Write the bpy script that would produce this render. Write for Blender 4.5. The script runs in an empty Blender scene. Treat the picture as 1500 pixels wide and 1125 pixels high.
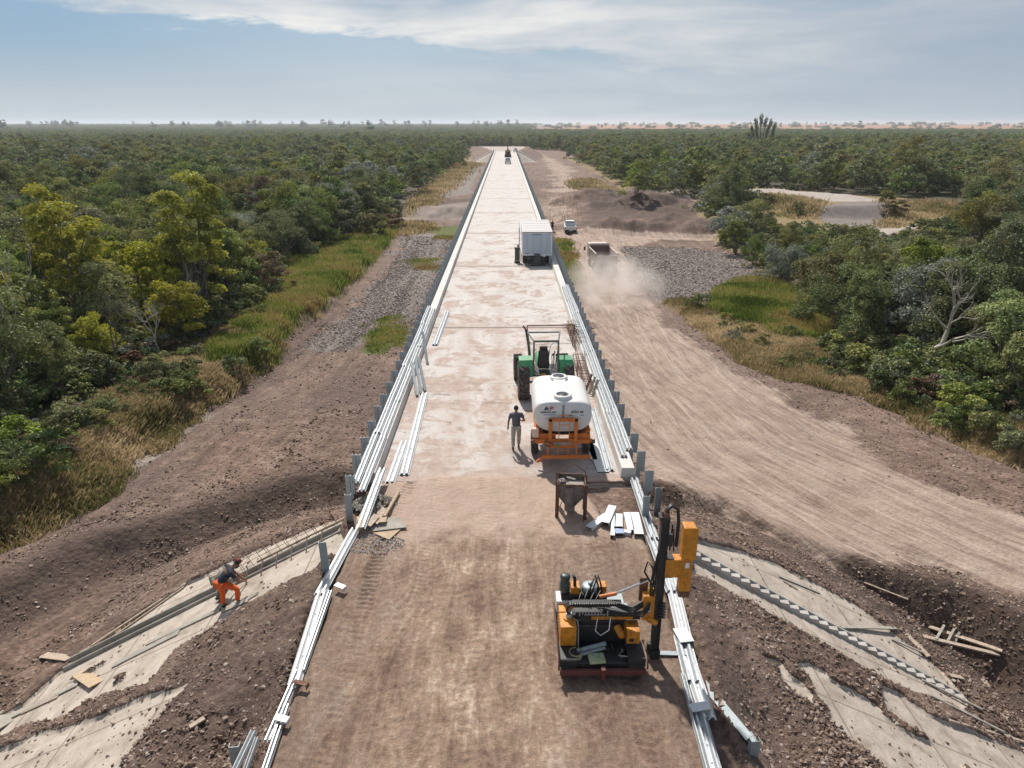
import bpy, bmesh, math, random
import numpy as np
from mathutils import Vector, Matrix, Euler
R = math.radians; PI = math.pi
random.seed(11); RNG = np.random.default_rng(7)
SC = bpy.context.scene
COL = SC.collection
# ------------------------------------------------------------------ camera
CAMZ, CAMX, F = 11.7, 0.25, 1040.0
PIT, YAW = R(20.1), 0.0086
cam_d = bpy.data.cameras.new('camera'); cam = bpy.data.objects.new('camera', cam_d); COL.objects.link(cam)
cam.location = (CAMX, 0, CAMZ); cam.rotation_euler = (PI/2 - PIT, 0, -YAW)
cam_d.sensor_width = 36; cam_d.lens = 36*F/1500; cam_d.clip_start = .1; cam_d.clip_end = 30000
SC.camera = cam
def ray(px, py):
    a = (px-750)/F; b = -(py-562.5)/F
    fw = math.cos(PIT)+b*math.sin(PIT); up = -math.sin(PIT)+b*math.cos(PIT)
    return Vector((a*math.cos(YAW)+fw*math.sin(YAW), fw*math.cos(YAW)-a*math.sin(YAW), up))
def at(px, py, z=0.0):
    d = ray(px, py); t = (z-CAMZ)/d.z
    return Vector((CAMX+d.x*t, d.y*t, z))
# ------------------------------------------------------------------ object helpers
def link(o, parent=None):
    COL.objects.link(o)
    if parent: o.parent = parent
    return o
def tag(o, label=None, cat=None, group=None, kind=None):
    if label: o['label'] = label
    if cat: o['category'] = cat
    if group: o['group'] = group
    if kind: o['kind'] = kind
    elif cat: o['kind'] = 'thing'
    return o
def empty(name, loc=(0,0,0), rz=0.0, label=None, cat=None, group=None, rx=0.0, ry=0.0):
    o = bpy.data.objects.new(name, None); o.empty_display_size = .2
    link(o); o.location = loc; o.rotation_euler = (rx, ry, rz)
    return tag(o, label, cat, group)
def copy_tree(o, parent=None):
    c = o.copy(); link(c); c.parent = parent
    for ch in o.children: copy_tree(ch, c)
    return c
class MB:
    """collects primitives, builds ONE mesh object"""
    def __init__(s): s.v = []; s.f = []; s.m = []; s.sm = []
    def add(s, vs, fs, mi=0, smooth=False, M=None):
        b = len(s.v)
        if M is not None: vs = [M @ Vector(v) for v in vs]
        s.v += [tuple(v) for v in vs]
        s.f += [tuple(i+b for i in f) for f in fs]; s.m += [mi]*len(fs); s.sm += [smooth]*len(fs)
        return s
    def box(s, c, d, rz=0, rx=0, ry=0, mi=0, taper=1.0):
        x, y, z = d[0]/2, d[1]/2, d[2]/2
        vs = [(-x,-y,-z),(x,-y,-z),(x,y,-z),(-x,y,-z),(-x*taper,-y*taper,z),(x*taper,-y*taper,z),(x*taper,y*taper,z),(-x*taper,y*taper,z)]
        fs = [(0,3,2,1),(4,5,6,7),(0,1,5,4),(1,2,6,5),(2,3,7,6),(3,0,4,7)]
        M = Matrix.Translation(c) @ Euler((rx,ry,rz)).to_matrix().to_4x4()
        return s.add(vs, fs, mi, False, M)
    def prism(s, prof, y0, y1, mi=0, M=None, smooth=False):
        """profile list of (x,z) extruded along y"""
        n = len(prof)
        vs = [(p[0], y0, p[1]) for p in prof]+[(p[0], y1, p[1]) for p in prof]
        fs = [(i, (i+1)%n, n+(i+1)%n, n+i) for i in range(n)]
        s.add(vs, fs, mi, smooth, M)
        s.add(vs, [tuple(range(n))[::-1], tuple(range(n, 2*n))], mi, False, M)
        return s
    def tube(s, pts, r, n=8, mi=0, cap=True, smooth=True):
        pts = [Vector(p) for p in pts]
        rs = r if isinstance(r, (list, tuple)) else [r]*len(pts)
        b = []; prev = None
        for i, p in enumerate(pts):
            t = (pts[min(i+1, len(pts)-1)]-pts[max(i-1, 0)])
            if t.length < 1e-7: t = Vector((0,0,1))
            t.normalize()
            if prev is None:
                a = Vector((0,0,1)) if abs(t.z) < .9 else Vector((1,0,0))
                u = t.cross(a).normalized()
            else:
                u = (prev - t*prev.dot(t))
                u = u.normalized() if u.length > 1e-6 else t.orthogonal().normalized()
            prev = u; w = t.cross(u)
            b += [p+(u*math.cos(2*PI*k/n)+w*math.sin(2*PI*k/n))*rs[i] for k in range(n)]
        fs = []
        for i in range(len(pts)-1):
            for k in range(n):
                fs.append((i*n+k, i*n+(k+1)%n, (i+1)*n+(k+1)%n, (i+1)*n+k))
        s.add(b, fs, mi, smooth)
        if cap:
            m = len(pts)-1
            s.add(b[:n], [tuple(range(n))[::-1]], mi); s.add(b[m*n:], [tuple(range(n))], mi)
        return s
    def cyl(s, p0, p1, r, n=16, mi=0, r1=None): return s.tube([p0, p1], [r, r if r1 is None else r1], n, mi)
    def lathe(s, prof, n=24, c=(0,0,0), axis='z', mi=0, smooth=True):
        vs = []
        for (r, h) in prof:
            for k in range(n):
                a = 2*PI*k/n; x, y = r*math.cos(a), r*math.sin(a)
                v = (x,y,h) if axis == 'z' else ((h,x,y) if axis == 'x' else (y,h,x))
                vs.append((v[0]+c[0], v[1]+c[1], v[2]+c[2]))
        fs = [(i*n+k, i*n+(k+1)%n, (i+1)*n+(k+1)%n, (i+1)*n+k) for i in range(len(prof)-1) for k in range(n)]
        return s.add(vs, fs, mi, smooth)
    def build(s, name, mats, parent=None, loc=None, rz=None, bevel=0, seg=2):
        me = bpy.data.meshes.new(name); me.from_pydata(s.v, [], s.f)
        if not isinstance(mats, (list, tuple)): mats = [mats]
        for m in mats: me.materials.append(m)
        me.polygons.foreach_set('material_index', s.m); me.polygons.foreach_set('use_smooth', s.sm)
        bm = bmesh.new(); bm.from_mesh(me); bmesh.ops.recalc_face_normals(bm, faces=bm.faces); bm.to_mesh(me); bm.free()
        me.update()
        o = bpy.data.objects.new(name, me); link(o, parent)
        if loc is not None: o.location = loc
        if rz is not None: o.rotation_euler = (0,0,rz)
        if bevel:
            b = o.modifiers.new('bevel', 'BEVEL'); b.width = bevel; b.segments = seg; b.limit_method = 'ANGLE'; b.angle_limit = R(40)
        return o
def np_mesh(name, V, Fq, mats, smooth=True, attrs=None, parent=None, mi=None):
    V = np.asarray(V, np.float32); Fq = np.asarray(Fq, np.int32); k = Fq.shape[1]
    me = bpy.data.meshes.new(name)
    me.vertices.add(len(V)); me.vertices.foreach_set('co', V.ravel())
    me.loops.add(Fq.size); me.loops.foreach_set('vertex_index', Fq.ravel())
    me.polygons.add(len(Fq)); me.polygons.foreach_set('loop_start', np.arange(0, Fq.size, k, dtype=np.int32))
    me.polygons.foreach_set('use_smooth', np.full(len(Fq), smooth))
    if not isinstance(mats, (list, tuple)): mats = [mats]
    for m in mats: me.materials.append(m)
    if mi is not None: me.polygons.foreach_set('material_index', mi.astype(np.int32))
    me.update(calc_edges=True)
    for an, (ty, arr) in (attrs or {}).items():
        a = me.attributes.new(an, ty, 'POINT')
        key = {'FLOAT':'value','FLOAT_COLOR':'color','FLOAT_VECTOR':'vector'}[ty]
        a.data.foreach_set(key, np.asarray(arr, np.float32).ravel())
    o = bpy.data.objects.new(name, me); link(o, parent)
    return o
# ------------------------------------------------------------------ numpy noise
_T = RNG.random(65536).astype(np.float32)
def vn(x, y, seed=0):
    ix = np.floor(x).astype(np.int64); iy = np.floor(y).astype(np.int64)
    fx = (x-ix); fy = (y-iy); fx = fx*fx*(3-2*fx); fy = fy*fy*(3-2*fy)
    def h(a, b): return _T[((a*73856093) ^ (b*19349663) ^ (seed*83492791)) & 65535]
    return (h(ix,iy)*(1-fx)+h(ix+1,iy)*fx)*(1-fy)+(h(ix,iy+1)*(1-fx)+h(ix+1,iy+1)*fx)*fy*1.0
def fbm(x, y, f=1.0, o=4, seed=0, g=.5):
    r = 0; a = 1; t = 0
    for i in range(o):
        c_, s_ = math.cos(1.1*i+.5), math.sin(1.1*i+.5)
        r = r+a*(vn((x*c_-y*s_)*f+17.3*i, (x*s_+y*c_)*f-9.1*i, seed+i)-.5)*2; t += a; a *= g; f *= 2.03
    return r/t
def sst(a, b, x):
    t = np.clip((x-a)/(b-a), 0, 1); return t*t*(3-2*t)
def sdf(poly, X, Y):
    """signed distance to polygon, negative inside"""
    P = np.asarray([(p[0], p[1]) for p in poly], float)
    d = np.full(np.shape(X), 1e18); ins = np.zeros(np.shape(X), bool)
    for i in range(len(P)):
        ax, ay = P[i]; bx, by = P[(i+1)%len(P)]
        ex, ey = bx-ax, by-ay; L = ex*ex+ey*ey+1e-12
        t = np.clip(((X-ax)*ex+(Y-ay)*ey)/L, 0, 1)
        d = np.minimum(d, (X-ax-ex*t)**2+(Y-ay-ey*t)**2)
        if ay != by:
            c = ((ay > Y) != (by > Y)) & (X < (bx-ax)*(Y-ay)/(by-ay)+ax)
            ins ^= c
    d = np.sqrt(d); return np.where(ins, -d, d)
def track(poly, X, Y):
    """signed lateral offset and arc length along a polyline"""
    best = np.full(np.shape(X), 1e18); U = np.zeros(np.shape(X)); S = np.zeros(np.shape(X)); s0 = 0
    for i in range(len(poly)-1):
        ax, ay = poly[i][0], poly[i][1]; bx, by = poly[i+1][0], poly[i+1][1]
        ex, ey = bx-ax, by-ay; L = math.hypot(ex, ey)
        t = np.clip(((X-ax)*ex+(Y-ay)*ey)/(L*L), 0, 1)
        d2 = (X-ax-ex*t)**2+(Y-ay-ey*t)**2
        sgn = np.sign((X-ax)*ey-(Y-ay)*ex)
        k = d2 < best
        best = np.where(k, d2, best); U = np.where(k, sgn*np.sqrt(d2), U); S = np.where(k, s0+t*L, S); s0 += L
    return U, S
# ------------------------------------------------------------------ material helpers
class NT:
    def __init__(s, name):
        s.m = bpy.data.materials.new(name); s.m.use_nodes = True; s.t = s.m.node_tree; s.t.nodes.clear()
        s.out = s.t.nodes.new('ShaderNodeOutputMaterial')
    def n(s, ty, **kw):
        nd = s.t.nodes.new('ShaderNode'+ty)
        for k, v in kw.items():
            if k.startswith('i_'): s.setin(nd, k[2:], v)
            else: setattr(nd, k, v)
        return nd
    def setin(s, nd, key, v):
        key = int(key) if key.isdigit() else key.replace('_', ' ')
        if isinstance(v, bpy.types.NodeSocket): s.t.links.new(v, nd.inputs[key])
        else:
            if isinstance(v, tuple) and len(v) == 3 and nd.inputs[key].type == 'RGBA': v = (*v, 1)
            nd.inputs[key].default_value = v
    def math(s, op, a, b=0.0, c=None, clamp=False):
        nd = s.n('Math', operation=op, use_clamp=clamp); s.setin(nd, '0', a); s.setin(nd, '1', b)
        if c is not None: s.setin(nd, '2', c)
        return nd.outputs[0]
    def mix(s, f, a, b, blend='MIX'):
        nd = s.n('Mix', data_type='RGBA', blend_type=blend)
        for k, v in ((0, f), (6, a), (7, b)):
            if isinstance(v, bpy.types.NodeSocket): s.t.links.new(v, nd.inputs[k])
            else: nd.inputs[k].default_value = (*v, 1) if isinstance(v, tuple) and len(v) == 3 else v
        return nd.outputs[2]
    def noise(s, vec, scale, detail=4, rough=.6, dist=0.0, col=False):
        nd = s.n('TexNoise', i_Scale=scale, i_Detail=detail, i_Roughness=rough, i_Distortion=dist)
        if vec is not None: s.setin(nd, 'Vector', vec)
        return nd.outputs[1 if col else 0]
    def mr(s, v, a, b, c=0.0, d=1.0, smooth=False):
        nd = s.n('MapRange', interpolation_type='SMOOTHSTEP' if smooth else 'LINEAR')
        for i, x in enumerate((v, a, b, c, d)): s.setin(nd, str(i), x)
        return nd.outputs[0]
    def ramp(s, v, stops):
        nd = s.n('ValToRGB'); cr = nd.color_ramp
        while len(cr.elements) < len(stops): cr.elements.new(.5)
        for e, (p, c) in zip(cr.elements, stops): e.position = p; e.color = (*c, 1)
        s.setin(nd, '0', v); return nd.outputs[0]
    def scale(s, vec, sc):
        nd = s.n('VectorMath', operation='MULTIPLY'); s.setin(nd, '0', vec); nd.inputs[1].default_value = sc
        return nd.outputs[0]
    def obj(s): return s.n('TexCoord').outputs['Object']
    def pos(s): return s.n('NewGeometry').outputs['Position']
    def bsdf(s, col, rough=.8, metal=0.0, bump=None, bs=.3, bd=.02, **kw):
        p = s.n('BsdfPrincipled'); s.setin(p, 'Base Color', col); s.setin(p, 'Roughness', rough); s.setin(p, 'Metallic', metal)
        for k, v in kw.items(): s.setin(p, k, v)
        if bump is not None:
            b = s.n('Bump'); b.inputs['Strength'].default_value = bs; b.inputs['Distance'].default_value = bd
            s.setin(b, 'Height', bump); s.t.links.new(b.outputs[0], p.inputs['Normal'])
        s.t.links.new(p.outputs[0], s.out.inputs[0]); s.p = p
        return s.m
def simple(name, col, rough=.6, metal=0.0, var=.15, dirt=.25, dirtcol=(.2,.14,.1), sc=4.0, bump=.15, spec=.5):
    """painted / cast surface with uneven tone, dust and a faint relief"""
    n = NT(name); o = n.obj()
    a = n.noise(o, sc, 5, .65); b = n.noise(o, sc*9, 3, .6)
    dark = tuple(c*(1-var) for c in col); lite = tuple(min(1, c*(1+var*.7)) for c in col)
    c = n.mix(n.mr(a, .3, .7), dark, lite)
    if dirt > 0:
        g = n.noise(o, sc*1.7, 6, .72, .4)
        c = n.mix(n.mr(g, .62-dirt*.35, .72, 0, min(1, dirt*2.2)), c, dirtcol)
    rr = n.mr(b, .3, .7, max(.05, rough-.12), min(1, rough+.12))
    n.bsdf(c, rr, metal, b if bump else None, bump, .01)
    n.p.inputs['Specular IOR Level'].default_value = spec
    return n.m
M = {}
M['galv'] = simple('galvanised_steel', (.50,.52,.53), .42, .5, .18, .12, (.42,.36,.30), 3, .1)
M['galv_dull'] = simple('weathered_zinc', (.30,.34,.35), .55, .35, .2, .12, (.24,.2,.16), 3, .1)
M['galv_flat'] = simple('white_zinc_plate', (.60,.61,.61), .5, .25, .12, .2, (.45,.37,.30), 2.5, .1)
M['black'] = simple('black_paint', (.022,.022,.024), .5, 0, .4, .25, (.10,.075,.06), 5)
M['rubber'] = simple('dusty_rubber', (.045,.043,.04), .85, 0, .3, .6, (.19,.15,.12), 3)
M['yellow'] = simple('orange_yellow_paint', (.62,.235,.012), .48, 0, .22, .42, (.13,.075,.04), 6)
M['orange'] = simple('orange_paint', (.66,.19,.03), .55, 0, .18, .36, (.33,.17,.10), 4)
M['green'] = simple('green_paint', (.03,.26,.10), .45, 0, .15, .36, (.3,.28,.2), 4)
M['hose'] = simple('hose_rubber', (.02,.02,.02), .45, 0, .2, .15, (.1,.08,.06), 9)
M['chrome'] = simple('polished_rod', (.65,.66,.68), .22, .9, .05, .1, (.3,.25,.2), 9)
M['rust'] = simple('rusty_steel', (.16,.075,.045), .85, .1, .4, .35, (.28,.2,.15), 7, .4)
M['rustred'] = simple('red_brown_paint', (.14,.035,.03), .65, 0, .3, .35, (.1,.07,.05), 6, .3)
M['bucket'] = simple('mortar_stained_steel', (.17,.15,.14), .8, .25, .35, .45, (.30,.25,.21), 5, .4)
M['white'] = simple('white_paint', (.78,.79,.80), .4, 0, .06, .08, (.5,.43,.36), 2)
M['plastic'] = simple('white_polyethylene', (.68,.67,.64), .42, 0, .06, .2, (.55,.45,.36), 1.6)
M['glass'] = simple('dark_glass', (.03,.035,.04), .12, 0, .1, .1, (.2,.17,.14), 3, 0)
M['wood'] = simple('weathered_board', (.42,.33,.25), .9, 0, .3, .3, (.55,.48,.4), 6, .5)
M['ply'] = simple('plywood_board', (.46,.34,.22), .85, 0, .2, .3, (.30,.24,.2), 4, .3)
M['conc'] = simple('grey_concrete', (.46,.43,.39), .9, 0, .2, .35, (.32,.25,.2), 1.2, .4)
M['conc_old'] = simple('stained_concrete', (.36,.33,.28), .92, 0, .25, .4, (.22,.18,.14), 1.5, .4)
M['conc_white'] = simple('pale_concrete', (.60,.58,.54), .88, 0, .14, .25, (.40,.33,.27), 1.0, .3)
M['bark'] = simple('grey_bark', (.17,.15,.125), .95, 0, .4, .3, (.07,.055,.04), 3, .6)
M['bark_pale'] = simple('bleached_branch', (.42,.39,.34), .9, 0, .25, .25, (.2,.17,.13), 3, .5)
M['red'] = simple('red_lens', (.5,.03,.02), .3, 0, .1, .1)
M['amber'] = simple('amber_cap', (.65,.42,.03), .4, 0, .1, .1)
# ------------------------------------------------------------------ world and sun
SUN_AZ, SUN_EL = R(-16), R(50)          # azimuth measured from +Y towards +X
w = bpy.data.worlds.new('World'); SC.world = w; w.use_nodes = True
t = w.node_tree; t.nodes.clear()
W = NT.__new__(NT); W.t = t; W.m = None
out = t.nodes.new('ShaderNodeOutputWorld'); bg = t.nodes.new('ShaderNodeBackground')
sky = t.nodes.new('ShaderNodeTexSky'); sky.sky_type = 'NISHITA'; sky.sun_disc = False
sky.sun_elevation = SUN_EL; sky.sun_rotation = SUN_AZ; sky.air_density = 1.0; sky.dust_density = 1.6; sky.ozone_density = 2.2; sky.altitude = 50
tc = W.n('TexCoord').outputs['Generated']
sep = W.n('SeparateXYZ'); W.setin(sep, '0', tc)
el = W.math('ARCTAN2', sep.outputs[2], W.math('SQRT', W.math('ADD', W.math('MULTIPLY', sep.outputs[0], sep.outputs[0]), W.math('MULTIPLY', sep.outputs[1], sep.outputs[1]))))
az = W.math('ARCTAN2', sep.outputs[0], sep.outputs[1])
eld = W.math('MULTIPLY', el, 57.2958); azd = W.math('MULTIPLY', az, 57.2958)
cmb = W.n('CombineXYZ'); W.setin(cmb, '0', W.math('MULTIPLY', azd, .09)); W.setin(cmb, '1', W.math('MULTIPLY', eld, .42)); cmb.inputs[2].default_value = 3.7
n1 = W.noise(cmb.outputs[0], 1.6, 10, .66, .55)
n2 = W.noise(W.scale(cmb.outputs[0], (.4, .55, 1)), 1.1, 5, .6, .3)
# high cloud sheet: its lower edge comes down from left to right
edge = W.math('ADD', W.mr(azd, -36, -4, 7.2, 5.2), W.mr(azd, -2, 14, 0, -2.4))
sheet = W.mr(W.math('ADD', W.math('SUBTRACT', eld, edge), W.math('MULTIPLY', W.math('SUBTRACT', n1, .5), 4.6)), -.2, 1.0, 0, 1, True)
streak = W.mr(W.math('ADD', n1, W.mr(azd, -20, 10, -.14, .03)), .50, .66, 0, .8, True)
streak = W.math('MULTIPLY', streak, W.mr(eld, .8, 3.5))
cl = W.math('MAXIMUM', W.math('MULTIPLY', sheet, W.mr(n2, .25, .6, .55, 1)), W.math('MULTIPLY', streak, .6))
veil = W.math('MAXIMUM', cl, W.mr(azd, -30, 25, .02, .62))       # thin veil thickening to the right
shade = W.mr(W.math('ADD', n2, W.mr(azd, -10, 35, .0, -.12)), .3, .62)
ccol = W.mix(shade, (5.2, 5.9, 6.8), (10.2, 10.2, 10))
ccol = W.mix(W.mr(azd, 4, 34, 0, .85), ccol, (4.7, 5.5, 6.5))
horiz = W.mr(eld, 0, 6, .8, 0, True)
base = W.mix(.7, sky.outputs[0], (2.3, 4.5, 6.9))
c0 = W.mix(horiz, base, (7.1, 7.7, 8.2))
c1 = W.mix(veil, c0, ccol)
c1 = W.mix(W.mr(eld, 12, 40), c1, W.mix(.25, sky.outputs[0], ccol))
t.links.new(c1, bg.inputs[0]); bg.inputs[1].default_value = .078
t.links.new(bg.outputs[0], out.inputs[0])
sd = bpy.data.lights.new('sun', 'SUN'); sd.energy = 4.9; sd.angle = R(1.6); sd.color = (1, .955, .89)
so = bpy.data.objects.new('sun', sd); link(so); so.location = (0, 0, 60)
sv = Vector((math.sin(SUN_AZ)*math.cos(SUN_EL), math.cos(SUN_AZ)*math.cos(SUN_EL), math.sin(SUN_EL)))
so.rotation_euler = sv.to_track_quat('Z', 'Y').to_euler()
vs_ = SC.view_settings; vs_.view_transform = 'Standard'; vs_.look = 'None'; vs_.exposure = .1; vs_.gamma = 1
SC.render.engine = 'CYCLES'
# ------------------------------------------------------------------ terrain shape
G0 = -4.5
def P(lst, z=G0): return [tuple(at(x, y, z)[:2]) for x, y in lst]
VEG_L = P([(-900,1000),(-60,800),(75,742),(190,655),(290,585),(345,560),(400,515),(470,458),(515,410),(552,375),(585,335),(612,300),(640,268),(672,243),(690,226)])+[(-60,420),(-60,700),(-2500,700),(-2500,0),(-60,-5)]
VEG_R = P([(1800,800),(1500,688),(1420,655),(1350,618),(1290,582),(1150,556),(1100,530),(1000,462),(965,443),(1060,428),(1105,410),(1080,380),(1050,362),(1040,330),(1015,300),(925,290),(905,272),(860,246),(825,232)])+[(60,420),(60,700),(3000,700),(3000,0),(60,0)]
CLR2 = P([(1100,276),(1290,291),(1400,297),(1408,328),(1300,350),(1200,345),(1110,335)])
PIT_R = P([(955,722),(1050,748),(1130,795),(1250,842),(1400,885),(1560,960)], -4.2)+[(18,8),(14,-8),(0,-8),(0,28.5)]
PIT_L = P([(512,705),(440,712),(350,745),(250,778),(140,800),(40,850),(-120,930)], -4.2)+[(-20,8),(-14,-8),(0,-8),(0,29.5)]
RW = 4.9                                                  # half width of the embankment crown
def emb_near(X, Y):
    dx = np.maximum(np.abs(X)-RW, 0); dy = np.maximum(Y-19.4, 0)
    z = -.07-np.hypot(dx, dy)/2.0
    return np.where((np.abs(X) < RW)&(Y < 21.8), -.12, z)
FARY = 343.0
def far_c(Y): return -np.clip(Y-385, 0, 300)**2*.0016       # the far road bends left
def emb_far(X, Y):
    hw = 6+np.clip((Y-FARY)*.12, 0, 9)
    dx = np.maximum(np.abs(X-far_c(Y))-hw, 0); dy = np.maximum(FARY-Y, 0)
    return -.07-np.hypot(dx, dy)/1.9-np.clip(Y-420, 0, 200)*.03
def mounds(X, Y):
    z = 0
    for px, py, r, h, e in MND:
        c = at(px, py, G0); dx = (X-c.x)/(r*e); dy = (Y-c.y)/r
        z = z+h*np.exp(-(dx*dx+dy*dy)**1.3*1.4)
    return z
MND = [(905,300,9,2.2,1.4),(960,306,8,1.4,1.6),(855,300,7,1.0,1.3),(1000,292,8,1.3,1.2),(880,286,10,.8,2),(930,340,3.2,1.5,3.0),(985,338,3.4,1.9,1.7),(1020,344,2.6,1.3,2.0),(890,338,2.6,1.0,2.0),(1060,330,4,1.2,2),
       (640,308,6,1.0,2.2),(560,312,5,.9,1.5),(575,282,10,.5,2)]
CREEK = [(-130,182),(-62,160),(-34,149),(-16,141),(0,137),(8,137)]
RAMP = P([(1095,276),(1180,282),(1285,292),(1292,302),(1190,300),(1100,287)], -2.3)
def terrain(X, Y, fine=True):
    X = np.asarray(X, float); Y = np.asarray(Y, float)
    g = G0+.22*fbm(X, Y, .03, 3, 5)+.08*fbm(X, Y, .18, 3, 9)
    nz = 1.0*fbm(X, Y, .35, 3, 21)
    dl = sdf(VEG_L, X, Y)+nz; dr = sdf(VEG_R, X, Y)+nz
    nearw = sst(120, 60, Y)
    g = g+(.95*sst(.9, -1.0, dl))*nearw-.35*np.exp(-((dl-1.2)/1.0)**2)*sst(62, 48, Y)
    g = g+.35*sst(1.0, -1.5, dr)
    g = g+.45*sst(-2, 6, X)*sst(70, 45, Y)*sst(.6,1.5,dr)*sst(-4,-10,-X)
    pr = sdf(PIT_R, X, Y)+nz*.35; pl = sdf(PIT_L, X, Y)+nz*.35
    g = g-1.75*sst(.9, -1.3, pr)*sst(3, 8, X)-.75*sst(1.2, -1.4, pl)*sst(-3, -8, X)
    g = g+.28*np.exp(-((pr-.9)/.8)**2)*(X > 0)*sst(45, 30, Y)*.6+.3*np.exp(-((pl-1.2)/.9)**2)*(X < 0)
    u, s = track(CREEK, X, Y)
    wob = u+3*fbm(X, Y, .08, 3, 31)
    fade = sst(16, 2, X)
    g = g-2.6*sst(12, 4.5, np.abs(wob-1))*fade
    md = mounds(X, Y); g = g+md*(1+.6*fbm(X, Y, .25, 3, 3))+np.clip(md, 0, 1.2)*(.35*fbm(X, Y, .7, 3, 4)+.3*np.abs(fbm(X, Y, .33, 2, 6)))
    rm = sdf(RAMP, X, Y); g = g+2.0*sst(5, .3, rm)*(rm < 6)
    # broken excavated ground north of the creek on the right
    g = g+.55*fbm(X, Y, .12, 4, 44)*sst(6, 12, X)*sst(60, 45, np.abs(X-30))*sst(95, 112, Y)*sst(230, 190, Y)
    far = np.clip((Y-1100)/2600, 0, 1)
    g = g+11*sst(0, 1, far)*sst(-.12, .12, X/np.maximum(Y, 1)-.04)+4*sst(0,1,far)
    en = emb_near(X, Y); ef = emb_far(X, Y)
    e = np.where(Y < 150, en, ef)
    z = np.maximum(g, e)
    if fine:
        m = slabmask(X, Y)
        rr = rough(X, Y)*(1-m)
        z = z+rr*(.085*fbm(X, Y, 1.1, 3, 60)+.05*fbm(X, Y, 3.6, 3, 70)+.02*np.abs(fbm(X, Y, 9, 2, 80)))
        onslope = (en > g)&(Y < 60)
        z = z+np.where(onslope, (1-m)*.13*(1-core(X, Y)), 0)
        # soil spill and scoured hole beside the rails
        for hx, hy, r, dp in ((-5.35,12.3,.9,.55),(-5.9,11.2,.9,.6),(6.0,12.1,.75,.5),(6.4,11.0,.8,.55)):
            q = np.exp(-(((X-hx)/r)**2+((Y-hy)/(r*1.4))**2)); z = z-dp*q
        q = sst(.55, .35, np.abs(np.abs(X)-3.0-.0*Y))*0
    return z
def core(X, Y): return ((np.abs(X) < RW-.1)&(Y < 21.8)).astype(float)
def rough(X, Y):
    r = .45+.75*sst(-.2, .35, fbm(X, Y, .12, 3, 91))
    r = r*(1-.75*roadmask(X, Y))
    return r*(1-.9*core(X, Y))
# ridge between side slope and front cone
def ridgeY(X): return 19.1-.235*(np.abs(X)-5)
def onplane(lst, side):
    """pixel outline dropped on the embankment's side slope"""
    out = []
    for px, py in lst:
        d = ray(px, py); t = np.linspace(8, 60, 3000)
        x = CAMX+d.x*t; y = d.y*t; z = CAMZ+d.z*t
        h = np.maximum(emb_near(x, y), -5.2); i = int(np.argmax(z < h)); out.append((x[i], y[i]))
    return out
SLAB = [onplane([(-60,1160),(-60,1110),(0,1098),(61,1081),(104,1067),(165,1041),(226,1022),(284,1000),(262,1018),(243,1034),(232,1050),(221,1072),(190,1100),(170,1160)], -1),
        onplane([(-40,1085),(80,1030),(150,1000),(210,962),(185,985),(160,1012),(90,1050),(0,1085)], -1),
        onplane([(160,1010),(200,975),(260,935),(320,900),(310,918),(255,955),(215,1000)], -1),
        onplane([(1178,985),(1190,980),(1227,1002),(1272,1029),(1313,1059),(1400,1108),(1440,1160),(1345,1160),(1290,1125),(1222,1062),(1196,1020)], 1),
        onplane([(1140,975),(1175,1000),(1206,1045),(1170,1020),(1120,968)], 1),
        onplane([(1295,1010),(1350,1040),(1420,1075),(1500,1108),(1620,1170),(1490,1170),(1400,1120),(1340,1075),(1300,1040)], 1)]
BAND_L = onplane([(500,808),(455,842),(400,868),(335,908),(259,954),(188,988),(141,1011),(82,1049),(0,1079),(-40,1060),(30,1036),(130,985),(330,872),(500,790)], -1)
BAND_R = onplane([(1015,822),(1060,843),(1500,1085),(1520,1110),(1445,1064),(1400,1040),(1325,1013),(1272,987),(1211,949),(1113,893),(1060,866),(1015,846)], 1)
FRONT_L = onplane([(505,762),(440,783),(380,806),(330,830),(273,858),(118,963),(70,1003),(30,1040),(130,985),(330,872),(500,800)], -1)
FRONT_R = onplane([(1010,792),(1070,806),(1130,826),(1200,860),(1262,893),(1330,945),(1380,985),(1425,1035),(1400,1040),(1015,824)], 1)
def slabmask(X, Y):
    X = np.asarray(X, float); Y = np.asarray(Y, float)
    m = np.zeros(np.shape(X)); k = (Y < 32)&(np.abs(X) < 24)&(np.abs(X) > 4)
    if np.any(k):
        x, y = X[k], Y[k]; nz = .55*fbm(x*1.0+y*.35, y*2.4, .9, 4, 111)
        q = np.zeros(x.shape)
        for s in SLAB: q = np.maximum(q, sst(.10, -.05, sdf(s, x, y)+nz*.7))
        q = np.maximum(q, sst(.03, -.03, sdf(BAND_L, x, y)+nz*.18)); q = np.maximum(q, sst(.03, -.03, sdf(BAND_R, x, y)+nz*.18))
        for s in (FRONT_L, FRONT_R): q = np.maximum(q, sst(.06, -.06, sdf(s, x, y)+nz*.25))
        m[k] = q
    # paved cone at the far abutment
    e = (Y > 322)&(Y < FARY+6)&(np.abs(X) < 18)
    m = np.where(e & (np.hypot(np.maximum(np.abs(X)-6, 0), np.maximum(FARY-Y, 0)) < 9)&(Y < FARY+1.5), 1.0, m)
    return m
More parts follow.
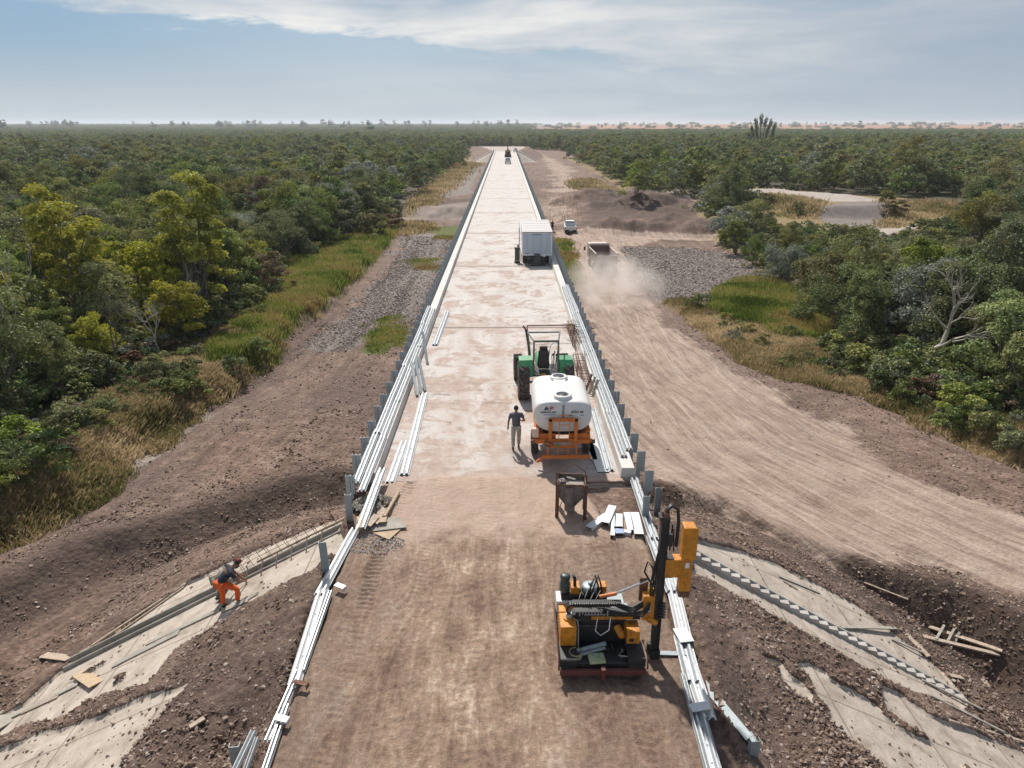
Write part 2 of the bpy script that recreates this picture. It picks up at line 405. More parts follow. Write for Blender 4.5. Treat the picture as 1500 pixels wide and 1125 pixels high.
# ------------------------------------------------------------------ surface zones
HAUL = [P([(1900,1120),(1560,860),(1330,760),(1130,660),(1010,560),(930,480),(888,420),(870,370),(838,340),(828,310),(822,285),(808,262),(798,246)]),
        P([(872,365),(900,350),(980,345),(1055,347)]), P([(815,262),(850,243),(800,228)])]
HW = [(13,5.5),(20,5.3),(28,5.0),(40,5.4),(60,3.9),(80,3.2),(100,3.5),(160,3.5),(400,4)]
ROADP = [P([(815,340),(850,400),(862,440),(874,500),(892,580),(925,660),(968,712),(1060,742),(1140,785),(1260,820),(1400,850),(1600,930),(2200,1200),(2200,980),(1500,782),(1400,737),(1250,652),(1130,585),(1040,528),(980,478),(937,432),(912,400),(905,362),(975,352),(1052,352),(1052,344),(970,340),(900,336),(850,333)]),
         P([(800,330),(818,330),(835,300),(860,280),(850,262),(835,245),(800,228),(792,226),(800,240),(812,262),(806,285)])]
GRAV = [P([(908,362),(1000,362),(1085,372),(1108,398),(1104,414),(1060,430),(985,448),(945,425),(922,398)]),
        P([(600,340),(655,342),(662,352),(650,400),(632,450),(560,500),(480,520),(430,525),(480,475),(530,430),(570,385)]),
        P([(1195,306),(1290,298),(1310,312),(1300,335),(1260,330),(1200,320)], -3.0), P([(660,250),(705,245),(690,285),(640,290)])]
GREEN = [P([(585,332),(552,375),(515,410),(470,455),(400,512),(345,556),(300,560),(330,520),(390,480),(410,440),(400,400),(440,372),(500,352),(545,325)]),
         P([(1070,424),(1110,414),(1190,430),(1215,478),(1225,505),(1150,500),(1080,478),(1040,455)]),
         P([(548,470),(580,462),(592,478),(580,505),(552,520),(540,500)]), P([(625,332),(680,330),(672,352),(640,350)]), P([(600,380),(640,378),(640,395),(605,395)]),
         P([(815,352),(832,352),(850,410),(840,420),(826,385)])]
DRY = [P([(560,326),(620,326),(640,336),(590,345),(560,342)]), P([(690,226),(672,244),(640,270),(600,306),(630,300),(668,262),(690,240)]), P([(860,262),(905,285),(925,292),(870,288),(840,268)]),
       P([(1290,296),(1405,300),(1405,326),(1290,340),(1300,320)]), P([(1110,282),(1195,300),(1190,325),(1150,320),(1112,300)])]
PATHS = [P([(1095,275),(1180,281),(1288,291),(1292,298),(1240,297),(1180,292),(1100,284)], -2.4), P([(1280,342),(1330,330),(1390,318),(1392,324),(1340,338),(1290,350)])]
MUD = [P([(600,312),(690,303),(690,322),(600,330),(570,325)], -5.5), P([(870,285),(1020,292),(1020,302),(930,300),(880,296)], -4.5)]
def zmask(polys, X, Y, soft=1.0, nz=0, seed=0, f=.3):
    m = np.zeros(np.shape(X))
    n = fbm(X, Y, f, 4, seed)*nz
    for p in polys:
        q = np.asarray(p); pad = nz+soft+1
        k = (X > q[:,0].min()-pad)&(X < q[:,0].max()+pad)&(Y > q[:,1].min()-pad)&(Y < q[:,1].max()+pad)
        if np.any(k): m[k] = np.maximum(m[k], sst(soft, -soft, sdf(p, X[k], Y[k])+n[k]))
    return m
def roadmask(X, Y):
    X = np.asarray(X, float); Y = np.asarray(Y, float)
    a = np.maximum(zmask(ROADP[:1], X, Y, 1.2, 1.8, 130, .22), .62*zmask(ROADP[1:], X, Y, 2.5, 4.5, 131, .12))
    k = (Y > 90)&(Y < 200)&(X > 0); m = np.zeros(X.shape)
    if np.any(k): m[k] = sst(.25, .8, mounds(X[k], Y[k]))
    return a*(1-m)
# ------------------------------------------------------------------ ground material
def ground_material(name):
    n = NT(name); pos = n.pos()
    A = n.n('Attribute', attribute_name='mA'); B = n.n('Attribute', attribute_name='mB'); T = n.n('Attribute', attribute_name='trk')
    sA = n.n('SeparateColor'); n.setin(sA, '0', A.outputs['Color']); sB = n.n('SeparateColor'); n.setin(sB, '0', B.outputs['Color'])
    road, grav, green = sA.outputs; slab, dry, dark = sB.outputs; forest = B.outputs['Alpha']; path = A.outputs['Alpha']
    big = n.noise(pos, .09, 4, .6); med = n.noise(pos, .7, 6, .68); fin = n.noise(pos, 5.5, 5, .72); mic = n.noise(pos, 22, 3, .7)
    vor = n.n('TexVoronoi', i_Scale=5.0, i_Randomness=1.0); n.setin(vor, 'Vector', pos)
    vor2 = n.n('TexVoronoi', i_Scale=14.0); n.setin(vor2, 'Vector', pos)
    # bare soil: brown clods, paler dry crust
    soil = n.ramp(n.math('ADD', n.math('MULTIPLY', med, .55), n.math('MULTIPLY', fin, .45)), [(.32,(.048,.027,.018)),(.42,(.115,.069,.048)),(.52,(.215,.134,.094)),(.64,(.40,.29,.225))])
    gs = n.noise(n.scale(T.outputs['Vector'], (1.5, .07, 1)), 1.0, 8, .74, .35)
    soil = n.mix(n.mr(gs, .52, .68, 0, .55), soil, n.mix(fin, (.27,.185,.14), (.46,.345,.275)))
    soil = n.mix(n.mr(gs, .48, .38, 0, .8), soil, n.mix(fin, (.06,.036,.026), (.16,.10,.075)))
    soil = n.mix(n.mr(big, .35, .65, 0, .55), soil, n.mix(fin, (.09,.06,.05), (.25,.175,.145)))
    soil = n.mix(n.mr(mic, .62, .72, 0, .4), soil, (.38,.29,.23))
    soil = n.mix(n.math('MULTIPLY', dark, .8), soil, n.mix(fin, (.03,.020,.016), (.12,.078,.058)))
    # gravel
    gr = n.mix(vor2.outputs['Distance'], (.33,.28,.25), (.10,.08,.07))
    gv = n.n('SeparateColor'); n.setin(gv, '0', vor2.outputs['Color'])
    gr = n.mix(n.mr(gv.outputs[0], .5, 1, 0, .6), gr, (.38,.34,.32))
    gr = n.mix(n.mr(med, .4, .65, 0, .6), gr, n.mix(fin, (.10,.075,.062), (.23,.175,.15)))
    c = n.mix(n.mr(n.math('ADD', grav, n.math('MULTIPLY', n.math('SUBTRACT', med, .5), 1.8)), .35, .75), soil, gr)
    # haul road: compacted pale dust with streaks along the wheel tracks
    st = n.noise(n.scale(T.outputs['Vector'], (3.2, .16, 1)), 1.0, 7, .7, .25)
    st2 = n.noise(n.scale(T.outputs['Vector'], (9.0, .35, 1)), 1.0, 4, .7)
    rd = n.ramp(n.math('ADD', n.math('MULTIPLY', st, .40), n.math('ADD', n.math('MULTIPLY', st2, .18), n.math('ADD', n.math('MULTIPLY', med, .27), n.math('MULTIPLY', fin, .15)))), [(.36,(.15,.095,.07)),(.44,(.29,.205,.155)),(.52,(.42,.318,.25)),(.63,(.56,.445,.36))])
    rd = n.mix(n.mr(fin, .58, .75, 0, .5), rd, (.19,.13,.10))
    ts = n.n('SeparateXYZ'); n.setin(ts, '0', T.outputs['Vector'])
    def skew(k, fu, fs):
        cb = n.n('CombineXYZ'); n.setin(cb, '0', n.math('MULTIPLY', n.math('ADD', ts.outputs[0], n.math('MULTIPLY', ts.outputs[1], k)), fu)); n.setin(cb, '1', n.math('MULTIPLY', ts.outputs[1], fs)); return n.noise(cb.outputs[0], 1.0, 7, .72, .45)
    x1 = skew(.20, 1.5, .07); x2 = skew(-.13, 2.2, .10)
    rd = n.mix(n.mr(x1, .52, .62, 0, .6), rd, (.215,.145,.112)); rd = n.mix(n.mr(x2, .56, .66, 0, .55), rd, (.60,.48,.40)); rd = n.mix(n.mr(x2, .42, .34, 0, .7), rd, (.16,.105,.08))
    rd = n.mix(n.mr(mic, .42, .34, 0, .45), rd, (.14,.095,.075))
    rf = n.math('ADD', road, n.math('ADD', n.math('MULTIPLY', n.math('SUBTRACT', st, .5), n.mr(road, 0, 1, 1.9, 1.1)), n.math('MULTIPLY', n.math('SUBTRACT', med, .5), 1.5)))
    rf = n.math('MULTIPLY', rf, n.mr(road, .0, .12)); c = n.mix(n.mr(rf, .22, .66, 0, .93), c, rd)
    c = n.mix(path, c, n.mix(med, (.33,.27,.23), (.50,.43,.37)))
    # grass cover, dry and green
    gg = n.mix(n.noise(pos, 1.6, 5, .7), (.035,.055,.012), (.17,.17,.035))
    dg = n.mix(n.noise(pos, 1.3, 5, .7), (.15,.105,.045), (.33,.25,.115))
    gn = n.math('MULTIPLY', n.math('SUBTRACT', n.noise(pos, 1.2, 6, .75), .5), 1.6)
    c = n.mix(n.mr(n.math('ADD', dry, gn), .35, .65), c, dg)
    c = n.mix(n.mr(n.math('ADD', green, gn), .35, .65), c, gg)
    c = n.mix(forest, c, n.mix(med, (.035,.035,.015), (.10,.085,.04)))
    # concrete paving of the slopes, dusty
    sp = n.scale(pos, (1, 1, 1.6))
    cc = n.ramp(n.noise(sp, 1.3, 8, .74, .5), [(.3,(.25,.20,.155)),(.5,(.42,.355,.29)),(.7,(.54,.475,.40))])
    br = n.n('TexBrick', offset=0.0, i_Scale=.36, i_Mortar_Size=.012, i_Mortar_Smooth=.3); n.setin(br, 'Vector', n.scale(pos, (1,1,0)))
    n.setin(br, 'Brick Width', 1.0); n.setin(br, 'Row Height', 1.0)
    cc = n.mix(n.mr(br.outputs['Fac'], 0, 1, 0, .65), cc, (.16,.12,.09))
    sf = n.mr(n.math('ADD', slab, n.math('MULTIPLY', n.math('SUBTRACT', n.noise(pos, 3.2, 7, .75), .5), 1.0)), .42, .56)
    c = n.mix(sf, c, cc)
    farm = n.n('Attribute', attribute_name='farm').outputs['Fac']
    c = n.mix(farm, c, n.mix(n.noise(n.scale(pos, (.002,.012,1)), 1, 4, .6), (.24,.105,.05), (.42,.24,.13)))
    hgt = n.math('ADD', n.math('MULTIPLY', fin, .6), n.math('MULTIPLY', n.math('SUBTRACT', 1.0, vor.outputs['Distance']), .5))
    hgt = n.math('ADD', hgt, n.math('MULTIPLY', mic, .25))
    flat = n.math('SUBTRACT', 1.0, n.math('MULTIPLY', n.math('MAXIMUM', sf, n.math('MULTIPLY', road, .55)), .88))
    hgt = n.math('ADD', n.math('MULTIPLY', hgt, flat), n.math('MULTIPLY', n.math('MULTIPLY', n.math('ADD', x2, n.math('ADD', x1, st2)), road), .8))
    return n.bsdf(c, .95, 0, hgt, 1.0, .12)
GM = ground_material('bare_ground')
# ------------------------------------------------------------------ terrain mesh (rows widen with distance)
def build_ground():
    ys = list(np.arange(-14, 7, .5)); y = 7.0
    while y < 7500: ys.append(y); y += max(.085, .0046*y)
    ys = np.array(ys); NC = 820
    s = np.linspace(-1, 1, NC)
    s = np.sign(s)*np.abs(s)**1.15
    W_ = .92*np.maximum(ys, 0)+13
    X = W_[:,None]*s[None,:]; Y = np.repeat(ys[:,None], NC, 1)
    road = roadmask(X, Y); grav = zmask(GRAV, X, Y, 1.5, 2.5, 140)
    vegl = sst(1.0, -1.0, sdf(VEG_L, X, Y)+1.2*fbm(X, Y, .3, 4, 150)); vegr = sst(1., -1., sdf(VEG_R, X, Y)+1.5*fbm(X, Y, .3, 4, 151))
    clr2 = zmask([CLR2], X, Y, 3, 2, 152)
    green = zmask(GREEN, X, Y, 1.2, 1.8, 153); dry = zmask(DRY, X, Y, 1.5, 2.0, 154)
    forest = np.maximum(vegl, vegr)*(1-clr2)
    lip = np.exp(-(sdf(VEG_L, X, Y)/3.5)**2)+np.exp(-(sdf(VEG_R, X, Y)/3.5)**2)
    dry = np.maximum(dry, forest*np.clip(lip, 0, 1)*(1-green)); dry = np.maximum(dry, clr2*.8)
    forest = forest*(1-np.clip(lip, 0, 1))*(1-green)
    path = zmask(PATHS, X, Y, .6, .8, 155)
    xc = far_c(Y)
    path = np.maximum(path, sst(.6, -.6, np.abs(X-xc)-(5+np.clip((Y-FARY)*.1, 0, 8)))*(Y > FARY+1)*(Y < 560))
    path = np.maximum(path, .55*zmask(MUD, X, Y, 2, 2, 160)); path = np.maximum(path, .75*zmask([P([(350,552),(300,582),(255,625),(215,655),(150,700),(110,735),(150,712),(225,672),(275,632),(318,592)], -4.6)], X, Y, .5, .9, 164, .8))
    forest = forest*(1-path); dry = dry*(1-path)*(1-.85*grav); green = green*(1-path)
    slab = slabmask(X, Y)
    pr = sdf(PIT_R, X, Y); pl = sdf(PIT_L, X, Y)
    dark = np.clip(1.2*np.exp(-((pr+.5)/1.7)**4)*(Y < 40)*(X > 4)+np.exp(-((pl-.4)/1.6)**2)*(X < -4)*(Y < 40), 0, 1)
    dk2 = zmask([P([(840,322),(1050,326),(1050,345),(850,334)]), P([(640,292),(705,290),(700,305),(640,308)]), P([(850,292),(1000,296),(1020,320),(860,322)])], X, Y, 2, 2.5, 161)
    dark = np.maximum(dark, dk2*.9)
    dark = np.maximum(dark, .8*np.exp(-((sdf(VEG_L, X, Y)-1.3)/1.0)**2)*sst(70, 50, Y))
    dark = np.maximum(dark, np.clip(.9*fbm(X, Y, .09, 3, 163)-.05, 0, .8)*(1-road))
    farm = sst(1050, 1250, Y)*sst(.02, .12, X/np.maximum(Y, 1)+.06*fbm(X, Y, .0015, 2, 170))
    forest = forest*(1-farm)
    Z = terrain(X, Y)
    # wheel ruts on the haul road
    U = np.zeros(X.shape); S = np.zeros(X.shape); kk = (Y < 400)&(X > -12)
    u, sl = track(HAUL[0], X[kk], Y[kk]); U[kk] = u; S[kk] = sl
    rut = np.zeros(X.shape); kn = kk&(Y < 130)
    rut[kn] = fbm(U[kn]*1.6, S[kn]*.045, 1.0, 4, 180)*.14+fbm(U[kn]*5, S[kn]*.1, 1.0, 2, 181)*.05
    for c_, a_ in ((-3.4,.09),(-2.2,.11),(-.6,.08),(.7,.12),(2.2,.08),(3.2,.1)): rut[kn] -= a_*np.exp(-((U[kn]-c_-1.1*np.sin(S[kn]*.045+c_*2))/.16)**2)*sst(-.3, .3, fbm(S[kn]*.05, U[kn]*0+c_, 1, 2, 183))
    Z = Z+rut*road
    # elsewhere the graded streaks run parallel to the edges of the clearing and of the pits
    oth = (Y < 400)&(X < -4.5); uu, ss = track(VEG_L[:15], X[oth], Y[oth]); plm = sst(6, 1, np.abs(pl[oth]))
    U[oth] = uu*1.0; S[oth] = ss; rr_ = (Y < 400)&(X > 4.5)&(road < .05)&(pr < 4); U[rr_] = pr[rr_]; S[rr_] = (X-.5*Y)[rr_]
    ol = oth&(pl < 3)&(Y < 45); U[ol] = pl[ol]; S[ol] = (X+.5*Y)[ol]
    ko = (oth | rr_)&(Y < 130); gr_ = np.zeros(X.shape); gr_[ko] = .07*fbm(U[ko]*1.1, S[ko]*.05, 1.0, 4, 184)
    # left pit floor and banks: scrape marks of the digger bucket
    ln = (X < -4)&(Y < 45)&(Y > 8)
    q = np.zeros(X.shape); q[ln] = .05*fbm(X[ln]*.5+Y[ln]*1.3, Y[ln]*.2-X[ln]*.12, 1.6, 3, 190); Z = Z+q*(1-slab)*(1-forest)
    Z = Z+gr_*(1-slab)*(1-forest)*(1-core(X, Y))
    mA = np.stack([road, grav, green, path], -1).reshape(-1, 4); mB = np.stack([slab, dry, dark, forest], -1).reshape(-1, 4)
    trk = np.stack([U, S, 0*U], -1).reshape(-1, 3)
    V = np.stack([X, Y, Z], -1).reshape(-1, 3)
    nr = len(ys); i = np.arange((nr-1)*NC).reshape(nr-1, NC)[:, :-1]
    Fq = np.stack([i, i+1, i+1+NC, i+NC], -1).reshape(-1, 4)
    rf = road.reshape(-1)[Fq].mean(1) > .5; sf = slab.reshape(-1)[Fq].mean(1) > .5
    for nm, k in (('ground', ~(rf | sf)), ('dirt_road', rf & ~sf), ('slope_paving', sf)):
        f = Fq[k]; used = np.unique(f); mp = np.zeros(len(V), np.int32); mp[used] = np.arange(len(used))
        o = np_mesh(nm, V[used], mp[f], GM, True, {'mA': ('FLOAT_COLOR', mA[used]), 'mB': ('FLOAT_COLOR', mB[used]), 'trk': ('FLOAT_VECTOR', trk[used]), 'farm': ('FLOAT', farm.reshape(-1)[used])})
        tag(o, kind='structure')
    print('ground verts', len(V))
build_ground()
def zg(x, y): return float(terrain(np.array([x]), np.array([y]))[0])
def hit(px, py):
    d = ray(px, py); t = 8*np.exp(np.linspace(0, math.log(60), 1500))
    x = CAMX+d.x*t; y = d.y*t; z = CAMZ+d.z*t; h = terrain(x, y, True)
    i = int(np.argmax(z < h)); return Vector((x[i], y[i], h[i]))
# ------------------------------------------------------------------ water in the creek
wm = NT('muddy_water'); wn = wm.noise(wm.pos(), .6, 3, .5)
wm.bsdf(wm.mix(wn, (.16,.115,.085), (.22,.165,.125)), .12, 0, wm.noise(wm.pos(), 2.5, 3, .5), .06, .05)
MB().add([(-60,100,-6.15),(6,100,-6.15),(6,175,-6.15),(-60,175,-6.15)], [(0,1,2,3)]).build('creek_water', wm.m)['kind'] = 'structure'
# ------------------------------------------------------------------ fill road in front of the bridge
def build_road():
    ys = np.arange(2, 22.6, .036); xs = np.arange(-4.62, 4.621, .036)
    X, Y = np.meshgrid(xs, ys)
    edge = .16*fbm(X*0, Y, 1.1, 3, 200)
    z = .03*fbm(X, Y, .7, 4, 201)+.022*fbm(X, Y, 4, 4, 202)+.016*fbm(X*2.2, Y*.22, 1, 4, 203)
    ruts = 0
    for c, wd, dp in ((-3.45,.26,.05),(-.45,.24,.012),(2.9,.24,.03),(-2.3,.3,.016)):
        k = sst(wd, wd*.5, np.abs(X-c-.12*np.sin(Y*.5+c*3)-.006*(Y-10)**2*(c < -2)*.4))
        lug = .5+.5*np.sin(Y*2*PI/.19+np.abs(X-c)*9)
        ruts = ruts-k*dp*(1.0+.0*Y)*(.35+.65*lug)*1.7*(.3+.7*sst(-.2, .3, fbm(X*.3, Y, .35, 2, 205+int(c*10))))
    z = z+ruts+.02
    z = z-.35*sst(4.25, 4.62, np.abs(X)+edge)**2
    q = sst(.35, -.1, sdf([(3.35,19.9),(4.6,19.7),(4.6,21.9),(3.0,21.9)], X, Y)+.1*fbm(X,Y,2,2,208)); z = z-.28*q*(Y < 22)
    z = z+.03*sst(19, 21, Y)-.12*sst(22.15, 22.5, Y+.5*fbm(X, Y, .8, 3, 207))
    V = np.stack([X, Y, z], -1).reshape(-1, 3); nr, nc = X.shape
    i = np.arange((nr-1)*nc).reshape(nr-1, nc)[:, :-1]; Fq = np.stack([i, i+1, i+1+nc, i+nc], -1).reshape(-1, 4)
    n = NT('compacted_fill'); pos = n.pos()
    med = n.noise(pos, .55, 6, .68); fin = n.noise(pos, 7, 5, .72); mic = n.noise(pos, 34, 3, .7)
    st = n.noise(n.scale(pos, (2.6, .12, 1)), 1.0, 7, .68, .3); st2 = n.noise(n.scale(pos, (9, .5, 1)), 1, 4, .7)
    arc = n.noise(n.scale(pos, (1.3, .28, 1)), 1.0, 8, .75, 1.6)
    f = n.math('ADD', n.math('MULTIPLY', arc, .36), n.math('ADD', n.math('MULTIPLY', fin, .26), n.math('ADD', n.math('MULTIPLY', st2, .05), n.math('MULTIPLY', med, .33))))
    c = n.ramp(f, [(.38,(.10,.058,.038)),(.46,(.22,.14,.096)),(.53,(.345,.24,.168)),(.60,(.56,.44,.34))])
    sy = n.n('SeparateXYZ'); n.setin(sy, '0', pos)
    # pale dry dust near the bridge, darker moist gravel before the drill
    far = n.mr(n.math('ADD', sy.outputs[1], n.math('MULTIPLY', n.math('SUBTRACT', med, .5), 5)), 17.6, 19.4, 0, .75, True)
    c = n.mix(far, c, n.mix(med, (.42,.29,.215), (.60,.46,.37)))
    ax = n.math('ABSOLUTE', n.math('SUBTRACT', sy.outputs[0], -.7))
    dk = n.math('MULTIPLY', n.mr(n.math('ADD', ax, n.math('MULTIPLY', n.math('SUBTRACT', med, .5), 4)), 1.6, 3.2), n.mr(med, .35, .6))
    dk = n.math('MULTIPLY', dk, n.mr(sy.outputs[1], 17.5, 19, 1, 0))
    c = n.mix(n.math('MULTIPLY', dk, .62), c, n.mix(fin, (.07,.045,.033), (.22,.15,.115)))
    c = n.mix(n.mr(mic, .62, .7, 0, .5), c, (.5,.41,.33)); c = n.mix(n.mr(mic, .38, .3, 0, .5), c, (.09,.06,.045))
    n.bsdf(c, .95, 0, n.math('ADD', fin, n.math('ADD', n.math('MULTIPLY', arc, 1.2), n.math('MULTIPLY', mic, .6))), .9, .055)
    o = np_mesh('road', V, Fq, n.m); tag(o, kind='structure')
build_road()
# ------------------------------------------------------------------ vegetation
def leaf_mat(name, dark, lite, tip, rnd=.5, transl=.3):
    n = NT(name); oi = n.n('ObjectInfo'); lv = n.n('Attribute', attribute_name='lv').outputs['Fac']
    c = n.mix(lv, dark, lite)
    c = n.mix(n.mr(n.noise(n.obj(), .9, 3, .6), .42, .62, 0, .75), c, n.mix(.5, c, tip))
    hs = n.n('HueSaturation'); n.setin(hs, 'Color', c)
    n.setin(hs, 'Hue', n.mr(oi.outputs['Random'], 0, 1, .5-.022*rnd*2, .5+.024*rnd*2))
    r2 = n.math('FRACT', n.math('MULTIPLY', oi.outputs['Random'], 7.31))
    n.setin(hs, 'Value', n.mr(r2, 0, 1, 1-.38*rnd, 1+.42*rnd)); n.setin(hs, 'Saturation', n.mr(n.math('FRACT', n.math('MULTIPLY', oi.outputs['Random'], 13.7)), 0, 1, .7 if name[0] != 'y' else 1.0, 1.12))
    d = n.n('BsdfDiffuse'); n.setin(d, 'Color', hs.outputs[0]); tr = n.n('BsdfTranslucent'); n.setin(tr, 'Color', hs.outputs[0])
    gl = n.n('BsdfGlossy'); gl.inputs['Roughness'].default_value = .55; gl.inputs['Color'].default_value = (.6,.65,.6,1)
    m1 = n.n('MixShader'); m1.inputs[0].default_value = transl; n.t.links.new(d.outputs[0], m1.inputs[1]); n.t.links.new(tr.outputs[0], m1.inputs[2])
    m2 = n.n('MixShader'); m2.inputs[0].default_value = .05; n.t.links.new(m1.outputs[0], m2.inputs[1]); n.t.links.new(gl.outputs[0], m2.inputs[2])
    n.t.links.new(m2.outputs[0], n.out.inputs[0]); return n.m
LM = {'dark': leaf_mat('dark_foliage', (.045,.072,.018), (.19,.235,.06), (.32,.33,.085)),
      'olive': leaf_mat('olive_foliage', (.085,.095,.022), (.30,.295,.07), (.42,.39,.11)),
      'bright': leaf_mat('bright_foliage', (.10,.145,.02), (.31,.36,.055), (.44,.44,.08)),
      'yellow': leaf_mat('yellow_foliage', (.17,.17,.02), (.46,.43,.055), (.60,.53,.09), .25, .4),
      'silver': leaf_mat('silvery_foliage', (.13,.15,.10), (.30,.32,.24), (.40,.41,.32)),
      'brown': leaf_mat('rusty_foliage', (.10,.055,.025), (.24,.145,.07), (.30,.20,.11))}
def quads(C, N, size, rng, asp=.62):
    """leaf sprays: one bent rhombus each"""
    n = len(C); up = rng.normal(size=(n,3)); N = N/np.linalg.norm(N, axis=1, keepdims=True)
    u = np.cross(N, up); u /= np.linalg.norm(u, axis=1, keepdims=True)+1e-9; w = np.cross(N, u)
    s = size*(.6+.8*rng.random((n,1)))
    a = C-u*s*.5; b = C+w*s*asp*.5+N*s*.12; c = C+u*s*.5; d = C-w*s*asp*.5+N*s*.12
    V = np.stack([a,b,c,d], 1).reshape(-1, 3); return V, np.arange(n*4).reshape(-1, 4)
def crown(seed, Rr, H, base, nl, npl, ls, flat=.75):
    rng = np.random.default_rng(seed); Cs = []; Ns = []; L = []; lob = []
    k1, k2, k3 = rng.random(3)*6
    for i in range(nl):
        a = rng.random()*2*PI; rr = Rr*math.sqrt(rng.random())*.86*(1+.34*math.sin(2*a+k1)+.2*math.sin(3*a+k3)+.14*math.sin(5*a+k2))
        top = math.sqrt(max(0, 1-(rr/Rr/1.12)**2))
        lo = base*.9; z = lo+(H-lo)*(top*(.45+.58*rng.random()) if rng.random() < .72 else rng.random()*.5*top+.12)
        lr = Rr*(.13+.20*rng.random()); lob.append((rr*math.cos(a), rr*math.sin(a), z, lr))
        n = int(npl*(.6+.8*rng.random()))
        d = rng.normal(size=(n,3)); d[:,2] = np.abs(d[:,2])*.9-.25; d /= np.linalg.norm(d, axis=1, keepdims=True)
        rad = lr*(.55+.5*rng.random((n,1))**.6)*(1+.35*rng.random((n,1))*(rng.random((n,1)) < .18))
        p = np.array([lob[-1][:3]])+d*rad*np.array([[1,1,flat]])
        Cs.append(p); Ns.append(d*.7+rng.normal(size=(n,3))*.55+np.array([[0,0,.45]])); L.append(np.clip(rng.random()*.75+rng.normal(size=n)*.16+.12, 0, 1))
    C = np.concatenate(Cs); N = np.concatenate(Ns); L = np.concatenate(L)
    V, Fq = quads(C, N, ls, rng); return V, Fq, np.repeat(L, 4), lob
def stems(mb, lob, seed, r0, n=5, z0=-.25):
    rng = random.Random(seed); pick = rng.sample(lob, min(n, len(lob)))
    roots = [(rng.uniform(-.25,.25), rng.uniform(-.25,.25)) for _ in range(2)]
    for i, l in enumerate(pick):
        rx, ry = roots[i % 2]; p0 = Vector((rx, ry, z0)); p3 = Vector(l[:3]); L = (p3-p0).length
        p1 = p0+Vector((l[0]*.12+rng.uniform(-.2,.2), l[1]*.12+rng.uniform(-.2,.2), L*.36)); p2 = p0.lerp(p3, .66)+Vector((rng.uniform(-.3,.3), rng.uniform(-.3,.3), .1*L))
        mb.tube([p0, p1, p2, p3], [r0, r0*.72, r0*.42, r0*.12], 6)
        for _ in range(2):
            q = p2.lerp(p1, rng.random()); d = Vector((rng.uniform(-1,1), rng.uniform(-1,1), rng.uniform(.1,.8))).normalized()*L*.28
            mb.tube([q, q+d*.5+Vector((0,0,.1)), q+d], [r0*.35, r0*.22, r0*.06], 5)
def make_tree(name, seed, Rr, H, base, nl, npl, ls, leaf, trunk=.12, bark='bark', ns=6, flat=.75):
    root = empty(name)
    V, Fq, L, lob = crown(seed, Rr, H, base, nl, npl, ls, flat)
    np_mesh('crown', V, Fq, LM[leaf], False, {'lv': ('FLOAT', L)}, root)
    mb = MB(); stems(mb, lob, seed, trunk, ns); mb.build('trunk', M[bark], root)
    return root
PROTO = {}
def protos():
    s = 100
    for k, n in (('dark', 4), ('olive', 3), ('bright', 2), ('silver', 2), ('brown', 1), ('yellow', 2)):
        L = []
        for i in range(n):
            s += 1; r = random.Random(s)
            Rr = r.uniform(2.0, 3.6); H = r.uniform(4.4, 7.6)
            L.append(make_tree('tree', s, Rr, H, r.uniform(.5,1.2), 46, 210, .19, k, r.uniform(.09,.15), ns=7))
        PROTO[k] = L
    for k in ('dark', 'olive', 'bright', 'silver', 'brown'):
        s += 1; PROTO['bush_'+k] = [make_tree('shrub', s, 1.15, 1.6, .15, 20, 100, .15, k, .03, ns=5)]
protos()
TREE_L = P([(-1200,900),(-60,690),(0,640),(130,585),(215,535),(265,512),(330,482),(412,438),(430,402),(468,374),(520,346),(565,317),(590,300),(640,262),(672,240),(690,224)])+[(-42,420),(-60,470),(-90,560),(-3000,560),(-3000,0),(-60,-5)]
TREE_R = P([(1900,740),(1500,612),(1400,590),(1290,575),(1220,510),(1200,440),(1160,412),(1105,405),(1080,380),(1052,362),(1040,330),(1018,300),(925,288),(900,270),(860,244),(830,232)])+[(50,420),(40,470),(-10,560),(3000,560),(3000,0),(60,0)]
def dens_ok(x, y):
    x = np.asarray(x, float); y = np.asarray(y, float)
    inl = sdf(TREE_L, x, y) < -.6; inr = sdf(TREE_R, x, y) < -1.0
    c2 = sdf(CLR2, x, y) > 1.0
    u, _ = track(CREEK, x, y)
    cr = ~((np.abs(u) < 5)&(x < -8)&(x > -45))
    far = (y > 560)&(np.abs(x-far_c(y)) > 0)
    return ((inl | inr | far)&c2&cr)
